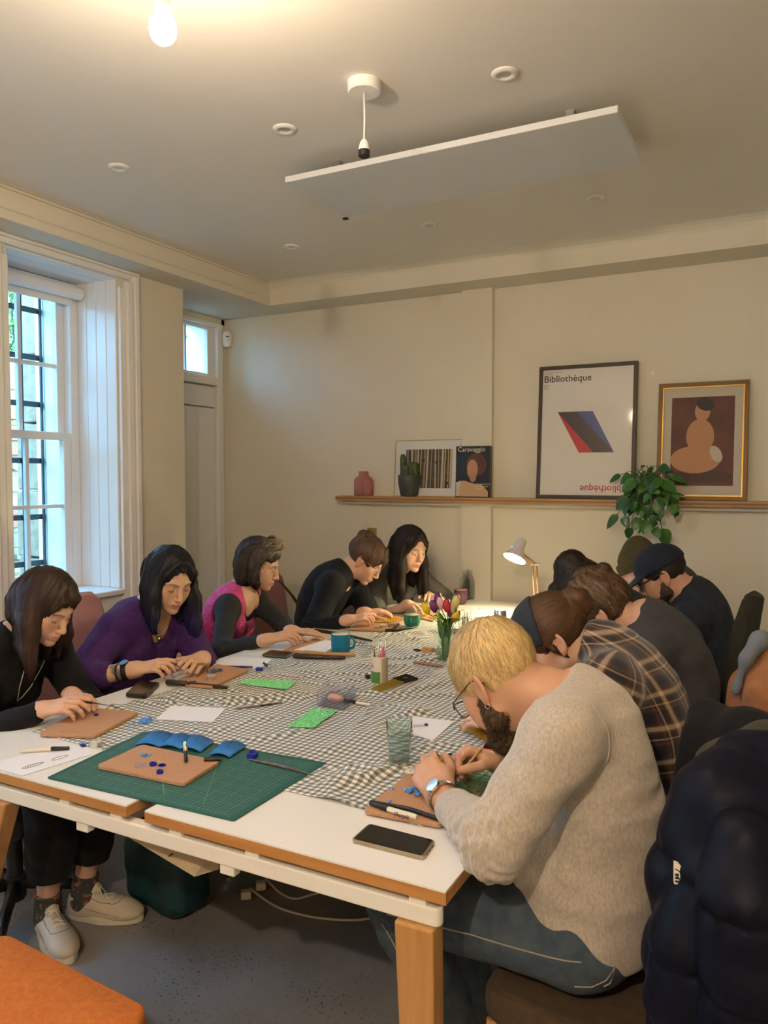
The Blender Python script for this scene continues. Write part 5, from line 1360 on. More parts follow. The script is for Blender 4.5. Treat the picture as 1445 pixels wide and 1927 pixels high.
def cap_hat(p, m, name='cap'):
    L, s, R = p['L'], p['H']['s'], p['H']['R']; sd = Sdf(); sd.ell(L(0, -.014, .046), np.array((.090, .112, .090)) * s, R, 0); sd.cutplane(L(0, 0, .034), -R[2] * .97 - R[1] * .05, .004)
    def brim(P):
        Q = ((P - p['H']['c']) @ R.T) / s; x, y, z = Q[:, 0], Q[:, 1], Q[:, 2]; zz = .046 - .9 * (y - .07) ** 1 * .42 - 2.6 * x * x
        return np.maximum(np.maximum(np.abs(z - zz) - .004, np.sqrt((x / .078) ** 2 + ((y - .075) / .098) ** 2) * .078 - .078), .05 - y) * s * .8
    sd.fn(brim, [L(-.08, .05, 0), L(.08, .05, .06), L(0, .18, -.03)], .02, .006)
    sd.ell(L(0, -.014, .136), (.007, .007, .004), R, .003)
    v, f = mesh_sdf(sd, .0042, slack=.02); o = np_mesh(name, v, f, m, p['root']); mb = MB()
    sh = Sdf(); sh.ell(L(0, -.014, .046), np.array((.0905, .1125, .0905)) * s, R, 0)
    for a in (0, 60, 120):
        e = R[0] * math.cos(math.radians(a)) + R[1] * math.sin(math.radians(a)); pts = []
        for t in np.linspace(-1.5, 1.5, 17): pts.append(L(0, -.014, .046) + (e * math.sin(t) * .2 + R[2] * math.cos(t) * .2) * s)
        P = np.array(pts, f32)
        for _ in range(6): P = (P - sh.grad(P) * sh(P)[:, None]).astype(f32)
        mb.tube(P, .0012, 5)
    part('seam', mb, m, o, smooth=True); return o
cap_hat(p, fabric('navy_cotton', (.012, .017, .028), (.016, .022, .036), 40.))
glasses(p, M_black, th=.0026)

# ---- P11: person in the olive beanie behind the cap
J = sit((-.40, 4.20, .575), (-.52, 4.20, 1.0), (-1, -.1), sw=.165, w=1.0, bow=.05, hunch=.03)
arm(J, 'L', (-.55, 4.0, .66), (-.85, 4.10, .80), (-.95, .25, -.2), (0, -.2, .95))
arm(J, 'R', (-.55, 4.45, .66), (-.85, 4.32, .80), (-.95, -.25, -.2), (0, .2, .95))
H = mkH(atY(1207, 1078, 4.18), (-.88, -.05, -.46), (-.44, 0, .9), 1.04)
check('P11', J, H)
p = person('person in ribbed olive beanie behind the man in the navy cap', J, H, (.62, .40, .29), res=.0045, hands=('rest', 'rest'))
eyes(p)
M_olive = fabric('olive_knit', (.085, .068, .030), (.065, .052, .022), 50., bump=.5)
garment('patterned_jumper', fit_top(J, .02, .93, cuffr=.036, collar=.008), J, fabric('brown_knit', (.09, .07, .05), (.05, .04, .03), 60.), p['root'], .009, .004, 111)
garment('trousers', trousers(J, .010, .95, 1.), J, M_blkt, p['root'], .016, .0, 115, legs=True, arms=False)
L, s, R = p['L'], p['H']['s'], p['H']['R']; bn = Sdf(); bn.ell(L(0, -.018, .052), np.array((.089, .110, .105)) * s, R, 0); bn.ell(L(0, -.04, .135), np.array((.04, .05, .045)) * s, R, .05); bn.cutplane(L(0, 0, .03), -R[2], .004)
bn.cone(L(0, -.012, .036), L(0, -.012, .066), .001, .001, .001)
bn.disp = lambda P: (.0015 * np.sin(np.arctan2((P - H['c']) @ R[0], (P - H['c']) @ R[1]) * 70)).astype(f32)
v, f = mesh_sdf(bn, .0042); o = np_mesh('beanie', v, f, M_olive, p['root'])
mb = MB(); mb.lathe([(.090, .0), (.096, .004), (.097, .03), (.095, .05), (.090, .054)], 60, (0, 0, 0), wob=lambda t, i: (1 + .014 * (1 if int(t / (2 * math.pi) * 60 + .5) % 2 else -1)))
mb.v = [tuple(L(0, -.016, .026) + (R[0] * x + R[1] * y * 1.22 + R[2] * z) * s) for x, y, z in mb.v]
part('turned_up_brim', mb, M_olive, o, smooth=True)
# ================================================================== things on the table
ZI = ZT + .0045            # top of the cloth where things stand
FOOT = []                  # footprints where the cloth lies flat
def tz(px, z=ZI): p = atz(px[0], px[1], z); return V(p[0], p[1], z)
def foot(pts, r=.02):
    P = np.array([p[:2] for p in pts]); c = P.mean(0); FOOT.append((c, float(np.linalg.norm(P - c, axis=1).max()) + r))
def rounded(pts, r, n=5):
    P = [V(p[0], p[1]) for p in pts]; out = []; m = len(P)
    for i in range(m):
        a, b, c = P[i - 1], P[i], P[(i + 1) % m]; u, v = unit(a - b), unit(c - b)
        ca = float(np.clip(u @ v, -.99, .99)); t = r / math.tan(math.acos(ca) / 2); p0, p1 = b + u * t, b + v * t
        for k in range(n + 1): s = k / n; out.append(tuple(p0 * (1 - s) ** 2 + b * 2 * s * (1 - s) + p1 * s * s))
    A = sum(out[i][0] * out[(i + 1) % len(out)][1] - out[(i + 1) % len(out)][0] * out[i][1] for i in range(len(out)))
    return out if A > 0 else out[::-1]
def slab(name, label, cat, px, th, r, m, z=None, group=None, bevel=.0, parent=None):
    z = ZI if z is None else z; P = [tz(p, z) for p in px]; foot(P)
    o = obj(name, MB().prism(rounded(P, r) if r else (lambda q: q if sum(q[i][0] * q[(i + 1) % len(q)][1] - q[(i + 1) % len(q)][0] * q[i][1] for i in range(len(q))) > 0 else q[::-1])([(p[0], p[1]) for p in P]), z, z + th), m, parent, bevel=bevel)
    if parent is None: tag(o, label, cat, group)
    return o
M_cork = mat('cork', (.52, .29, .165), .9, col2=(.42, .22, .12), nscale=380., bump=.4, bscale=220., thresh=(.4, .6))
M_paper = mat('white_paper', (.80, .80, .84), .8); M_ink = mat('blue_black_ink', (.03, .03, .08), .6)
M_wax = mat('blue_wax', (.012, .02, .30), .35, sss=.05); M_wax2 = mat('pale_blue_wax', (.10, .30, .72), .45); M_wax3 = mat('azure_wax_sheet', (.015, .15, .43), .5)
M_tin = mat('tealight_tin', (.72, .70, .66), .3, .9); M_candle = mat('candle_wax', (.72, .66, .55), .6)
M_glossb = mat('glossy_black', (.006, .006, .007), .12); M_dwood = mat('dark_tool_handle', (.030, .020, .014), .4); M_lwood = wood('pale_tool_handle', (.50, .28, .11), (.40, .21, .08), 0)
M_file = mat('worn_steel_file', (.22, .19, .17), .45, .8, col2=(.16, .12, .10), nscale=60.)
M_cream = mat('marker_barrel', (.72, .66, .55), .4)
def cork(label, px, z=None, r=.014, group='cork work boards'): return slab('cork_board', label, 'board', px, .011, r, M_cork, z, group, bevel=.0025)
cork('cork board under the hands of the woman in the black top', [(72, 1386), (178, 1391), (262, 1345), (160, 1336)])
cork('cork board in front of the woman in the purple jumper', [(322, 1289), (398, 1297), (468, 1264), (408, 1254)])
cork('cork board half under a white sheet in front of the pink vest', [(530, 1228), (600, 1232), (650, 1212), (590, 1205)])
cork('cork board with gold sheets in front of the black jumper', [(655, 1186), (730, 1190), (768, 1166), (700, 1160)])
cork('cork board under the hands of the man in the grey sweatshirt', [(683, 1532), (829, 1560), (928, 1480), (772, 1458)], ZT + .004)
# cutting mat with printed grid
mz = ZT + .0012
CM = [tz(p, mz) for p in ((88, 1465), (440, 1546), (616, 1437), (272, 1378))]
cmat = obj('cutting_mat', MB().prism(rounded(CM, .008), mz, mz + .003), mat('green_mat_vinyl', (.012, .090, .080), .5)); tag(cmat, 'large green gridded cutting mat at the front edge', 'cutting mat'); [FOOT.append((lerp(CM[a], CM[b], t)[:2], .07)) for a, b in ((1, 2), (2, 3), (3, 0)) for t in np.linspace(0, 1, 9)]; FOOT.append((sum(CM)[:2] / 4, .3))
def bil(u, v): return CM[0] * (1 - u) * (1 - v) + CM[1] * u * (1 - v) + CM[2] * u * v + CM[3] * (1 - u) * v
mb = MB(); zz = mz + .0033
def pline(a, b, w_):
    d = unit(V(b[0] - a[0], b[1] - a[1], 0)); e = V(-d[1], d[0], 0) * w_ / 2; a, b = V(a[0], a[1], zz), V(b[0], b[1], zz); mb.add([a - e, b - e, b + e, a + e], [(0, 1, 2, 3)])
for k in range(47): u = .035 + .93 * k / 46; pline(bil(u, .05), bil(u, .95), .0011 if k % 4 == 0 else .0006)
for k in range(31): v = .05 + .9 * k / 30; pline(bil(.035, v), bil(.965, v), .0011 if k % 4 == 0 else .0006)
for k in range(140): u = .035 + .93 * k / 139; pline(bil(u, .022), bil(u, .036 if k % 5 else .045), .0006)
for a, b in (((.6, .62), (.80, .10)), ((.6, .1), (.3, .6)), ((.15, .9), (.6, .1))): pline(bil(*a), bil(*b), .0009)
part('printed_grid', mb, mat('pale_green_print', (.25, .42, .28), .6), cmat)
cb = cork('paler cork board lying on the green cutting mat', [(181, 1447), (346, 1482), (414, 1439), (268, 1407)], mz + .0035)
ZB = mz + .0145
def curl_sheet(name, label, px, h, m, group, n=8):
    P = [tz(p, mz + .004) for p in px]; G = []
    for i in range(n + 1):
        t = i / n; a, b = lerp(P[0], P[1], t), lerp(P[3], P[2], t); z = V(0, 0, h * math.sin(math.pi * t) * .8 + h * .25); G.append([a + z, b + z])
    o = obj(name, MB().grid(np.array(G)), m, smooth=True); s = o.modifiers.new('thick', 'SOLIDIFY'); s.thickness = .003; s.offset = 1; tag(o, label, 'wax sheet', group); return o
for lb, px in (('blue wax sheet packet nearest the left, curled on the green mat', [(256, 1404), (300, 1409), (330, 1387), (284, 1380)]), ('second blue wax packet from the left on the green mat', [(300, 1408), (340, 1413), (366, 1392), (325, 1385)]),
               ('third blue wax packet from the left on the green mat', [(337, 1412), (377, 1418), (402, 1398), (355, 1386)]), ('blue wax packet lying apart on the right of the green mat', [(394, 1424), (432, 1428), (464, 1406), (420, 1399)])):
    o = curl_sheet('wax_packet', lb, px, .011, M_wax3, 'blue wax packets'); P = [tz(p, mz) for p in px]; mb = MB()
    for k, t in enumerate((.55, .68)):
        a, b = lerp(lerp(P[0], P[1], t), lerp(P[3], P[2], t), .45), lerp(lerp(P[0], P[1], t), lerp(P[3], P[2], t), .75); z = V(0, 0, .0072 + .011 * (math.sin(math.pi * t) * .8 + .25)); e = unit(P[1] - P[0]) * .0012
        mb.add([a - e + z, b - e + z, b + e + z, a + e + z], [(0, 1, 2, 3)])
    part('printed_line', mb, M_ink, o)
def crumbs(name, label, px, n, spread, m, size=(.003, .007), z=ZI, seed=0, tall=0.):
    q = np.random.default_rng(seed); c = tz(px, z); mb = MB()
    for k in range(n):
        s = q.uniform(*size); d = q.normal(0, spread, 2); A = frame(q.normal(0, 1, 3), q.normal(0, 1, 3)); mb.obox((c[0] + d[0], c[1] + d[1], z + s * .6 + abs(q.normal(0, 1)) * tall * math.exp(-(d @ d) / spread ** 2)), A, V(.6, .5, .35) * s)
    o = obj(name, mb, m); tag(o, label, 'wax shavings', kind='stuff'); return o
crumbs('wax_shavings', 'pale blue wax shavings beside the white sheet on the left', (274, 1358), 55, .013, M_wax2, seed=1, tall=.006)
crumbs('wax_shavings', 'loose blue wax dust on the cloth left of the white sheet', (250, 1368), 30, .018, M_wax2, (.001, .002), seed=2)
crumbs('wax_shavings', 'pale blue wax shavings on the cork board on the mat', (272, 1423), 14, .007, M_wax2, (.003, .006), ZB, 3, .003)
crumbs('wax_shavings', 'faint blue wax dust smeared on the cork board on the mat', (262, 1441), 40, .010, M_wax2, (.001, .002), ZB, 4)
crumbs('wax_shavings', 'blue wax shavings beside the wrist watch on the cork board', (783, 1492), 34, .012, M_wax2, (.004, .008), ZT + .015, 5, .010)
for px, lb in (((738, 1485), 'single blue wax crumb near the tea light'), ((733, 1508), 'single blue wax crumb near the black marker')): crumbs('wax_crumb', lb, px, 3, .002, M_wax2, (.004, .007), ZT + .015, 6)
crumbs('wax_shavings', 'grey blue wax shavings on the cork board of the purple jumper', (405, 1264), 40, .016, mat('slate_wax', (.07, .12, .19), .6), (.003, .008), ZI + .011, 7)
def wring(name, label, px, r, h, z, m=M_wax, hole=.6, n=20):
    c = tz(px, z); o = obj(name, MB().lathe([(r * hole, z), (r * hole, z + h), (r, z + h), (r, z), (r * hole, z)], n, (c[0], c[1], 0)), m, smooth=True, auto=40); return o
o = wring('wax_ring', '', (288, 1440), .010, .007, ZB); tag(o, 'left of the two joined dark blue wax rings on cork', 'ring', 'dark blue wax rings')
o = wring('wax_ring', '', (305, 1441), .010, .003, ZB, hole=.8); tag(o, 'right of the two joined dark blue wax rings on cork', 'ring', 'dark blue wax rings')
o = wring('wax_ring', '', (301, 1455), .009, .008, ZB, hole=.45); tag(o, 'single dark blue wax ring nearest the camera on cork', 'ring', 'dark blue wax rings')
def block(name, label, px, s, h, rz, z, m=M_wax, group=None, cat='wax block'):
    c = tz(px, z); mb = MB(); a = V(math.cos(rz), math.sin(rz), 0); mb.obox((c[0], c[1], z + h / 2), (a, V(-a[1], a[0], 0), V(0, 0, 1)), (s[0] / 2, s[1] / 2, h / 2)); o = obj(name, mb, m, bevel=.0015); tag(o, label, cat, group); FOOT.append((c[:2], .02)); return o
b = block('wax_block', 'hollowed dark blue wax block beside the file on the mat', (475, 1425), (.026, .024), .013, .3, mz + .0035, group='dark blue wax blocks')
c = tz((475, 1425), mz); part('hollow_rim', MB().lathe([(.0075, mz + .0125), (.0075, mz + .0180), (.0095, mz + .0180), (.0095, mz + .0164)], 18, (c[0], c[1], 0)), M_wax, b)
block('wax_block', 'flat dark blue wax block beside the tea light on the left', (156, 1404), (.020, .013), .006, -.3, ZT + .001, group='dark blue wax blocks')
block('wax_block', 'small dark blue wax block on cloth near the folded papers', (488, 1262), (.026, .02), .012, .4, ZI, group='dark blue wax blocks')
block('wax_block', 'dark blue wax sliver on the cork board beside the tea light', (362, 1284), (.026, .007), .005, .6, ZI + .011, group='dark blue wax blocks')
block('wax_block', 'dark blue wax bit under the fingers of the woman in black top', (181, 1347), (.012, .01), .008, .4, ZI + .011, group='dark blue wax blocks')
for px, lb in (((854, 1478), 'dark blue wax bit nearer the tip of the needle tool'), ((867, 1492), 'dark blue wax bit nearer the sweatshirt cuff')): block('wax_block', lb, px, (.010, .016), .008, .2, ZT + .016, group='dark blue wax blocks')
def tealight(label, px, z):
    c = tz(px, z); FOOT.append((c[:2], .035)); o = obj('tea_light', MB().lathe([(.018, z), (.019, z + .002), (.0195, z + .016), (.0185, z + .0165), (.0182, z + .013), (.0, z + .0132)], 26, (c[0], c[1], 0)), M_tin, smooth=True, auto=40); tag(o, label, 'candle', 'tea lights')
    part('wax', MB().lathe([(.018, z + .012), (.017, z + .0138), (0, z + .0136)], 22, (c[0], c[1], 0)), M_candle, o, smooth=True); part('wick', MB().tube([(c[0], c[1], z + .013), (c[0] + .001, c[1], z + .018)], .0008, 5), M_ink, o); return o
tealight('tea light on white table beside the drawing sheet', (181, 1404), ZT + .001); tealight('tea light on the cork board of the purple jumper', (397, 1279), ZI + .011)
tealight('tea light on the far corner of the nearest cork board', (772, 1462), ZT + .015); tealight('tea light on the cork board with gold sheets', (722, 1181), ZI + .011)
# papers
def sheet(label, px, z=None, group='sheets of white paper', th=.0007, name='paper_sheet'): return slab(name, label, 'paper', px, th, 0, M_paper, z, group)
dsh = sheet('white sheet with two ring drawings at the left front', [(-30, 1440), (42, 1460), (172, 1420), (130, 1399)], ZT + .0012)
mb = MB()
for cx, cy, ww, hh, an in ((.30, .33, .030, .009, .2), (.66, .33, .024, .009, .5)):
    P = [tz(p, ZT + .0021) for p in ((-30, 1440), (42, 1460), (172, 1420), (130, 1399))]; c = lerp(lerp(P[1], P[2], cx), lerp(P[0], P[3], cx), cy); a = unit(P[2] - P[1]); b = V(-a[1], a[0], 0)
    mb.tube([c + a * ww * math.cos(t) + b * hh * math.sin(t) for t in np.linspace(0, 2 * math.pi, 19)], .0006, 4)
    if cx < .5: [mb.tube([c + a * (k * .007 - .022) - b * .004, c + a * (k * .007 - .018) + b * .005], .0007, 4) for k in range(7)]
part('ink_drawing', mb, M_ink, dsh)
sheet('blank white sheet lying on the gingham left of centre', [(293, 1354), (400, 1359), (425, 1333), (322, 1328)])
psh = sheet('white sheet with faint marks beside the purple jumper', [(398, 1254), (490, 1259), (512, 1240), (425, 1236)])
sheet('white sheet on the cork board before the pink vest', [(553, 1223), (612, 1228), (640, 1210), (612, 1204)], ZI + .0115)
sheet('white sheet under two blue pens before the black jumper', [(640, 1184), (700, 1188), (722, 1178), (680, 1172)])
sheet('white sheet under a blue pen beside the water glass', [(778, 1383), (814, 1394), (855, 1358), (775, 1347)])
sheet('white sheet under the hands of the grey sweatshirt man', [(832, 1452), (870, 1470), (920, 1425), (890, 1413)], ZT + .0155)
sheet('white sheet under the bowed plaid shirt person', [(1000, 1268), (1075, 1290), (1120, 1262), (1050, 1248)])
def rod(name, label, cat, segs, z, group=None, n=10, rad=None):
    """segs: list of (px a, px b, r0, r1, material, part name); the first is the thing itself."""
    root = None
    for a, b, r0, r1, m, nm in segs:
        A, B = (tz(a, z) if len(a) == 2 else V(*a)), (tz(b, z) if len(b) == 2 else V(*b)); k = max(r0, r1)
        if len(a) == 2: A[2] = z + r0
        if len(b) == 2: B[2] = z + r1
        mb = MB(); mb.tube([A, lerp(A, B, .04), lerp(A, B, .96), B], [r0 * .8, r0, r1, r1 * .8], n)
        if root is None: root = obj(name, mb, m, smooth=True, auto=50); tag(root, label, cat, group)
        else: part(nm, mb, m, root, smooth=True, auto=50)
        if len(a) == 2: foot([A, B], .012)
    return root
G_mk = 'markers and pens'
o = rod('marker_pen', 'cream marker with black cap lying on the drawing sheet', 'marker', [((38, 1417), (97, 1413), .0055, .0055, M_cream, ''), ((96, 1413), (131, 1411), .0062, .005, M_black, 'cap')], ZT + .003, G_mk)
rod('short_marker', 'short black marker lying on the right edge of the paler cork board', 'marker', [((384, 1433), (412, 1432), .0055, .0045, M_black, ''), ((410, 1432), (417, 1432), .003, .002, M_black, 'tip')], ZB, G_mk)
o = rod('paint_marker', 'silver and black marker standing tilted on the paler cork board', 'marker', [((tz((350, 1437), ZB)[0], tz((350, 1437), ZB)[1], ZB + .004), tuple(tz((350, 1437), ZB) + V(-.012, .012, .030)), .005, .005, M_black, ''), (tuple(tz((350, 1437), ZB) + V(-.011, .011, .028)), tuple(tz((350, 1437), ZB) + V(-.022, .022, .050)), .006, .006, M_silver, 'barrel')], ZB, G_mk)
rod('marker_pen', 'black and cream marker behind the clear plastic box', 'marker', [((648, 1320), (670, 1325), .006, .006, M_black, ''), ((670, 1325), (697, 1329), .005, .005, M_cream, 'barrel')], ZI, G_mk)
sh = rod('marker_pen', 'black capped marker with printed cream barrel on the nearest cork board', 'marker', [((697, 1515), (730, 1528), .0068, .0072, M_black, ''), ((728, 1527), (784, 1542), .0064, .0058, M_cream, 'barrel')], ZT + .0155, G_mk)
a, b = tz((733, 1528), ZT + .0285), tz((782, 1541), ZT + .0285); d = unit(b - a); e = V(-d[1], d[0], 0); tl = unit(V(0, 0, 1) - e * .6)
text('Sharpie', .0135, 'printed_word', M_ink, sh, (V(*a) + d * .012 - e * .0048 - V(0, 0, .0030), d, unit(e + V(0, 0, .75)), unit(V(0, 0, 1) - e * .8)), .0003, bold=.0002)
rod('yellow_pen', 'yellow barrelled pen with black end near the water glass', 'pen', [((803, 1451), (842, 1424), .0045, .0045, mat('ochre_plastic', (.60, .30, .02), .35), ''), ((841, 1425), (849, 1420), .0047, .003, M_black, 'end_cap')], ZI, G_mk)
rod('ballpoint_pen', 'clear ballpoint with blue end on the sheet beside the glass', 'pen', [((775, 1368), (800, 1366), .0035, .0035, mat('clear_pen_barrel', (.6, .62, .7), .2), ''), ((798, 1366), (805, 1366), .004, .004, M_wax, 'end_cap')], ZI + .001, G_mk)
M_bpen = mat('blue_plastic', (.012, .015, .12), .3)
rod('ballpoint_pen', 'dark blue pen along the edge of the marked sheet', 'pen', [((411, 1255), (452, 1257), .004, .004, M_bpen, ''), ((450, 1257), (475, 1257), .0048, .004, M_bpen, 'cap')], ZI + .001, G_mk)
rod('ballpoint_pen', 'short dark pen beside the blue wax block', 'pen', [((496, 1250), (507, 1258), .005, .005, M_black, ''), ((504, 1255), (508, 1259), .0055, .0055, M_silver, 'tip')], ZI, G_mk)
rod('ballpoint_pen', 'left blue pen on the sheet by the black jumper', 'pen', [((655, 1181), (678, 1181), .0035, .0035, M_bpen, ''), ((676, 1181), (693, 1183), .0048, .0045, M_bpen, 'cap')], ZI + .001, G_mk)
rod('ballpoint_pen', 'right blue pen on the sheet by the black jumper', 'pen', [((695, 1182), (719, 1184), .0045, .0042, M_wax, '')], ZI + .001, G_mk)
# files, rifflers and handles
G_f = 'files and carving tools'
rod('steel_file', 'worn steel file lying across the green cutting mat', 'file', [((469, 1431), (520, 1443), .0030, .0052, M_file, ''), ((520, 1443), (588, 1459), .0052, .0018, M_file, 'tang')], mz + .0035, G_f)
rod('riffler', 'thin brown riffler on the gingham right of the blank sheet', 'file', [((440, 1335), (490, 1330), .0022, .0035, M_file, ''), ((490, 1330), (531, 1323), .0035, .0018, M_dwood, 'handle')], ZI, G_f)
rod('carving_tool', 'thick dark tapered handle before the purple jumper', 'tool', [((313, 1289), (352, 1291), .011, .0095, M_dwood, ''), ((352, 1291), (428, 1297), .0085, .0065, M_dwood, 'ferrule')], ZI, G_f)
rod('carving_tool', 'dark square file handle on the gingham before the blue mug', 'tool', [((552, 1239), (610, 1241), .010, .010, M_dwood, ''), ((610, 1241), (650, 1241), .009, .008, M_dwood, 'shank')], ZI, G_f)
rod('carving_tool', 'pale wooden file handle behind the dark square handle', 'tool', [((572, 1231), (615, 1234), .009, .008, M_lwood, ''), ((615, 1234), (668, 1236), .008, .009, M_lwood, 'shank')], ZI, G_f)
rod('carving_tool', 'dark pen shaped file running behind the blue mug', 'tool', [((592, 1189), (640, 1197), .009, .009, M_dwood, ''), ((640, 1197), (700, 1208), .009, .005, M_dwood, 'shank')], ZI, G_f)
rod('carving_tool', 'black handled tool in front of the green mug', 'tool', [((725, 1190), (748, 1188), .009, .009, M_black, ''), ((748, 1188), (785, 1181), .008, .003, M_black, 'blade')], ZI, G_f)
rod('carving_tool', 'thin black tool left of the green mug', 'tool', [((733, 1184), (758, 1169), .004, .006, M_black, '')], ZI, G_f)
rod('wooden_stick', 'flat reddish wooden stick before the tulip jar', 'stick', [((778, 1249), (832, 1256), .006, .006, mat('red_brown_wood', (.30, .15, .09), .6), '')], ZI, G_f)
rod('carving_tool', 'reddish tool handle behind the tulips', 'tool', [((858, 1154), (873, 1148), .006, .005, MATS['red_brown_wood'], '')], ZI, G_f)
rod('steel_file', 'black triangular file on the nearest cork board beside the marker', 'file', [((704, 1512), (770, 1527), .0035, .0055, M_black, ''), ((770, 1527), (836, 1549), .0055, .0055, M_black, 'shank')], ZT + .0155, G_f)
# tools held in hands
def held(name, label, p, hand, d, l0, l1, r0, r1, m, m2=None):
    g = p['hands'][hand]['grip']; d = unit(d); A, B = g - d * l0, g + d * l1; mid = lerp(A, B, .5); o = obj(name, MB().tube([A, mid], [r0 * .8, r0], 10), m, smooth=True); tag(o, label, 'file', G_f)
    part('blade', MB().tube([mid, B], [r0 * .9, r1], 8, flat=.5), m2 or m, o, smooth=True); return o
held('needle_file', 'file held by the woman in the black top', P1, 1, (.9, .35, -.12), .07, .11, .0045, .002, M_dwood, M_file)
held('needle_file', 'flat file held by the woman in the purple jumper', P2, 1, (.85, .5, -.02), .05, .12, .006, .005, M_file)
held('needle_file', 'file held by the woman in the pink vest', P3, 1, (.95, .25, -.05), .05, .12, .005, .003, M_file)
held('needle_tool', 'thin wooden needle tool held by the man in the grey sweatshirt', P6, 1, (-.45, -.62, -.60), .085, .045, .0032, .001, M_lwood, mat('reddish_steel', (.35, .12, .08), .3, .5))
# phones
def phone(label, px, m, z, screen=M_glossb, th=.0085, r=.010, group='phones', inset=.06, holes=False):
    P = [tz(p, z) for p in px]; foot(P); c = sum(P) / 4; o = obj('phone', MB().prism(rounded(P, r), z, z + th), m, bevel=.0015); tag(o, label, 'phone', group)
    Q = [c + (p - c) * (1 - inset) for p in P]; part('screen', MB().prism(rounded(Q, r * .8), z + th + .0001, z + th + .0006), screen, o)
    if holes:
        a, b = P[1], P[2]; d = unit(b - a); nrm = V(d[1], -d[0], 0); nrm = nrm if nrm @ (a - c) > 0 else -nrm
        for t, w_ in ((.28, .004), (.5, .006), (.72, .004)): part('port', MB().obox(lerp(a, b, t) + nrm * .0002 + V(0, 0, th / 2), (d, nrm, V(0, 0, 1)), (w_, .0006, .0014)), M_black, o)
    return o
M_bronze = mat('bronze_phone_edge', (.42, .34, .25), .3, .9)
phone('black phone with metal edge lying at the near table corner', [(661, 1586), (797, 1620), (819, 1588), (694, 1556)], M_bronze, ZT + .0006, holes=True)
phone('black phone in worn case at left edge of table', [(236, 1311), (275, 1315), (300, 1290), (262, 1286)], M_black, ZI, th=.012)
phone('grey green phone lying before the woman in the pink vest', [(492, 1235), (538, 1240), (556, 1231), (510, 1226)], mat('grey_green_case', (.06, .075, .06), .5), ZI)
phone('orange edged phone behind the hands of the grey sweatshirt man', [(906, 1416), (962, 1422), (975, 1404), (915, 1399)], mat('orange_case', (.80, .18, .07), .5), ZI, th=.011)
# textured green sheets, gold sheets, film
def tex_sheet(name, label, px, m, z=None, amp=.0045, n=30, group=None, seed=0, cat='wax sheet'):
    z = ZI if z is None else z; P = [tz(p, z) for p in px]; foot(P); q = np.random.default_rng(seed); G = np.zeros((n, n, 3))
    for i in range(n):
        for j in range(n): u, v = i / (n - 1), j / (n - 1); G[i, j] = P[0] * (1 - u) * (1 - v) + P[1] * u * (1 - v) + P[2] * u * v + P[3] * (1 - u) * v
    G[..., 2] += .002 + amp * np.abs(q.normal(0, .6, (n, n))); G[1:-1, 1:-1, :2] += q.normal(0, .0012, (n - 2, n - 2, 2))
    o = obj(name, MB().grid(G), m); s = o.modifiers.new('thick', 'SOLIDIFY'); s.thickness = .0012; tag(o, label, cat, group); return o
M_gtex = mat('green_textured_wax', (.12, .58, .22), .3, col2=(.30, .75, .38), nscale=120.); M_gold2 = mat('gold_textured_wax', (.52, .27, .006), .25, col2=(.36, .17, .004), nscale=90.)
tex_sheet('green_wax_sheet', 'green crinkled wax strip at middle left of the gingham', [(445, 1287), (540, 1299), (557, 1285), (475, 1279)], M_gtex, group='green wax sheets', seed=1)
tex_sheet('green_wax_sheet', 'green crinkled wax sheet touching the clear plastic box', [(541, 1369), (590, 1371), (636, 1339), (590, 1335)], M_gtex, group='green wax sheets', seed=2)
tex_sheet('gold_wax_sheet', 'gold crinkled sheet below the beard of the blond man', [(862, 1369), (925, 1400), (975, 1372), (905, 1356)], M_gold2, group='gold wax sheets', seed=3)
tex_sheet('gold_wax_sheet', 'gold crinkled sheet on the board before the black jumper', [(700, 1172), (735, 1172), (757, 1162), (715, 1159)], M_gold2, ZI + .0115, group='gold wax sheets', seed=4)
mf = mat('clear_green_film', (.62, .95, .66), .06, trans=.94, ior=1.12, spec=.6)
tex_sheet('green_film', 'crumpled clear green film beside the wrist watch', [(852, 1478), (880, 1505), (955, 1470), (905, 1448)], mf, ZT + .016, .008, 14, seed=5, cat='film')
# clear box with pink putty, tape of film
bx = [tz(p) for p in ((597, 1328), (648, 1337), (668, 1312), (620, 1304))]; foot(bx); mb = MB(); c = sum(bx) / 4
ro = obj('plastic_box', MB().prism(rounded(bx, .004), ZI, ZI + .0015), mat('frosted_plastic', (.88, .89, .97), .10, trans=.94, ior=1.04)); tag(ro, 'clear plastic box at the middle of the gingham', 'box')
for i in range(4):
    a, b = bx[i], bx[(i + 1) % 4]; d = unit(b - a); n_ = V(-d[1], d[0], 0); part('side', MB().obox(lerp(a, b, .5) + V(0, 0, .024), (d, n_, V(0, 0, 1)), (np.linalg.norm(b - a) / 2, .0008, .023)), MATS['frosted_plastic'], ro)
sd = Sdf(); sd.ell(c + V(.004, -.012, .014), (.028, .016, .013)); sd.ell(c + V(-.012, .0, .01), (.02, .014, .01)); sd.disp = lambda P: (.003 * vnoise(P * 120, 2)).astype(f32)
v, f = mesh_sdf(sd, .003); tag(np_mesh('pink_putty', v, f, mat('pink_putty', (.62, .28, .22), .6)), 'lump of pink putty inside the clear plastic box', 'putty')
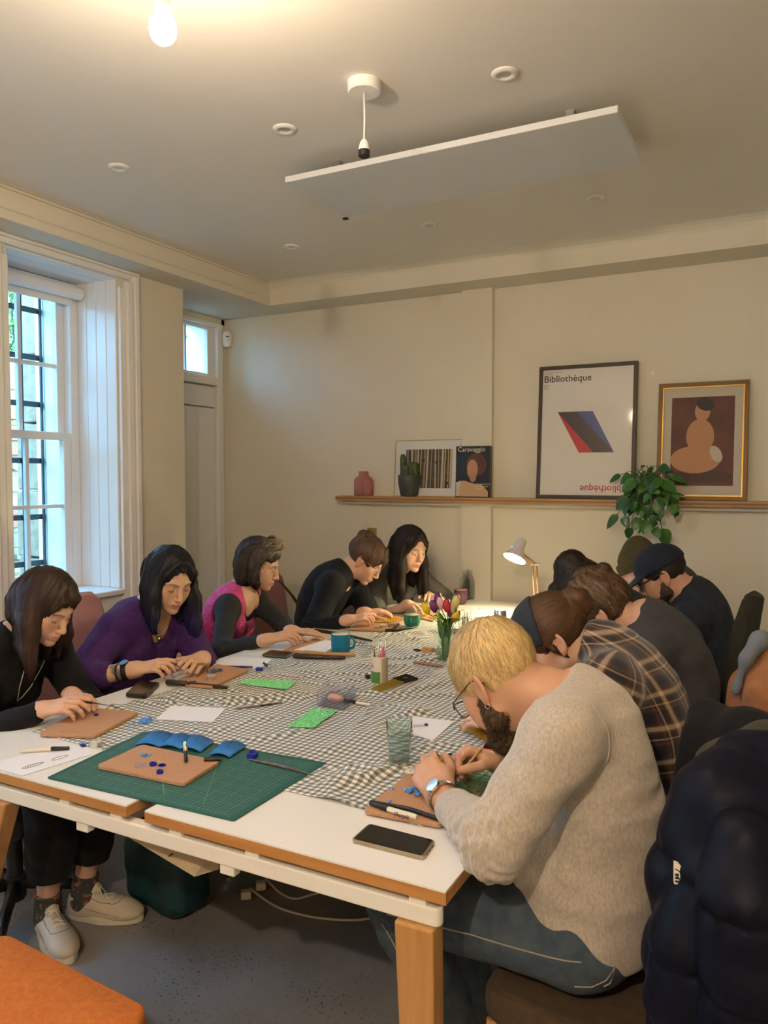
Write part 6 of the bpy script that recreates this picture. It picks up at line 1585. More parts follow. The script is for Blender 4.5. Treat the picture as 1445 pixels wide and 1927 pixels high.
# vessels
def vessel(name, label, cat, px, prof, m, z=None, n=32, wob=None, group=None):
    z = ZI if z is None else z; c = tz(px, z); FOOT.append((c[:2], prof[0][0] + .02)); o = obj(name, MB().lathe([(r, z + h) for r, h in prof], n, (c[0], c[1], 0), wob=wob), m, smooth=True, auto=60); tag(o, label, cat, group); return o, c, z
def mug(label, px, r, h, m, inner, ang=None, straight=1., hr=.022):
    o, c, z = vessel('mug', label, 'mug', px, [(0, 0), (r * .86 * straight, 0), (r * .94 * straight, .003), (r, h * .4), (r, h - .002), (r * .985, h), (r * .95, h - .001), (r * .93, h * .5), (r * .85 * straight, .006), (0, .006)], m, group='mugs')
    part('inside_glaze', MB().lathe([(r * .945, z + h - .001), (r * .925, z + h * .5), (r * .82, z + h * .45), (0, z + h * .45)], 32, (c[0], c[1], 0)), inner, o, smooth=True)
    if ang is not None:
        d = V(math.cos(ang), math.sin(ang), 0); part('handle', MB().tube([c + d * (r - .003) + V(0, 0, h * .80), c + d * (r + hr * .7) + V(0, 0, h * .80), c + d * (r + hr) + V(0, 0, h * .55), c + d * (r + hr * .75) + V(0, 0, h * .3), c + d * (r - .003) + V(0, 0, h * .22)], .0055, 8), m, o, smooth=True)
    return o
M_coffee = mat('milky_tea', (.62, .44, .26), .2)
mug('tall turquoise mug at left of the gingham', (641, 1228), .043, .086, mat('turquoise_glaze', (.008, .17, .29), .2), mat('cream_glaze', (.74, .66, .52), .3), .25)
mug('small green mug before the reaching woman', (775, 1178), .044, .062, mat('green_glaze', (.022, .19, .13), .2), M_coffee, -1.25, .85, .014)
mug('plum coloured tapered mug near the wall', (867, 1136), .042, .088, mat('plum_glaze', (.085, .03, .055), .25), M_coffee, 1.8, .78)
M_glass2 = mat('clear_glass', (.95, .98, .97), .02, trans=.97, ior=1.04); M_glassg = mat('aqua_glass', (.84, .96, .94), .03, trans=.95, ior=1.05); M_water = mat('water', (.95, .99, 1.), .0, trans=1., ior=1.05)
rib = lambda t, i: 1 + .004 * math.cos(t * 26)
g, c, z = vessel('water_glass', 'ribbed aqua glass half full of water', 'glass', (751, 1435), [(0, .0), (.026, .0), (.029, .004), (.0315, .05), (.036, .118), (.0358, .1195), (.0345, .118), (.030, .05), (.027, .010), (0, .010)], M_glassg, n=208, wob=lambda t, i: rib(t, i) if i in (2, 3) else 1, z=ZI)
part('water', MB().lathe([(0, z + .0108), (.0265, z + .0108), (.0295, z + .05), (.0315, z + .076), (0, z + .076)], 40, (c[0], c[1], 0)), M_water, g, smooth=True, auto=50)
bt, c, z = vessel('glass_bottle', 'front clear glass bottle by the wall', 'bottle', (874, 1128), [(0, 0), (.030, 0), (.032, .004), (.032, .10), (.028, .125), (.014, .150), (.0135, .172), (.018, .185), (.0165, .185), (.012, .172), (.0125, .15), (.026, .124), (.030, .10), (.030, .006), (0, .006)], M_glass2, group='clear bottles')
bt, c, z = vessel('glass_bottle', 'rear clear glass bottle by the wall', 'bottle', (884, 1126), [(0, 0), (.030, 0), (.032, .004), (.032, .10), (.028, .125), (.014, .150), (.0135, .172), (.018, .185), (.0165, .185), (.012, .172), (.0125, .15), (.026, .124), (.030, .10), (.030, .006), (0, .006)], M_glass2, group='clear bottles')
fl, c, z = vessel('flask', 'grey white flask with a chrome cup top', 'flask', (941, 1192), [(0, 0), (.034, 0), (.036, .003), (.034, .07), (.0335, .075), (0, .075)], mat('pale_grey_enamel', (.52, .49, .50), .45))
part('chrome_cup', MB().lathe([(.0325, z + .0752), (.0325, z + .078), (.0285, z + .115), (.026, z + .118), (0, z + .118)], 32, (c[0], c[1], 0)), M_steel, fl, smooth=True, auto=50)
# tin of tools
tn, c, z = vessel('tool_tin', 'printed cream and green tin holding brushes and tools', 'tin', (714, 1284), [(0, 0), (.0315, 0), (.032, .002), (.032, .100), (.0325, .102), (.0315, .103), (.030, .100), (.030, .004), (0, .004)], mat('cream_tin', (.74, .66, .56), .4))
def arcpatch(r, a0, a1, z0, z1, n=14): 
    G = np.zeros((n + 1, 2, 3))
    for i in range(n + 1):
        t = a0 + (a1 - a0) * i / n; G[i, 0] = (c[0] + r * math.cos(t), c[1] + r * math.sin(t), z0); G[i, 1] = (c[0] + r * math.cos(t), c[1] + r * math.sin(t), z1)
    return MB().grid(G)
va = math.atan2(-c[1], -c[0])
part('green_label', arcpatch(.0324, va - 1.9, va + .1, z + .003, z + .047), mat('leaf_green_print', (.07, .20, .05), .5), tn, smooth=True); part('grey_label', arcpatch(.0324, va + .25, va + 1.5, z + .003, z + .098), mat('taupe_print', (.42, .35, .28), .5), tn, smooth=True)
for k, chx in enumerate('6s'):
    t = va - .95 - k * .3; nr = V(math.cos(t), math.sin(t), 0); text(chx, .024, 'printed_letter', mat('magenta_print', (.55, .05, .22), .5), tn, (c + nr * .0325 + V(0, 0, .062) + V(math.sin(t), -math.cos(t), 0) * .004, V(-math.sin(t), math.cos(t), 0), V(0, 0, 1), nr), .0003)
def stick(label, base, top, r, m, name, cat='tool', tip=None, group='tools standing in the printed tin'):
    o = obj(name, MB().tube([base, lerp(base, top, .6), top], [r, r, r * .7], 8), m, smooth=True); tag(o, label, cat, group)
    if tip: part('tip', MB().sphere(tuple(top), tip[0], 8, 6), tip[1], o, smooth=True)
zt = V(0, 0, z + .006)
b0 = V(c[0], c[1], z + .006)
stick('leftmost steel tool in the printed tin', b0 + V(-.012, .01, 0), b0 + V(-.008, .012, .155), .0022, M_silver, 'steel_tool', tip=(.004, M_silver))
stick('second steel tool in the printed tin', b0 + V(-.004, .012, 0), b0 + V(.0, .012, .150), .0022, M_silver, 'steel_tool', tip=(.0035, M_silver))
stick('thin steel pick in the printed tin', b0 + V(-.006, -.008, 0), b0 + V(-.002, -.004, .140), .0016, M_silver, 'steel_tool')
stick('pink handled brush in the printed tin', b0 + V(.008, -.004, 0), b0 + V(.016, .002, .135), .0062, mat('pink_handle', (.62, .08, .16), .35), 'brush', 'brush', (.006, mat('pale_pink', (.8, .55, .5), .4)))
stick('tall steel tool leaning right in the printed tin', b0 + V(.008, .008, 0), b0 + V(.022, .014, .158), .0026, M_silver, 'steel_tool', tip=(.004, M_silver))
stick('short dark tool at left rim of the printed tin', b0 + V(-.018, .0, 0), b0 + V(-.024, .002, .118), .0028, M_dwood, 'steel_tool')
# gold file wallet with black header, clip
gw = [tz(p) for p in ((698, 1297), (716, 1304), (762, 1286), (738, 1279))]; foot(gw); ro = None
for k in range(7):
    t = (k + .5) / 7; a, b = lerp(gw[0], gw[1], t) + V(0, 0, .004), lerp(gw[3], gw[2], t) + V(0, 0, .004); mb = MB().tube([a, b], .0022, 6)
    if ro is None: ro = obj('file_wallet', mb, mat('yellow_gold_files', (.50, .34, .03), .3, .5)); tag(ro, 'fan of yellow needle files with a black card header', 'file set')
    else: part('needle_file', mb, MATS['yellow_gold_files'], ro)
hd_ = [tz(p) for p in ((738, 1279), (762, 1286), (787, 1279), (765, 1271))]; part('card_header', MB().prism(rounded(hd_, .003), ZI + .001, ZI + .007), M_glossb, ro); foot(hd_)
part('card_print', MB().prism(rounded([lerp(sum(hd_) / 4, h, .25) for h in hd_], .0006), ZI + .0072, ZI + .0074), M_silver, ro)
ck = tz((692, 1277)); ro = obj('binder_clip', MB().obox(ck + V(0, 0, .007), frame((.6, .8, 0), (0, 0, 1)), (.010, .008, .007)), M_black, bevel=.002); tag(ro, 'black binder clip left of the printed tin', 'clip'); part('wire_arm', MB().tube([ck + V(-.008, 0, .012), ck + V(-.014, .0, .020), ck + V(-.006, .008, .020)], .0012, 6), M_silver, ro)
st = tz((806, 1229)); ro = obj('wooden_block', MB().obox(st + V(0, 0, .013), frame((.2, .98, 0), (0, 0, 1)), (.026, .014, .013)), M_lwood, bevel=.002); tag(ro, 'pale wooden block with a black cord loop before the tulips', 'block'); FOOT.append((st[:2], .05))
part('cord_loop', MB().tube([st + V(-.024, 0, .012) + V(-.030 + .020 * math.cos(t), .012 * math.sin(t), -.004) for t in np.linspace(0, 2 * math.pi, 15)], .0028, 6), M_black, ro, smooth=True)
# tulips in a green glass jar
vz, c, z = vessel('tulip_jar', 'pale green glass jar holding the tulips', 'vase', (838, 1241), [(0, 0), (.030, 0), (.037, .006), (.040, .030), (.036, .052), (.026, .062), (.024, .068), (.031, .078), (.034, .14), (.0355, .145), (.034, .145), (.0315, .135), (.029, .08), (.022, .068), (.034, .050), (.037, .03), (.034, .008), (0, .008)], mat('green_tinted_glass', (.80, .95, .85), .02, trans=.96, ior=1.12))
M_stem = mat('tulip_stem', (.16, .30, .05), .5); M_tleaf = mat('tulip_leaf', (.075, .20, .045), .45)
tul = [((802, 1146), (.75, .55, .02), 'yellow tulip leaning far left'), ((818, 1134), (.70, .40, .42), 'pink tulip at upper left of the jar'), ((817, 1143), (.13, .02, .12), 'dark purple tulip left of centre'), ((829, 1137), (.72, .45, .46), 'pale pink tulip at centre'), ((824, 1129), (.15, .02, .14), 'dark purple tulip behind the pink ones'),
       ((841, 1142), (.50, .02, .03), 'red tulip right of centre'), ((853, 1143), (.70, .48, .40), 'peach pink tulip at right'), ((849, 1152), (.26, .05, .12), 'wine coloured tulip hanging low at right'), ((858, 1133), (.66, .58, .20), 'cream yellow tulip at the far right'), ((857, 1161), (.72, .50, .03), 'yellow tulip bud low at right')]
for k, (px, cl, lb) in enumerate(tul):
    h = atY(px[0], px[1], c[1] + .02 * math.sin(k * 2.1)); base = V(c[0] + .012 * math.cos(k * 2.4), c[1] + .012 * math.sin(k * 2.4), z + .012); rm = V(c[0] + .02 * math.cos(k * 2.4), c[1] + .02 * math.sin(k * 2.4), z + .13); d = unit(h - rm) * .5 + V(0, 0, .5); d = unit(d)
    top = V(*h) - d * .022; root = empty('tulip', base); tag(root, lb, 'tulip', 'tulips in the jar')
    part('stem', MB().tube([base, lerp(base, rm, .6), rm, lerp(rm, top, .6) + V(0, 0, .006), top], .0026, 7), M_stem, root, smooth=True); fm = mat('petal_%d' % k, cl, .5, sss=.05)
    A = frame(d, V(.3, .5, .1)); 
    for j in range(6):
        t = 2 * math.pi * j / 6 + (.5 if j % 2 else 0); o_ = A[0] * math.cos(t) + A[2] * math.sin(t); w_ = np.cross(d, o_); G = []
        for s in np.linspace(0, 1, 7):
            rr = .0165 * math.sin(math.pi * min(1, s * .75 + .12)) ** .8 + .001; ww = .0125 * math.sin(math.pi * (s * .88 + .1)) + .0006; G.append([top + d * s * .054 + o_ * (rr - .003) - w_ * ww, top + d * s * .054 + o_ * (rr + .001), top + d * s * .054 + o_ * (rr - .003) + w_ * ww])
        part('petal', MB().grid(np.array(G)), fm, root, smooth=True)
    if True:
        t = k * 1.9; o_ = unit(V((px[0] - 832) * .03, math.sin(t) * .5, .3 if k != 0 else .15)); w_ = unit(np.cross(o_, V(0, 0, 1))); G = []
        for s in np.linspace(0, 1, 9): p_ = rm + V(0, 0, -.04) + V(0, 0, .15 * s - .055 * s * s) + V(o_[0], o_[1], 0) * (.075 * s * s); ww = .015 * math.sin(math.pi * (s * .93 + .06)) ** .8 + .0005; G.append([p_ - w_ * ww + V(0, 0, .003), p_, p_ + w_ * ww + V(0, 0, .003)])
        part('leaf', MB().grid(np.array(G)), M_tleaf, root, smooth=True)
# jar of brushes behind the tulips
bj, c, z = vessel('brush_jar', 'clear jar of brushes behind the tulips', 'jar', (874, 1188), [(0, 0), (.030, 0), (.031, .003), (.031, .055), (.030, .056), (.029, .05), (.029, .005), (0, .005)], M_glass2)
for k in range(6):
    q = random.Random(k); b0 = V(c[0] + q.uniform(-.015, .015), c[1] + q.uniform(-.015, .015), z + .006); stick(['dark brush at left of the far jar', 'silver tool in the far jar', 'pale stick in the far jar', 'dark pick in the far jar', 'purple handled tool in the far jar', 'thin steel pick at right of the far jar'][k], b0, b0 + V(q.uniform(-.012, .03), q.uniform(-.01, .02), q.uniform(.075, .105)), .0024, [M_dwood, M_silver, M_candle, M_dwood, mat('plum_handle', (.12, .03, .08), .4), M_silver][k], 'tool', group='tools standing in the far jar')
tp = tz((778, 1168)); slab('grey_board', 'thin dark board lying before the reaching woman', 'board', [(690, 1150), (760, 1156), (800, 1150), (735, 1143)], .003, .003, mat('grey_card', (.10, .09, .09), .6)); slab('pale_board', 'pale wooden board under the reaching hand', 'board', [(775, 1160), (815, 1170), (838, 1158), (800, 1152)], .006, .004, M_lwood)

# ================================================================== gingham cloth
def gingham():
    m = bpy.data.materials.new('gingham_cotton'); m.use_nodes = True; t = m.node_tree; N, L = t.nodes, t.links; b = N['Principled BSDF']
    at = N.new('ShaderNodeAttribute'); at.attribute_name = 'cloth'; sp = N.new('ShaderNodeSeparateXYZ'); L.new(at.outputs['Vector'], sp.inputs[0]); st = []
    for k in (0, 1):
        d = N.new('ShaderNodeMath'); d.operation = 'DIVIDE'; L.new(sp.outputs[k], d.inputs[0]); d.inputs[1].default_value = .0208
        fr = N.new('ShaderNodeMath'); fr.operation = 'FRACT'; L.new(d.outputs[0], fr.inputs[0]); g = N.new('ShaderNodeMath'); g.operation = 'GREATER_THAN'; g.inputs[1].default_value = .5; L.new(fr.outputs[0], g.inputs[0]); st.append(g.outputs[0])
    ad = N.new('ShaderNodeMath'); ad.operation = 'ADD'; L.new(st[0], ad.inputs[0]); L.new(st[1], ad.inputs[1]); hf = N.new('ShaderNodeMath'); hf.operation = 'MULTIPLY'; hf.inputs[1].default_value = .5; L.new(ad.outputs[0], hf.inputs[0])
    r = N.new('ShaderNodeValToRGB'); r.color_ramp.interpolation = 'CONSTANT'; e = r.color_ramp.elements; e[0].position = 0; e[0].color = (.82, .78, .69, 1); e[1].position = .3; e[1].color = (.33, .33, .30, 1); q = e.new(.8); q.color = (.105, .12, .115, 1)
    L.new(hf.outputs[0], r.inputs[0]); L.new(r.outputs[0], b.inputs['Base Color']); b.inputs['Roughness'].default_value = .9; b.inputs['Specular IOR Level'].default_value = .2; b.inputs['Sheen Weight'].default_value = .2
    return m
def cloth():
    # edge of the cloth, walked as four sides of a quad patch
    nr = [tz(p, ZT) for p in ((60, 1378), (190, 1412), (330, 1440), (545, 1491), (680, 1523), (790, 1556))]; nr.append(V(TX1 - .01, 1.62, ZT))
    fr_ = [V(-1.98, 4.28, ZT), V(-1.3, 4.30, ZT), V(TX1 - .01, 4.28, ZT)]
    lf = [nr[0]] + [tz(p, ZT) for p in ((215, 1332), (330, 1296), (430, 1262), (530, 1238), (640, 1196), (720, 1168))] + [fr_[0]]
    def walk(P, n):
        P = np.array(P); d = np.r_[0, np.cumsum(np.linalg.norm(np.diff(P, axis=0), axis=1))]; s = np.linspace(0, d[-1], n); return np.stack([np.interp(s, d, P[:, i]) for i in range(3)], 1)
    nu, nv = 170, 300; A = walk(nr, nu); Bf = walk(fr_, nu); Lf = walk(lf, nv); Rt = walk([nr[-1], fr_[-1]], nv); u = np.linspace(0, 1, nu)[:, None, None]; v = np.linspace(0, 1, nv)[None, :, None]
    G = A[:, None] * (1 - v) + Bf[:, None] * v + Lf[None] * (1 - u) + Rt[None] * u - (A[0] * (1 - u) * (1 - v) + A[-1] * u * (1 - v) + Bf[0] * (1 - u) * v + Bf[-1] * u * v)
    P = G.reshape(-1, 3).copy(); X, Y = P[:, 0], P[:, 1]
    Q = np.stack([X * 3.2 + Y * 1.2, Y * 3.2 - X * 1.6, X * 0], 1); wv = vnoise(Q * .9, 3)[:, None] * .9
    rd = 1 - np.abs(vnoise(Q * 1.15 + wv, 11)); rd2 = 1 - np.abs(vnoise(Q * 2.1 + 7.3 + wv, 12)); rd3 = vnoise(np.stack([X * 22, Y * 13, X * 0], 1), 5)
    z = .0150 * np.clip((rd - .72) / .28, 0, 1) ** 1.5 + .0085 * np.clip((rd2 - .70) / .30, 0, 1) ** 1.5 + .0012 * rd3
    dn = np.clip((Y - G[:, 0, 1].min()) / .3, 0, 1)
    k = np.ones(len(P))
    for c_, r_ in FOOT: d = np.hypot(X - c_[0], Y - c_[1]); k = np.minimum(k, np.clip((d - r_ * .8) / .03, 0.0, 1))
    uvx = X + .006 * vnoise(np.stack([X * 5, Y * 4, X * 0], 1), 21) + .8 * z * vnoise(Q * 1.3, 31); uvy = Y + .006 * vnoise(np.stack([X * 5, Y * 4, X * 0], 1), 22) + .8 * z
    P[:, 2] = ZT + .0016 + np.clip(z, 0, 1) * k + .0004
    idx = np.arange(nu * nv).reshape(nu, nv); F = np.stack([idx[:-1, :-1], idx[1:, :-1], idx[1:, 1:], idx[:-1, 1:]], -1).reshape(-1, 4)
    a = 6e-2; o = np_mesh('tablecloth', P, F, gingham(), uv=np.stack([uvx * math.cos(a) - uvy * math.sin(a), uvx * math.sin(a) + uvy * math.cos(a)], 1)); tag(o, 'crumpled grey and cream gingham cloth spread over the table', 'tablecloth')
    s = o.modifiers.new('thick', 'SOLIDIFY'); s.thickness = .0009; s.offset = 1
cloth()
# ================================================================== shelf and the things on it, lamp, fittings
ZH, YF = 1.392, 4.548
M_ply = wood('plywood', (.45, .26, .11), (.36, .19, .075), 0); M_plyd = mat('ply_core', (.26, .14, .06), .7)
sh = empty('picture_shelf', (-.9, YB, 1.355)); tag(sh, 'long narrow plywood picture shelf on the back wall', 'shelf')
part('board', MB().box((-2.745, YF, ZH - .012), (1.2, YB, ZH)), M_ply, sh, bevel=.001); part('core_strip', MB().box((-2.745, YF + .0006, ZH - .022), (1.2, YB, ZH - .0121)), M_plyd, sh); part('lower_board', MB().box((-2.745, YF, ZH - .032), (1.2, YB, ZH - .0221)), M_ply, sh)
part('batten', MB().box((-2.70, YF + .055, ZH - .055), (1.2, YB, ZH - .0322)), M_wall, sh)
def leaning(name, label, cat, pxl, pxr, ptop, yb, yt, th, m, fw, inner, group=None, mount=None):
    """A framed picture: bottom corners on the shelf, leaning back to the wall."""
    xl, xr = atY(*pxl, yb)[0], atY(*pxr, yb)[0]; zt_ = atY(pxl[0], ptop, yt)[2]; h = math.hypot(zt_ - ZH, yt - yb); u = unit(V(0, yt - yb, zt_ - ZH)); r = V(1, 0, 0); n = np.cross(r, u)      # n toward the room
    O = V(xl, yb, ZH); w_ = xr - xl; root = empty(name, O); tag(root, label, cat, group); Mx = (O, r, u, n)
    def bar(x0, x1, y0, y1): return MB().prism([(x0, y0), (x1, y0), (x1, y1), (x0, y1)], -th * .5, th * .5, Mx)
    for q in ((0, w_, 0, fw), (0, w_, h - fw, h), (0, fw, fw, h - fw), (w_ - fw, w_, fw, h - fw)): part('frame_bar', bar(*q), m, root, bevel=.0015)
    part('print', MB().prism([(fw, fw), (w_ - fw, fw), (w_ - fw, h - fw), (fw, h - fw)], -th * .4, th * .12, Mx), inner, root)
    return root, Mx, w_, h, th * .12
M_dframe = mat('dark_wood_frame', (.045, .030, .022), .45); M_print = mat('poster_paper', (.66, .64, .60), .06, spec=.5, coat=.6)
ps, Mx, pw, ph, pz = leaning('framed_poster', 'black framed white poster with a slanted red, black and blue shape', 'poster', (1009, 936), (1194, 938), 692, 4.585, 4.640, .026, M_dframe, .022, M_print)
def flat(poly, m, name, root, Mx, z0, dz=.0004): return part(name, MB().prism([(x, y) for x, y in poly], z0, z0 + dz, Mx), m, root)
B = lambda u, v: (.022 + u * (pw - .044), .022 + (1 - v) * (ph - .044))
ccw = lambda q: q if sum(q[i][0] * q[(i + 1) % len(q)][1] - q[(i + 1) % len(q)][0] * q[i][1] for i in range(len(q))) > 0 else q[::-1]
P_red, P_blk, P_blu = mat('print_red', (.42, .02, .025), .3, coat=.5), mat('print_dark_brown', (.035, .018, .020), .3, coat=.5), mat('print_blue', (.03, .045, .20), .3, coat=.5)
flat(ccw([B(.18, .34), B(.57, .34), B(.81, .665), B(.43, .665)]), P_blk, 'printed_shape', ps, Mx, pz)
flat(ccw([B(.18, .34), B(.59, .665), B(.43, .665)]), P_red, 'printed_shape', ps, Mx, pz + .0005); flat(ccw([B(.39, .34), B(.57, .34), B(.81, .665)]), P_blu, 'printed_shape', ps, Mx, pz + .0005)
O = lambda u, v: Mx[0] + Mx[1] * B(u, v)[0] + Mx[2] * B(u, v)[1] + Mx[3] * (pz + .0002)
text('Bibliothèque', pw * .098, 'printed_title', P_blk, ps, (O(.012, .098), Mx[1], Mx[2], Mx[3]), .0003, bold=.0006)
text('Bibliothèque', pw * .098, 'printed_title', P_red, ps, (O(.985, .925), -Mx[1], -Mx[2], Mx[3]), .0003, bold=.0006)
mb = MB()
for v, a, b in ((.018, .01, .22), (.032, .01, .11), (.118, .01, .075), (.126, .01, .06), (.134, .01, .07), (.142, .01, .05), (.15, .01, .08)):
    q = ccw([B(a, v), B(b, v), B(b, v + .004), B(a, v + .004)]); mb.prism(q, pz, pz + .0003, Mx)
part('small_print', mb, mat('grey_print', (.30, .28, .27), .5), ps)
# gold framed painting: plain warm figure-like abstract in its place
pt, Mx2, qw, qh, qz = leaning('framed_painting', 'gilt framed painting in red brown and ochre at right end of the shelf', 'painting', (1234, 938), (1405, 942), 724, 4.585, 4.645, .03, mat('aged_gilt', (.13, .075, .025), .45, .4), .022, mat('cream_mount', (.50, .45, .36), .7))
B2 = lambda u, v: (u * qw, (1 - v) * qh)
mb = MB()
for q in ((.022, qw - .022, .022, .030), (.022, qw - .022, qh - .030, qh - .022), (.022, .030, .03, qh - .03), (qw - .030, qw - .022, .03, qh - .03)): mb.prism([(q[0], q[2]), (q[1], q[2]), (q[1], q[3]), (q[0], q[3])], qz, qz + .006, Mx2)
part('gilt_slip', mb, mat('bright_gilt', (.42, .24, .05), .35, .6), pt)
flat(ccw([B2(.155, .125), B2(.85, .125), B2(.85, .875), B2(.155, .875)]), mat('painted_red_brown', (.115, .035, .022), .55, col2=(.075, .025, .018), nscale=9.), 'canvas', pt, Mx2, qz)
def blob(cx, cy, rx, ry, an=0, n=22): return ccw([B2(cx + rx * math.cos(t) * math.cos(an) - ry * math.sin(t) * math.sin(an), cy + rx * math.cos(t) * math.sin(an) * .75 + ry * math.sin(t) * math.cos(an) * .75) for t in np.linspace(0, 2 * math.pi, n, endpoint=False)])
for k, (a, cl) in enumerate((((.50, .80, .34, .07), (.055, .024, .020)), ((.43, .655, .28, .155), (.45, .22, .105)), ((.48, .46, .155, .20), (.43, .21, .10)), ((.50, .25, .085, .11), (.44, .22, .11)), ((.53, .19, .10, .07, .3), (.030, .016, .012)), ((.66, .61, .06, .10, -.5), (.50, .42, .33)))):
    flat(blob(*a), mat('paint_%d' % k, cl, .55), 'paint_area', pt, Mx2, qz + .0006 * (k + 1))
# pale framed forest picture, book, cactus, rose vase
fp, Mx3, rw, rh, rz_ = leaning('framed_photo', 'pale framed picture of striped tree trunks behind the cactus', 'picture', (741, 932), (867, 934), 829, 4.62, 4.65, .016, mat('pale_ash_frame', (.50, .40, .23), .5), .006, mat('white_mount', (.66, .65, .64), .5))
B3 = lambda u, v: (u * rw, (1 - v) * rh)
flat(ccw([B3(.17, .17), B3(.86, .17), B3(.86, .85), B3(.17, .85)]), mat('photo_brown', (.10, .075, .055), .5, col2=(.05, .04, .035), nscale=30.), 'photo', fp, Mx3, rz_)
q = random.Random(5); x = .185
while x < .84:
    w_ = q.uniform(.012, .032); dx = q.uniform(-.012, .012); flat(ccw([B3(x, .17), B3(x + w_, .17), B3(x + w_ + dx, .85), B3(x + dx, .85)]), [mat('trunk_cream', (.48, .40, .26), .6), mat('trunk_grey', (.24, .21, .17), .6)][q.random() > .65], 'printed_trunk', fp, Mx3, rz_ + .0004, .0003); x += w_ + q.uniform(.012, .04)
for u, v in ((.44, .36), (.63, .40), (.38, .58), (.80, .76), (.33, .47)): flat(ccw([(B3(u, v)[0] + .008 * math.cos(t), B3(u, v)[1] + .008 * math.sin(t)) for t in np.linspace(0, 6.283, 12, endpoint=False)]), M_black, 'printed_spot', fp, Mx3, rz_ + .0008, .0003)
xl, xr = atY(857, 934, 4.562)[0], atY(920, 934, 4.562)[0]; zt2 = atY(862, 840, 4.58)[2]; bh = zt2 - ZH; lean = unit(V(0, .04, 1)); nb_ = unit(np.cross(V(1, 0, 0), lean)); Ob = V(xl, 4.562, ZH); Mb = (Ob, V(1, 0, 0), lean, nb_); bw = xr - xl
bk = empty('art_book', Ob); tag(bk, 'dark art book standing on the shelf before the pilaster', 'book')
M_bk = mat('book_black', (.012, .012, .016), .25)
part('front_cover', MB().prism([(0, 0), (bw, 0), (bw, bh), (0, bh)], 0, .003, Mb), M_bk, bk); part('pages', MB().prism([(.004, .004), (bw - .004, .004), (bw - .004, bh - .004), (.004, bh - .004)], -.036, -.0002, Mb), mat('page_block', (.62, .55, .42), .8), bk); part('back_cover', MB().prism([(0, 0), (bw, 0), (bw, bh), (0, bh)], -.040, -.0362, Mb), M_bk, bk); part('spine', MB().prism([(bw - .0005, 0), (bw + .003, 0), (bw + .003, bh), (bw - .0005, bh)], -.040, .003, Mb), M_bk, bk)
text('Caravaggio', bw * .185, 'cover_title', mat('cover_cream', (.70, .62, .46), .5), bk, (Ob + V(1, 0, 0) * bw * .05 + lean * bh * .895 + nb_ * .0031, V(1, 0, 0), lean, nb_), .0003)
def bb(cx, cy, rx, ry, n=20): return ccw([(bw * (cx + rx * math.cos(t)), bh * (1 - cy - ry * math.sin(t))) for t in np.linspace(0, 2 * math.pi, n, endpoint=False)])
for k, (a, cl) in enumerate((((.62, .36, .30, .22), (.085, .028, .012)), ((.50, .45, .16, .19), (.42, .22, .11)), ((.52, .60, .10, .10), (.36, .18, .09)))): flat(bb(*a), mat('cover_%d' % k, cl, .3), 'cover_area', bk, Mb, .0031 + k * .0004, .0003)
flat(ccw([(bw * a, bh * b) for a, b in ((.02, .02), (.02, .30), (.25, .33), (.55, .27), (.80, .24), (.97, .12), (.97, .02))]), mat('cover_skin', (.47, .29, .15), .3), 'cover_area', bk, Mb, .0044, .0003); flat(ccw([(bw * a, bh * b) for a, b in ((.02, .03), (.02, .29), (.16, .33), (.12, .05))]), mat('cover_linen', (.5, .46, .40), .4), 'cover_area', bk, Mb, .0049, .0003)
for k in range(3): text(['Complete works', 'The Complete', 'Works'][k], bw * .062, 'cover_line', MATS['cover_cream'], bk, (Ob + V(1, 0, 0) * bw * .62 + lean * bh * (.25 - .045 * k) + nb_ * .0056, V(1, 0, 0), lean, nb_), .0003)
c = atY(768, 928, 4.585); M_pot = mat('grey_green_pot', (.045, .055, .050), .45); cp = obj('cactus_pot', MB().lathe([(0, ZH), (.050, ZH), (.060, ZH + .012), (.073, ZH + .085), (.076, ZH + .142), (.074, ZH + .144), (.070, ZH + .142), (.068, ZH + .125), (0, ZH + .125)], 40, (c[0], 4.602, 0)), M_pot, smooth=True, auto=50); tag(cp, 'dark grey green pot with the cactus', 'pot')
ct = empty('cactus', (c[0], 4.602, ZH + .126)); tag(ct, 'ribbed green cactus with one tall column', 'cactus'); M_cact = mat('cactus_green', (.075, .12, .045), .6, col2=(.05, .085, .03), nscale=30.)
for x, y, r, h in ((-.047, .0, .018, .155), (-.018, -.012, .022, .085), (.014, .004, .024, .105), (.045, -.005, .022, .102), (.03, .03, .02, .085)):
    part('column', MB().lathe([(r * .9, ZH + .126)] + [(r, ZH + .126 + h * t) for t in (.2, .5, .8)] + [(r * .85, ZH + .126 + h * .92), (r * .5, ZH + .126 + h * .99), (0, ZH + .126 + h)], 32, (c[0] + x, 4.602 + y, 0), wob=lambda t, i: 1 + .10 * math.cos(t * 8)), M_cact, ct, smooth=True)
c = atY(684, 925, 4.60); vs_ = obj('rose_vase', MB().lathe([(0, ZH), (.062, ZH), (.066, ZH + .004), (.066, ZH + .105), (.055, ZH + .125), (.034, ZH + .138), (.032, ZH + .165), (.034, ZH + .168), (.031, ZH + .168), (.029, ZH + .14), (.05, ZH + .122), (.062, ZH + .10), (.062, ZH + .008), (0, ZH + .008)], 72, (c[0], 4.602, 0), wob=lambda t, i: 1 + (.016 * math.cos(t * 22) if i in (2, 3, 4) else 0)), mat('rose_glass', (.95, .55, .55), .08, trans=.8, ior=1.15), smooth=True); tag(vs_, 'ribbed rose pink glass vase at left end of the shelf', 'vase')
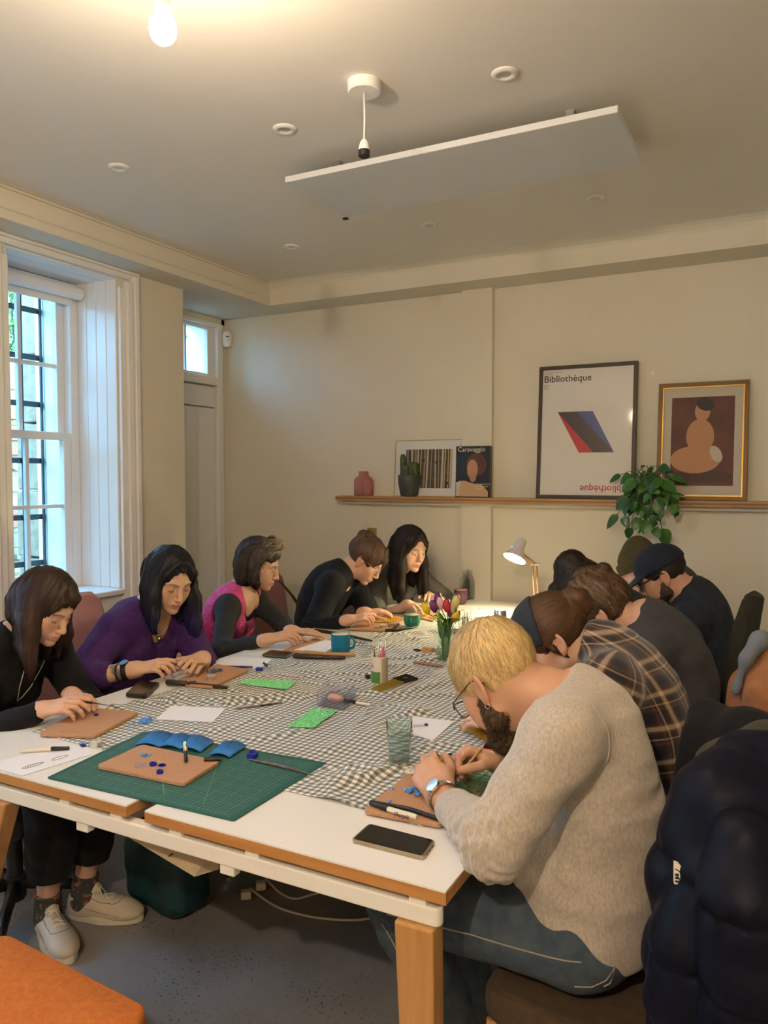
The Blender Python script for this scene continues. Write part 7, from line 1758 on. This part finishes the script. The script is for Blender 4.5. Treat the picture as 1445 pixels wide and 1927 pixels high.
# trailing plant
c = atY(1222, 938, 4.59); pr = empty('trailing_plant', (c[0], 4.60, ZH)); tag(pr, 'trailing variegated houseplant between poster and painting', 'plant')
part('pot', MB().lathe([(0, ZH), (.045, ZH), (.058, ZH + .09), (.060, ZH + .10), (.055, ZH + .098), (.05, ZH + .085), (0, ZH + .085)], 28, (c[0], 4.602, 0)), M_pot, pr, smooth=True, auto=50)
M_leafs = [mat('leaf_deep', (.018, .075, .014), .35), mat('leaf_mid', (.035, .13, .016), .35), mat('leaf_lime', (.10, .20, .03), .4, col2=(.03, .11, .02), nscale=40.), mat('leaf_blueish', (.03, .10, .055), .25)]
leafpx = [(1168, 893, 1150, 905), (1188, 893, 1170, 908), (1192, 908, 1180, 914), (1205, 880, 1212, 877), (1222, 886, 1228, 880), (1240, 878, 1257, 884), (1250, 890, 1270, 897), (1262, 897, 1288, 906), (1200, 905, 1178, 913), (1215, 912, 1204, 926), (1228, 892, 1234, 905), (1236, 905, 1226, 922), (1250, 905, 1245, 922), (1262, 920, 1268, 940), (1272, 930, 1286, 934), (1274, 948, 1266, 965), (1182, 935, 1163, 955), (1180, 945, 1176, 966), (1206, 935, 1190, 952), (1208, 950, 1200, 966), (1222, 930, 1212, 944), (1228, 948, 1240, 966), (1236, 935, 1244, 955), (1218, 962, 1214, 976), (1228, 968, 1228, 984), (1206, 975, 1192, 994), (1218, 978, 1212, 1000), (1234, 978, 1224, 992), (1162, 967, 1145, 990), (1174, 972, 1180, 990), (1184, 992, 1182, 1010), (1230, 993, 1240, 1008), (1245, 994, 1254, 1024), (1248, 965, 1240, 976), (1276, 962, 1270, 972), (1196, 950, 1184, 968), (1214, 920, 1222, 936), (1242, 918, 1256, 930), (1190, 920, 1176, 930), (1228, 915, 1238, 926), (1200, 890, 1190, 900), (1246, 940, 1252, 958), (1212, 990, 1202, 1002), (1260, 905, 1266, 916)]
q = np.random.default_rng(3); mbs = MB()
for _ in range(34):
    t, r_ = q.uniform(0, 6.28), math.sqrt(q.uniform(0, 1)); x_, y_ = 1221 + 42 * r_ * math.cos(t), 926 + 38 * r_ * math.sin(t); leafpx.append((x_, y_, x_ + q.normal(0, 9) + 8 * r_ * math.cos(t), y_ + q.uniform(8, 18)))
for k, (x0, y0, x1, y1) in enumerate(leafpx):
    Yl = 4.53 - q.uniform(0, .10); a, b = atY(x0, y0, Yl), atY(x1, y1, Yl - q.uniform(-.01, .03)); d = b - a; l = np.linalg.norm(d) * 1.25; d = unit(d); nn = unit(V(q.normal(0, .35), -1, q.normal(.5, .3))); wv = unit(np.cross(d, nn)); nn = np.cross(wv, d); G = []; wd = l * .36 if k % 7 else l * .22
    for s in np.linspace(0, 1, 8):
        ww = wd * (math.sin(math.pi * min(1, s ** .62)) ** .75) * (1.0 if s > .02 else .6) + .0004; p_ = a + d * l * s - nn * l * .22 * (s - .35) ** 2; G.append([p_ - wv * ww + nn * ww * .28, p_, p_ + wv * ww + nn * ww * .28])
    o = part('leaf', MB().grid(np.array(G)), M_leafs[[0, 1, 1, 2, 0, 3][k % 6]], pr, smooth=True)
    st0 = V(c[0] + q.uniform(-.03, .03), 4.59, ZH + .10); mid = lerp(st0, a, .5) + V(0, -.03, .05 if y0 < 940 else .03); mbs.tube([st0, mid, a], .0022, 5)
part('stems', mbs, mat('plant_stem', (.06, .12, .03), .5), pr, smooth=True)
# brass switch plate, motion sensor
c = atY(700, 1005, YB); sp = obj('switch_plate', MB().box((c[0] - .036, YB - .006, c[2] - .043), (c[0] + .036, YB, c[2] + .043)), mat('aged_brass', (.42, .27, .07), .35, .8), bevel=.002); tag(sp, 'brass light switch plate on the back wall', 'light switch'); part('toggle', MB().tube([(c[0], YB - .004, c[2]), (c[0], YB - .022, c[2] - .006)], [.006, .0035], 10), MATS['aged_brass'], sp, smooth=True)
c = V(XD + .05, YB - .03, 2.555); ms = obj('motion_sensor', MB().lathe([(0, -.062), (.024, -.058), (.034, -.04), (.036, 0), (.034, .04), (.024, .055), (0, .058)], 24, tuple(c), wob=lambda t, i: 1), M_white, smooth=True); tag(ms, 'white motion sensor high in the corner by the transom', 'sensor'); part('lens', MB().obox(c + V(.024, -.026, .010), frame((.7, -.7, 0), (0, 0, 1)), (.012, .006, .003)), M_black, ms)
# desk lamp
M_lampw = mat('lamp_enamel', (.66, .62, .62), .35); M_glow = mat('lamp_bulb_glow', (1, .95, .8), .3, emit=(1., .82, .46), estr=LAMP_STRENGTH)
YL = 4.22; el = atY(1006, 1062, YL); bs_ = V(atY(1010, 1140, YL)[0], YL, ZT); hd0 = atY(983, 1016, YL - .06); ax = unit(V(-.22, -.50, -.85))
lp = empty('desk_lamp', bs_); tag(lp, 'lit white desk lamp on a wooden arm near the back wall', 'lamp')
part('base', MB().lathe([(.085, ZT + .0), (.085, ZT + .012), (.07, ZT + .018), (.012, ZT + .022), (.010, ZT + .05)], 36, (bs_[0], bs_[1], 0)), M_lampw, lp, smooth=True, auto=50)
A_ = frame(ax, V(0, -.2, 1))
for dx in (-.011, .011): part('lower_arm', MB().tube([bs_ + V(dx, 0, .05), V(*el) + V(dx, 0, 0)], .0065, 6, flat=.7), M_lwood, lp)
part('upper_arm', MB().tube([V(*el), hd0 + ax * .05 + A_[0] * .035], .0085, 6), M_lwood, lp); part('joint', MB().tube([V(*el) + V(-.022, 0, 0), V(*el) + V(.028, 0, 0)], .008, 10), M_steel, lp); part('joint', MB().tube([hd0 + ax * .05 + A_[0] * .028, hd0 + ax * .05 + A_[0] * .05], .009, 10), M_steel, lp)
shd = part('shade', MB().lathe([(.012, -.006), (.022, -.002), (.026, .008), (.029, .055), (.044, .085), (.060, .108), (.066, .120), (.0645, .120), (.058, .107), (.042, .084), (.027, .055), (.024, .012), (0, .010)], 36, tuple(hd0), ax=(A_[0], A_[2], ax)), M_lampw, lp, smooth=True)
part('bulb', MB().sphere(tuple(hd0 + ax * .088), .030, 16, 10), M_glow, shd, smooth=True, label='lit warm lamp bulb')
# ================================================================== chairs, coats and things below the table
M_mauve = mat('mauve_leatherette', (.38, .20, .20), .45, bump=.05, bscale=250.); M_cleg = mat('chair_steel', (.35, .34, .33), .35, .9)
def shell_chair(label, c, ang, m, zs=.44, top=.86, w=.235, group='mauve shell chairs', strap=False, edge=None):
    """Upholstered tub-back chair facing ANG."""
    root = empty('shell_chair', (c[0], c[1], 0)); tag(root, label, 'chair', group); f = V(math.cos(ang), math.sin(ang), 0); r = V(f[1], -f[0], 0); c = V(c[0], c[1], 0)
    def W(a, b, z): return c + r * a + f * b + V(0, 0, z)
    G = []
    for t in np.linspace(0, 1, 13):
        z = zs + (top - zs) * t; row = []; ww = w * (1 - .10 * t) * (1 if t < .8 else math.sqrt(max(0, 1 - ((t - .8) / .2) ** 2)) * .25 + .75)
        for s in np.linspace(-1, 1, 13): row.append(W(ww * s, -.19 - .05 * t + .07 * s * s, z))
        G.append(row)
    b = part('backrest', MB().grid(np.array(G)), m, root, smooth=True); sld = b.modifiers.new('thick', 'SOLIDIFY'); sld.thickness = .03; sld.offset = 0; bv = b.modifiers.new('round', 'BEVEL'); bv.width = .012; bv.segments = 2; bv.limit_method = 'ANGLE'
    part('seat', MB().prism(rounded([(-w, -.2), (w, -.2), (w * .95, .22), (-w * .95, .22)], .07), zs - .06, zs, (c, r, f, V(0, 0, 1))), m, root, bevel=.02)
    for a, b_ in ((-.18, -.17), (.18, -.17), (-.18, .18), (.18, .18)): part('leg', MB().tube([W(a, b_, zs - .06), W(a * 1.15, b_ * 1.15, 0)], [.013, .010], 8), M_cleg, root, smooth=True)
    if edge:
        part('piping', MB().tube([W(-w * 1.0, -.12, zs)] + [W(w * .93 * -1 * (1 - .10 * t), -.125 - .05 * t, zs + (top - zs) * t * .95) for t in np.linspace(.1, .85, 7)], .006, 6), edge, root, smooth=True)
    return root
shell_chair('mauve chair behind the woman in the purple jumper', (-2.69, 2.36), -.05, M_mauve, top=.99, w=.245)
shell_chair('mauve chair at the back of the woman in the pink vest', (-2.74, 3.08), .0, mat('pale_mauve', (.46, .30, .34), .5), top=.86)
stp = shell_chair('mauve chair with brown strap behind the black jumper', (-2.74, 3.96), .05, M_mauve, top=.905, edge=M_white)
a, b = atX(525, 1092, -2.72), atX(566, 1145, -2.70)
tag(obj('leather_strap', MB().tube([V(*a), lerp(a, b, .5) + V(.01, 0, 0), V(*b)], .016, 6, flat=.2), mat('brown_leather', (.16, .06, .025), .5), smooth=True), 'brown leather bag strap across the mauve chair back', 'strap')
shell_chair('chair under the reaching woman in grey jumper', (-2.40, 4.34), -.3, MATS['pale_mauve'], top=.84, w=.22)
# office chair of the nearest woman
def office_chair(label, c, ang, z_seat=.45, group=None, back=False, mt=M_black, zb=.98):
    root = empty('office_chair', (c[0], c[1], 0)); tag(root, label, 'chair', group); c = V(c[0], c[1], 0); f = V(math.cos(ang), math.sin(ang), 0); r = V(f[1], -f[0], 0)
    part('seat', MB().prism(rounded([(-.23, -.22), (.23, -.22), (.23, .22), (-.23, .22)], .08), z_seat - .07, z_seat, (c, r, f, V(0, 0, 1))), mt, root, bevel=.02)
    part('gas_column', MB().lathe([(.026, .13), (.026, .30), (.018, .305), (.018, z_seat - .07)], 18, tuple(c)), M_black, root, smooth=True, auto=40)
    part('hub', MB().lathe([(.03, .05), (.036, .06), (.036, .135), (.028, .14)], 18, tuple(c)), M_black, root, smooth=True, auto=40)
    for k in range(5):
        t = ang + 2 * math.pi * k / 5 + .35; d = V(math.cos(t), math.sin(t), 0); s = part('base_spoke', MB().tube([c + d * .03 + V(0, 0, .11), c + d * .20 + V(0, 0, .105), c + d * .285 + V(0, 0, .088), c + d * .295 + V(0, 0, .055)], [.022, .019, .016, .012], 8), M_black, root, smooth=True)
        e = np.cross(d, V(0, 0, 1))
        for g in (-.016, .016): part('castor_wheel', MB().lathe([(0, -.008), (.024, -.008), (.027, -.004), (.027, .004), (.024, .008), (0, .008)], 20, tuple(c + d * .295 + e * g + V(0, 0, .0272)), ax=(d, V(0, 0, 1), e)), M_black, s, smooth=True, auto=40)
    if back:
        G = []
        for t in np.linspace(0, 1, 10):
            row = []
            for s_ in np.linspace(-1, 1, 9): ww = .21 * (1 if t < .7 else math.sqrt(max(.05, 1 - ((t - .7) / .31) ** 2))); row.append(c + r * ww * s_ + f * (-.22 - .07 * t + .035 * s_ * s_) + V(0, 0, z_seat + .06 + (zb - z_seat - .06) * t))
            G.append(row)
        b = part('backrest', MB().grid(np.array(G)), mt, root, smooth=True); q = b.modifiers.new('thick', 'SOLIDIFY'); q.thickness = .05; q.offset = 0; bv = b.modifiers.new('round', 'BEVEL'); bv.width = .018; bv.segments = 2; bv.limit_method = 'ANGLE'
    return root
office_chair('black swivel chair under the woman in the black top', (-2.36, 1.74), .12, .44)
M_dfab = fabric('dark_green_grey_upholstery', (.022, .022, .016))
office_chair('dark upholstered swivel chair behind the man in the navy cap', tuple(atY(1368, 1200, 3.15)[:2] + V(-.19, .0)), math.pi - .03, .47, None, True, M_dfab, 1.09)
# wooden chair and brown seat of the nearest man
M_bseat = fabric('brown_corduroy', (.070, .045, .026), (.055, .035, .02), 40.)
def plain_chair(name, label, c, ang, m, zs, w=.24, d=.24, top=None, r_=.08, legm=None, group=None):
    root = empty(name, (c[0], c[1], 0)); tag(root, label, 'chair', group); c = V(c[0], c[1], 0); f = V(math.cos(ang), math.sin(ang), 0); r = V(f[1], -f[0], 0); Mx_ = (c, r, f, V(0, 0, 1))
    part('seat', MB().prism(rounded([(-w, -d), (w, -d), (w * .96, d), (-w * .96, d)], r_), zs - .075, zs, Mx_), m, root, bevel=.025, seg=3)
    for a, b in ((-1, -1), (1, -1), (-1, 1), (1, 1)): part('leg', MB().tube([c + r * a * w * .85 + f * b * d * .85 + V(0, 0, zs - .074), c + r * a * w * .92 + f * b * d * .92], [.019, .014], 8), legm or M_oak, root, smooth=True)
    if top:
        G = []
        for t in np.linspace(0, 1, 8): G.append([c + r * w * .95 * s * (1 if t < .75 else 1 - (t - .75) * .5) + f * (-d - .0 - .07 * t + .03 * s * s) + V(0, 0, zs - .03 + (top - zs + .03) * t) for s in np.linspace(-1, 1, 9)])
        b = part('backrest', MB().grid(np.array(G)), m, root, smooth=True); q = b.modifiers.new('thick', 'SOLIDIFY'); q.thickness = .04; q.offset = 0
    return root
plain_chair('upholstered_chair', 'brown upholstered chair under the man in the grey sweatshirt', (-.30, 1.70), math.pi - .1, M_bseat, .445, top=.86)
plain_chair('upholstered_chair', 'chair under the person in the plaid shirt', (-.24, 2.24), math.pi, M_bseat, .445, .22, .22, top=.82)
plain_chair('upholstered_chair', 'chair under the person in the washed black T-shirt', (-.24, 2.80), math.pi, M_bseat, .445, .22, .22, top=.84)
plain_chair('stool', 'stool under the dark haired person hidden on the right', (-.40, 3.20), math.pi, M_bseat, .445, .17, .17)
plain_chair('stool', 'stool under the person in the olive beanie', (-.36, 4.2), math.pi, M_bseat, .445, .17, .17)
# orange seat at the camera's corner
M_orange = mat('orange_wool_upholstery', (.60, .19, .042), .9, col2=(.52, .15, .032), nscale=70., bump=.5, bscale=420., spec=.2, stretch=(1, 1, 1)); zo = .47
Po = [V(*atz(0, 1745, zo)), V(*atz(276, 1888, zo)), V(*atz(120, 2300, zo)), V(*atz(-330, 2080, zo))]
og = empty('orange_chair', sum(Po) / 4 * V(1, 1, 0)); tag(og, 'burnt orange upholstered seat at the bottom left corner', 'chair')
pl = rounded(Po, .035, 6); n = len(pl); cc = np.mean(np.array(pl), 0); vsx = []; 
for sc, z in ((.94, zo - .075), (1., zo - .06), (1.0, zo - .018), (.985, zo - .005), (.955, zo), (.5, zo + .012)): vsx += [(cc[0] + (x - cc[0]) * sc, cc[1] + (y - cc[1]) * sc, z) for x, y in pl]
mb = MB(); mb.add(vsx + [(cc[0], cc[1], zo + .014)], [(k * n + i, k * n + (i + 1) % n, (k + 1) * n + (i + 1) % n, (k + 1) * n + i) for k in range(5) for i in range(n)] + [(5 * n + i, 5 * n + (i + 1) % n, 6 * n) for i in range(n)] + [tuple(reversed(range(n)))]); part('seat_cushion', mb, M_orange, og, smooth=True)
M_walnut = wood('walnut_frame', (.17, .065, .025), (.12, .045, .018), 2)
part('seat_frame', MB().prism(rounded([cc + (V(p[0], p[1]) - cc) * .95 for p in Po], .03), zo - .13, zo - .0755), M_walnut, og)
for p in Po: q = cc + (V(p[0], p[1]) - cc) * .90; part('leg', MB().tube([(q[0], q[1], zo - .13), (q[0], q[1], 0)], [.024, .017], 10), M_walnut, og, smooth=True)
# teal bag, cardboard flap, floor socket, cables
sd = Sdf(); c = atz(292, 1712, .0); c = V(c[0], c[1], 0); sd.box(c + V(0, .06, .12), (.17, .09, .12), frame((.25, 1, 0), (-.08, 0, 1)), .06); sd.box(c + V(-.02, .05, .24), (.13, .06, .10), frame((.2, 1, 0), (-.3, .1, 1)), .045, k=.06); sd.cutplane((0, 0, .004), (0, 0, -1)); sd.disp = lambda P: (.012 * vnoise(P * np.array([9, 9, 5], f32), 4) + .004 * vnoise(P * 24, 5)).astype(f32)
v, f = mesh_sdf(sd, .008); bg_ = np_mesh('teal_bag', v, f, mat('teal_nylon', (.005, .034, .042), .5, bump=.1, bscale=300.)); tag(bg_, 'slumped teal fabric bag on the floor below the table', 'bag')
part('white_letter', MB().obox(c + V(-.135, -.085, .305), frame((.9, .4, 0), (0, 0, 1)), (.003, .012, .003)), M_white, bg_)
P = [V(*atz(242, 1576, .62)), V(*atz(366, 1650, .56)), V(*atz(412, 1636, .56)), V(*atz(410, 1590, .62))]; mb = MB(); mb.add([p for p in P] + [p + V(0, .004, .004) for p in P], [(0, 1, 2, 3), (7, 6, 5, 4), (0, 4, 5, 1), (1, 5, 6, 2), (2, 6, 7, 3), (3, 7, 4, 0)])
cbx = obj('cardboard_flap', mb, mat('pale_cardboard', (.48, .39, .27), .85, col2=(.42, .33, .22), nscale=20.)); tag(cbx, 'pale cardboard panel tucked below the table rail', 'cardboard')
for (x0, y0, x1, y1, w_) in ((318, 1611, 334, 1600, .004), (370, 1611, 384, 1616, .003), (366, 1606, 370, 1612, .003)): part('printed_mark', MB().tube([V(*atz(x0, y0, .597)), V(*atz(x1, y1, .597))], w_ * .5, 5), M_black, cbx)
for t in (0, 1): pass
fs_ = [V(*atz(p[0], p[1], .002)) for p in ((435, 1680), (475, 1692), (512, 1668), (480, 1660))]; fb = obj('floor_socket', MB().prism(rounded(fs_, .004), .0005, .008), mat('aged_brass', (.42, .27, .07), .35, .8)); tag(fb, 'brass floor socket box with open lids below the table', 'floor socket')
for (a, b) in (((434, 1680), (478, 1662)), ((470, 1668), (508, 1648))):
    A, B_ = V(*atz(*a, .02)), V(*atz(*b, .02)); d = unit(B_ - A); up_ = V(0, 0, 1); n_ = np.cross(d, up_); part('lid', MB().add([A + V(0, 0, -.01), B_ + V(0, 0, -.01), B_ + n_ * -.035 + V(0, 0, .035), A + n_ * -.035 + V(0, 0, .035), A + V(0, 0, -.007), B_ + V(0, 0, -.007), B_ + n_ * -.035 + V(0, 0, .038), A + n_ * -.035 + V(0, 0, .038)], [(0, 1, 2, 3), (7, 6, 5, 4), (0, 4, 5, 1), (1, 5, 6, 2), (2, 6, 7, 3), (3, 7, 4, 0)]), mat('verdigris_lid', (.20, .25, .22), .4, .6), fb)
M_cable = mat('white_cable', (.62, .56, .46), .45)
for lb, pg, pts in (('white plug and cable nearer the camera on the floor', (463, 1681), ((470, 1682), (520, 1706), (580, 1724), (640, 1731), (690, 1729), (716, 1718))), ('white plug and cable farther along the floor socket', (491, 1664), ((500, 1664), (530, 1682), (556, 1691), (585, 1684), (625, 1674), (690, 1668)))):
    c = V(*atz(*pg, .03)); o = obj('plug_and_cable', MB().obox((c[0], c[1], .026), frame((.8, .6, 0), (0, 0, 1)), (.014, .018, .014)), M_cable, bevel=.004); tag(o, lb, 'cable', 'white cables on the floor')
    L_ = [V(*atz(x, y, .006)) for x, y in pts]; L_[0][2] = .026; Q = []
    for i in range(len(L_) - 1):
        p0, p1, p2, p3 = L_[max(i - 1, 0)], L_[i], L_[i + 1], L_[min(i + 2, len(L_) - 1)]
        for t in np.linspace(0, 1, 6, endpoint=False): Q.append(.5 * (2 * p1 + (p2 - p0) * t + (2 * p0 - 5 * p1 + 4 * p2 - p3) * t * t + (3 * p1 - p0 - 3 * p2 + p3) * t ** 3))
    part('cable', MB().tube(Q + [L_[-1]], .0042, 8), M_cable, o, smooth=True)
# coats: dark puffer jacket hung on the nearest chair, grey-green lining, tan coat with blue scarf
def S_(px, py, Y): return V(*atY(px, py, Y))
M_puff = mat('navy_nylon', (.0045, .0055, .014), .5, col2=(.0035, .0045, .010), nscale=5., bump=.12, bscale=60., spec=.12)
sd = Sdf(); Y0 = 1.33
sd.chain([S_(1400, 1430, 1.50), S_(1370, 1520, 1.42), S_(1330, 1640, 1.40), S_(1310, 1800, 1.40), S_(1305, 2050, 1.42)], [.050, .085, .085, .075, .075], .03, .05)
sd.chain([S_(1460, 1440, 1.50), S_(1470, 1600, 1.42), S_(1480, 1900, 1.42), S_(1480, 2080, 1.42)], [.06, .11, .12, .11], .03, .05)
R1 = ([S_(1400, 1590, 1.29), S_(1402, 1700, 1.255), S_(1405, 1850, 1.25), S_(1405, 2060, 1.27)], [.05, .064, .064, .060])
sd.chain(*R1, k=.022, kin=.03)
R2 = ([S_(1322, 1660, 1.32), S_(1292, 1790, 1.30), S_(1290, 1900, 1.31), S_(1298, 2070, 1.33)], [.045, .052, .054, .050])
sd.chain(*R2, k=.014, kin=.03)
def bff(P):
    zz = P[:, 2] + .05 * (P[:, 0] + .1) + .018 * vnoise(P * np.array([5, 5, 2], f32), 2); s = np.abs(np.sin(zz * math.pi / .125)); k = np.clip((.98 - P[:, 2]) / .06, 0, 1)
    return (-.016 * (s ** .45 - .7) * k + .0045 * k * np.exp(-(s / .45) ** 2) * vnoise(np.stack([P[:, 0] * 55, P[:, 1] * 55, P[:, 2] * 9], 1), 8) + .005 * vnoise(P * np.array([9, 9, 7], f32), 6) + .002 * vnoise(P * 30, 7)).astype(f32)
sd.disp = bff
v, f = mesh_sdf(sd, .006, hi=np.array([.35, 1.75, 1.2]), lo=np.array([-.4, 1.1, .42])); pj = np_mesh('puffer_jacket', v, f, M_puff); tag(pj, 'dark navy quilted puffer jacket hung on the chair at right', 'jacket')
lg = [S_(1281, 1626, 1.285), S_(1268, 1640, 1.30), S_(1266, 1660, 1.30), S_(1289, 1661, 1.28)]
mb = MB(); o0 = S_(1268, 1662, 1.298); rx = unit(V(.93, .25, 0)); uy = unit(V(.1, .12, 1)); uy = unit(uy - rx * (uy @ rx)); nz = np.cross(rx, uy); rr = .034; pts = [(0, 0)] + [(rr * .62 * math.sin(t), rr * math.cos(t)) for t in np.linspace(0, math.pi / 2, 12)]
lgo = part('sleeve_patch', MB().prism(ccw(pts), -.006, .004, (o0, rx, uy, nz)), mat('reflective_white', (.80, .72, .60), .4), pj, label='white quarter dome patch')
for k in (.45, .72): mb.tube([o0 + nz * .0045 + rx * rr * k * .62 * math.sin(t) + uy * rr * k * math.cos(t) for t in np.linspace(.1, math.pi / 2, 10)], .0009, 5)
for k in range(3): mb.obox(o0 + rx * .004 + uy * (.005 + k * .0055) + nz * .0045, (rx, uy, nz), (.003, .0014, .0006))
part('patch_print', mb, M_black, lgo)
sd = Sdf(); sd.chain([S_(1420, 1400, 1.62), S_(1370, 1450, 1.58), S_(1310, 1560, 1.56), S_(1268, 1615, 1.56)], [.03, .05, .035, .012], 0, .04); sd.chain([S_(1445, 1405, 1.58), S_(1445, 1500, 1.56), S_(1400, 1600, 1.56)], [.05, .06, .05], .03, .04); sd.disp = lambda P: (.008 * vnoise(P * np.array([16, 16, 9], f32), 16)).astype(f32)
v, f = mesh_sdf(sd, .007); tag(np_mesh('hooded_coat', v, f, fabric('olive_grey_canvas', (.050, .045, .032), (.038, .034, .024), 20.)), 'olive grey coat bunched behind the puffer jacket', 'coat')
sd = Sdf(); sd.chain([S_(1462, 1240, 2.25), S_(1440, 1300, 2.2), S_(1412, 1375, 2.2)], [.045, .070, .065], 0, .05); sd.chain([S_(1478, 1235, 2.15), S_(1480, 1310, 2.12), S_(1475, 1390, 2.12)], [.06, .085, .09], .03, .05)
sd.disp = lambda P: (.010 * np.sin(P[:, 0] * 70 + P[:, 1] * 50 + 3 * vnoise(P * 6, 4)) * np.clip((1.12 - P[:, 2]) * 4, 0, 1) + .006 * vnoise(P * 12, 5)).astype(f32)
v, f = mesh_sdf(sd, .008); tc_ = np_mesh('tan_coat', v, f, fabric('tan_wool', (.30, .135, .058), (.24, .10, .043), 30.)); tag(tc_, 'tan coat hung over a chair back at the right edge', 'coat')
sd = Sdf(); sd.chain([S_(1455, 1208, 2.16), S_(1430, 1206, 2.12), S_(1402, 1240, 2.10), S_(1384, 1300, 2.10)], [.022, .020, .015, .010], 0, .02); sd.disp = lambda P: (.004 * vnoise(P * 30, 5)).astype(f32)
v, f = mesh_sdf(sd, .006); tag(np_mesh('scarf', v, f, fabric('blue_grey_wool', (.13, .15, .18))), 'blue grey scarf folded over the tan coat', 'scarf')
plain_chair('upholstered_chair', 'chair at the right edge carrying the tan coat', (.16, 2.26), math.pi + .15, M_bseat, .46, .22, .20, top=.98)
sd = Sdf(); sd.chain([S_(1330, 1345, 2.0), S_(1360, 1385, 1.95), S_(1420, 1400, 1.9), S_(1460, 1400, 1.9)], [.04, .055, .06, .06], 0, .05); sd.ell(S_(1330, 1480, 1.95), (.07, .07, .14), k=.06); sd.ell(S_(1420, 1480, 1.9), (.09, .08, .14), k=.06); sd.disp = lambda P: (.008 * vnoise(P * 14, 9)).astype(f32)
v, f = mesh_sdf(sd, .009); tag(np_mesh('black_coat', v, f, M_blk), 'black coat heaped on the chair behind the plaid shirt', 'coat')
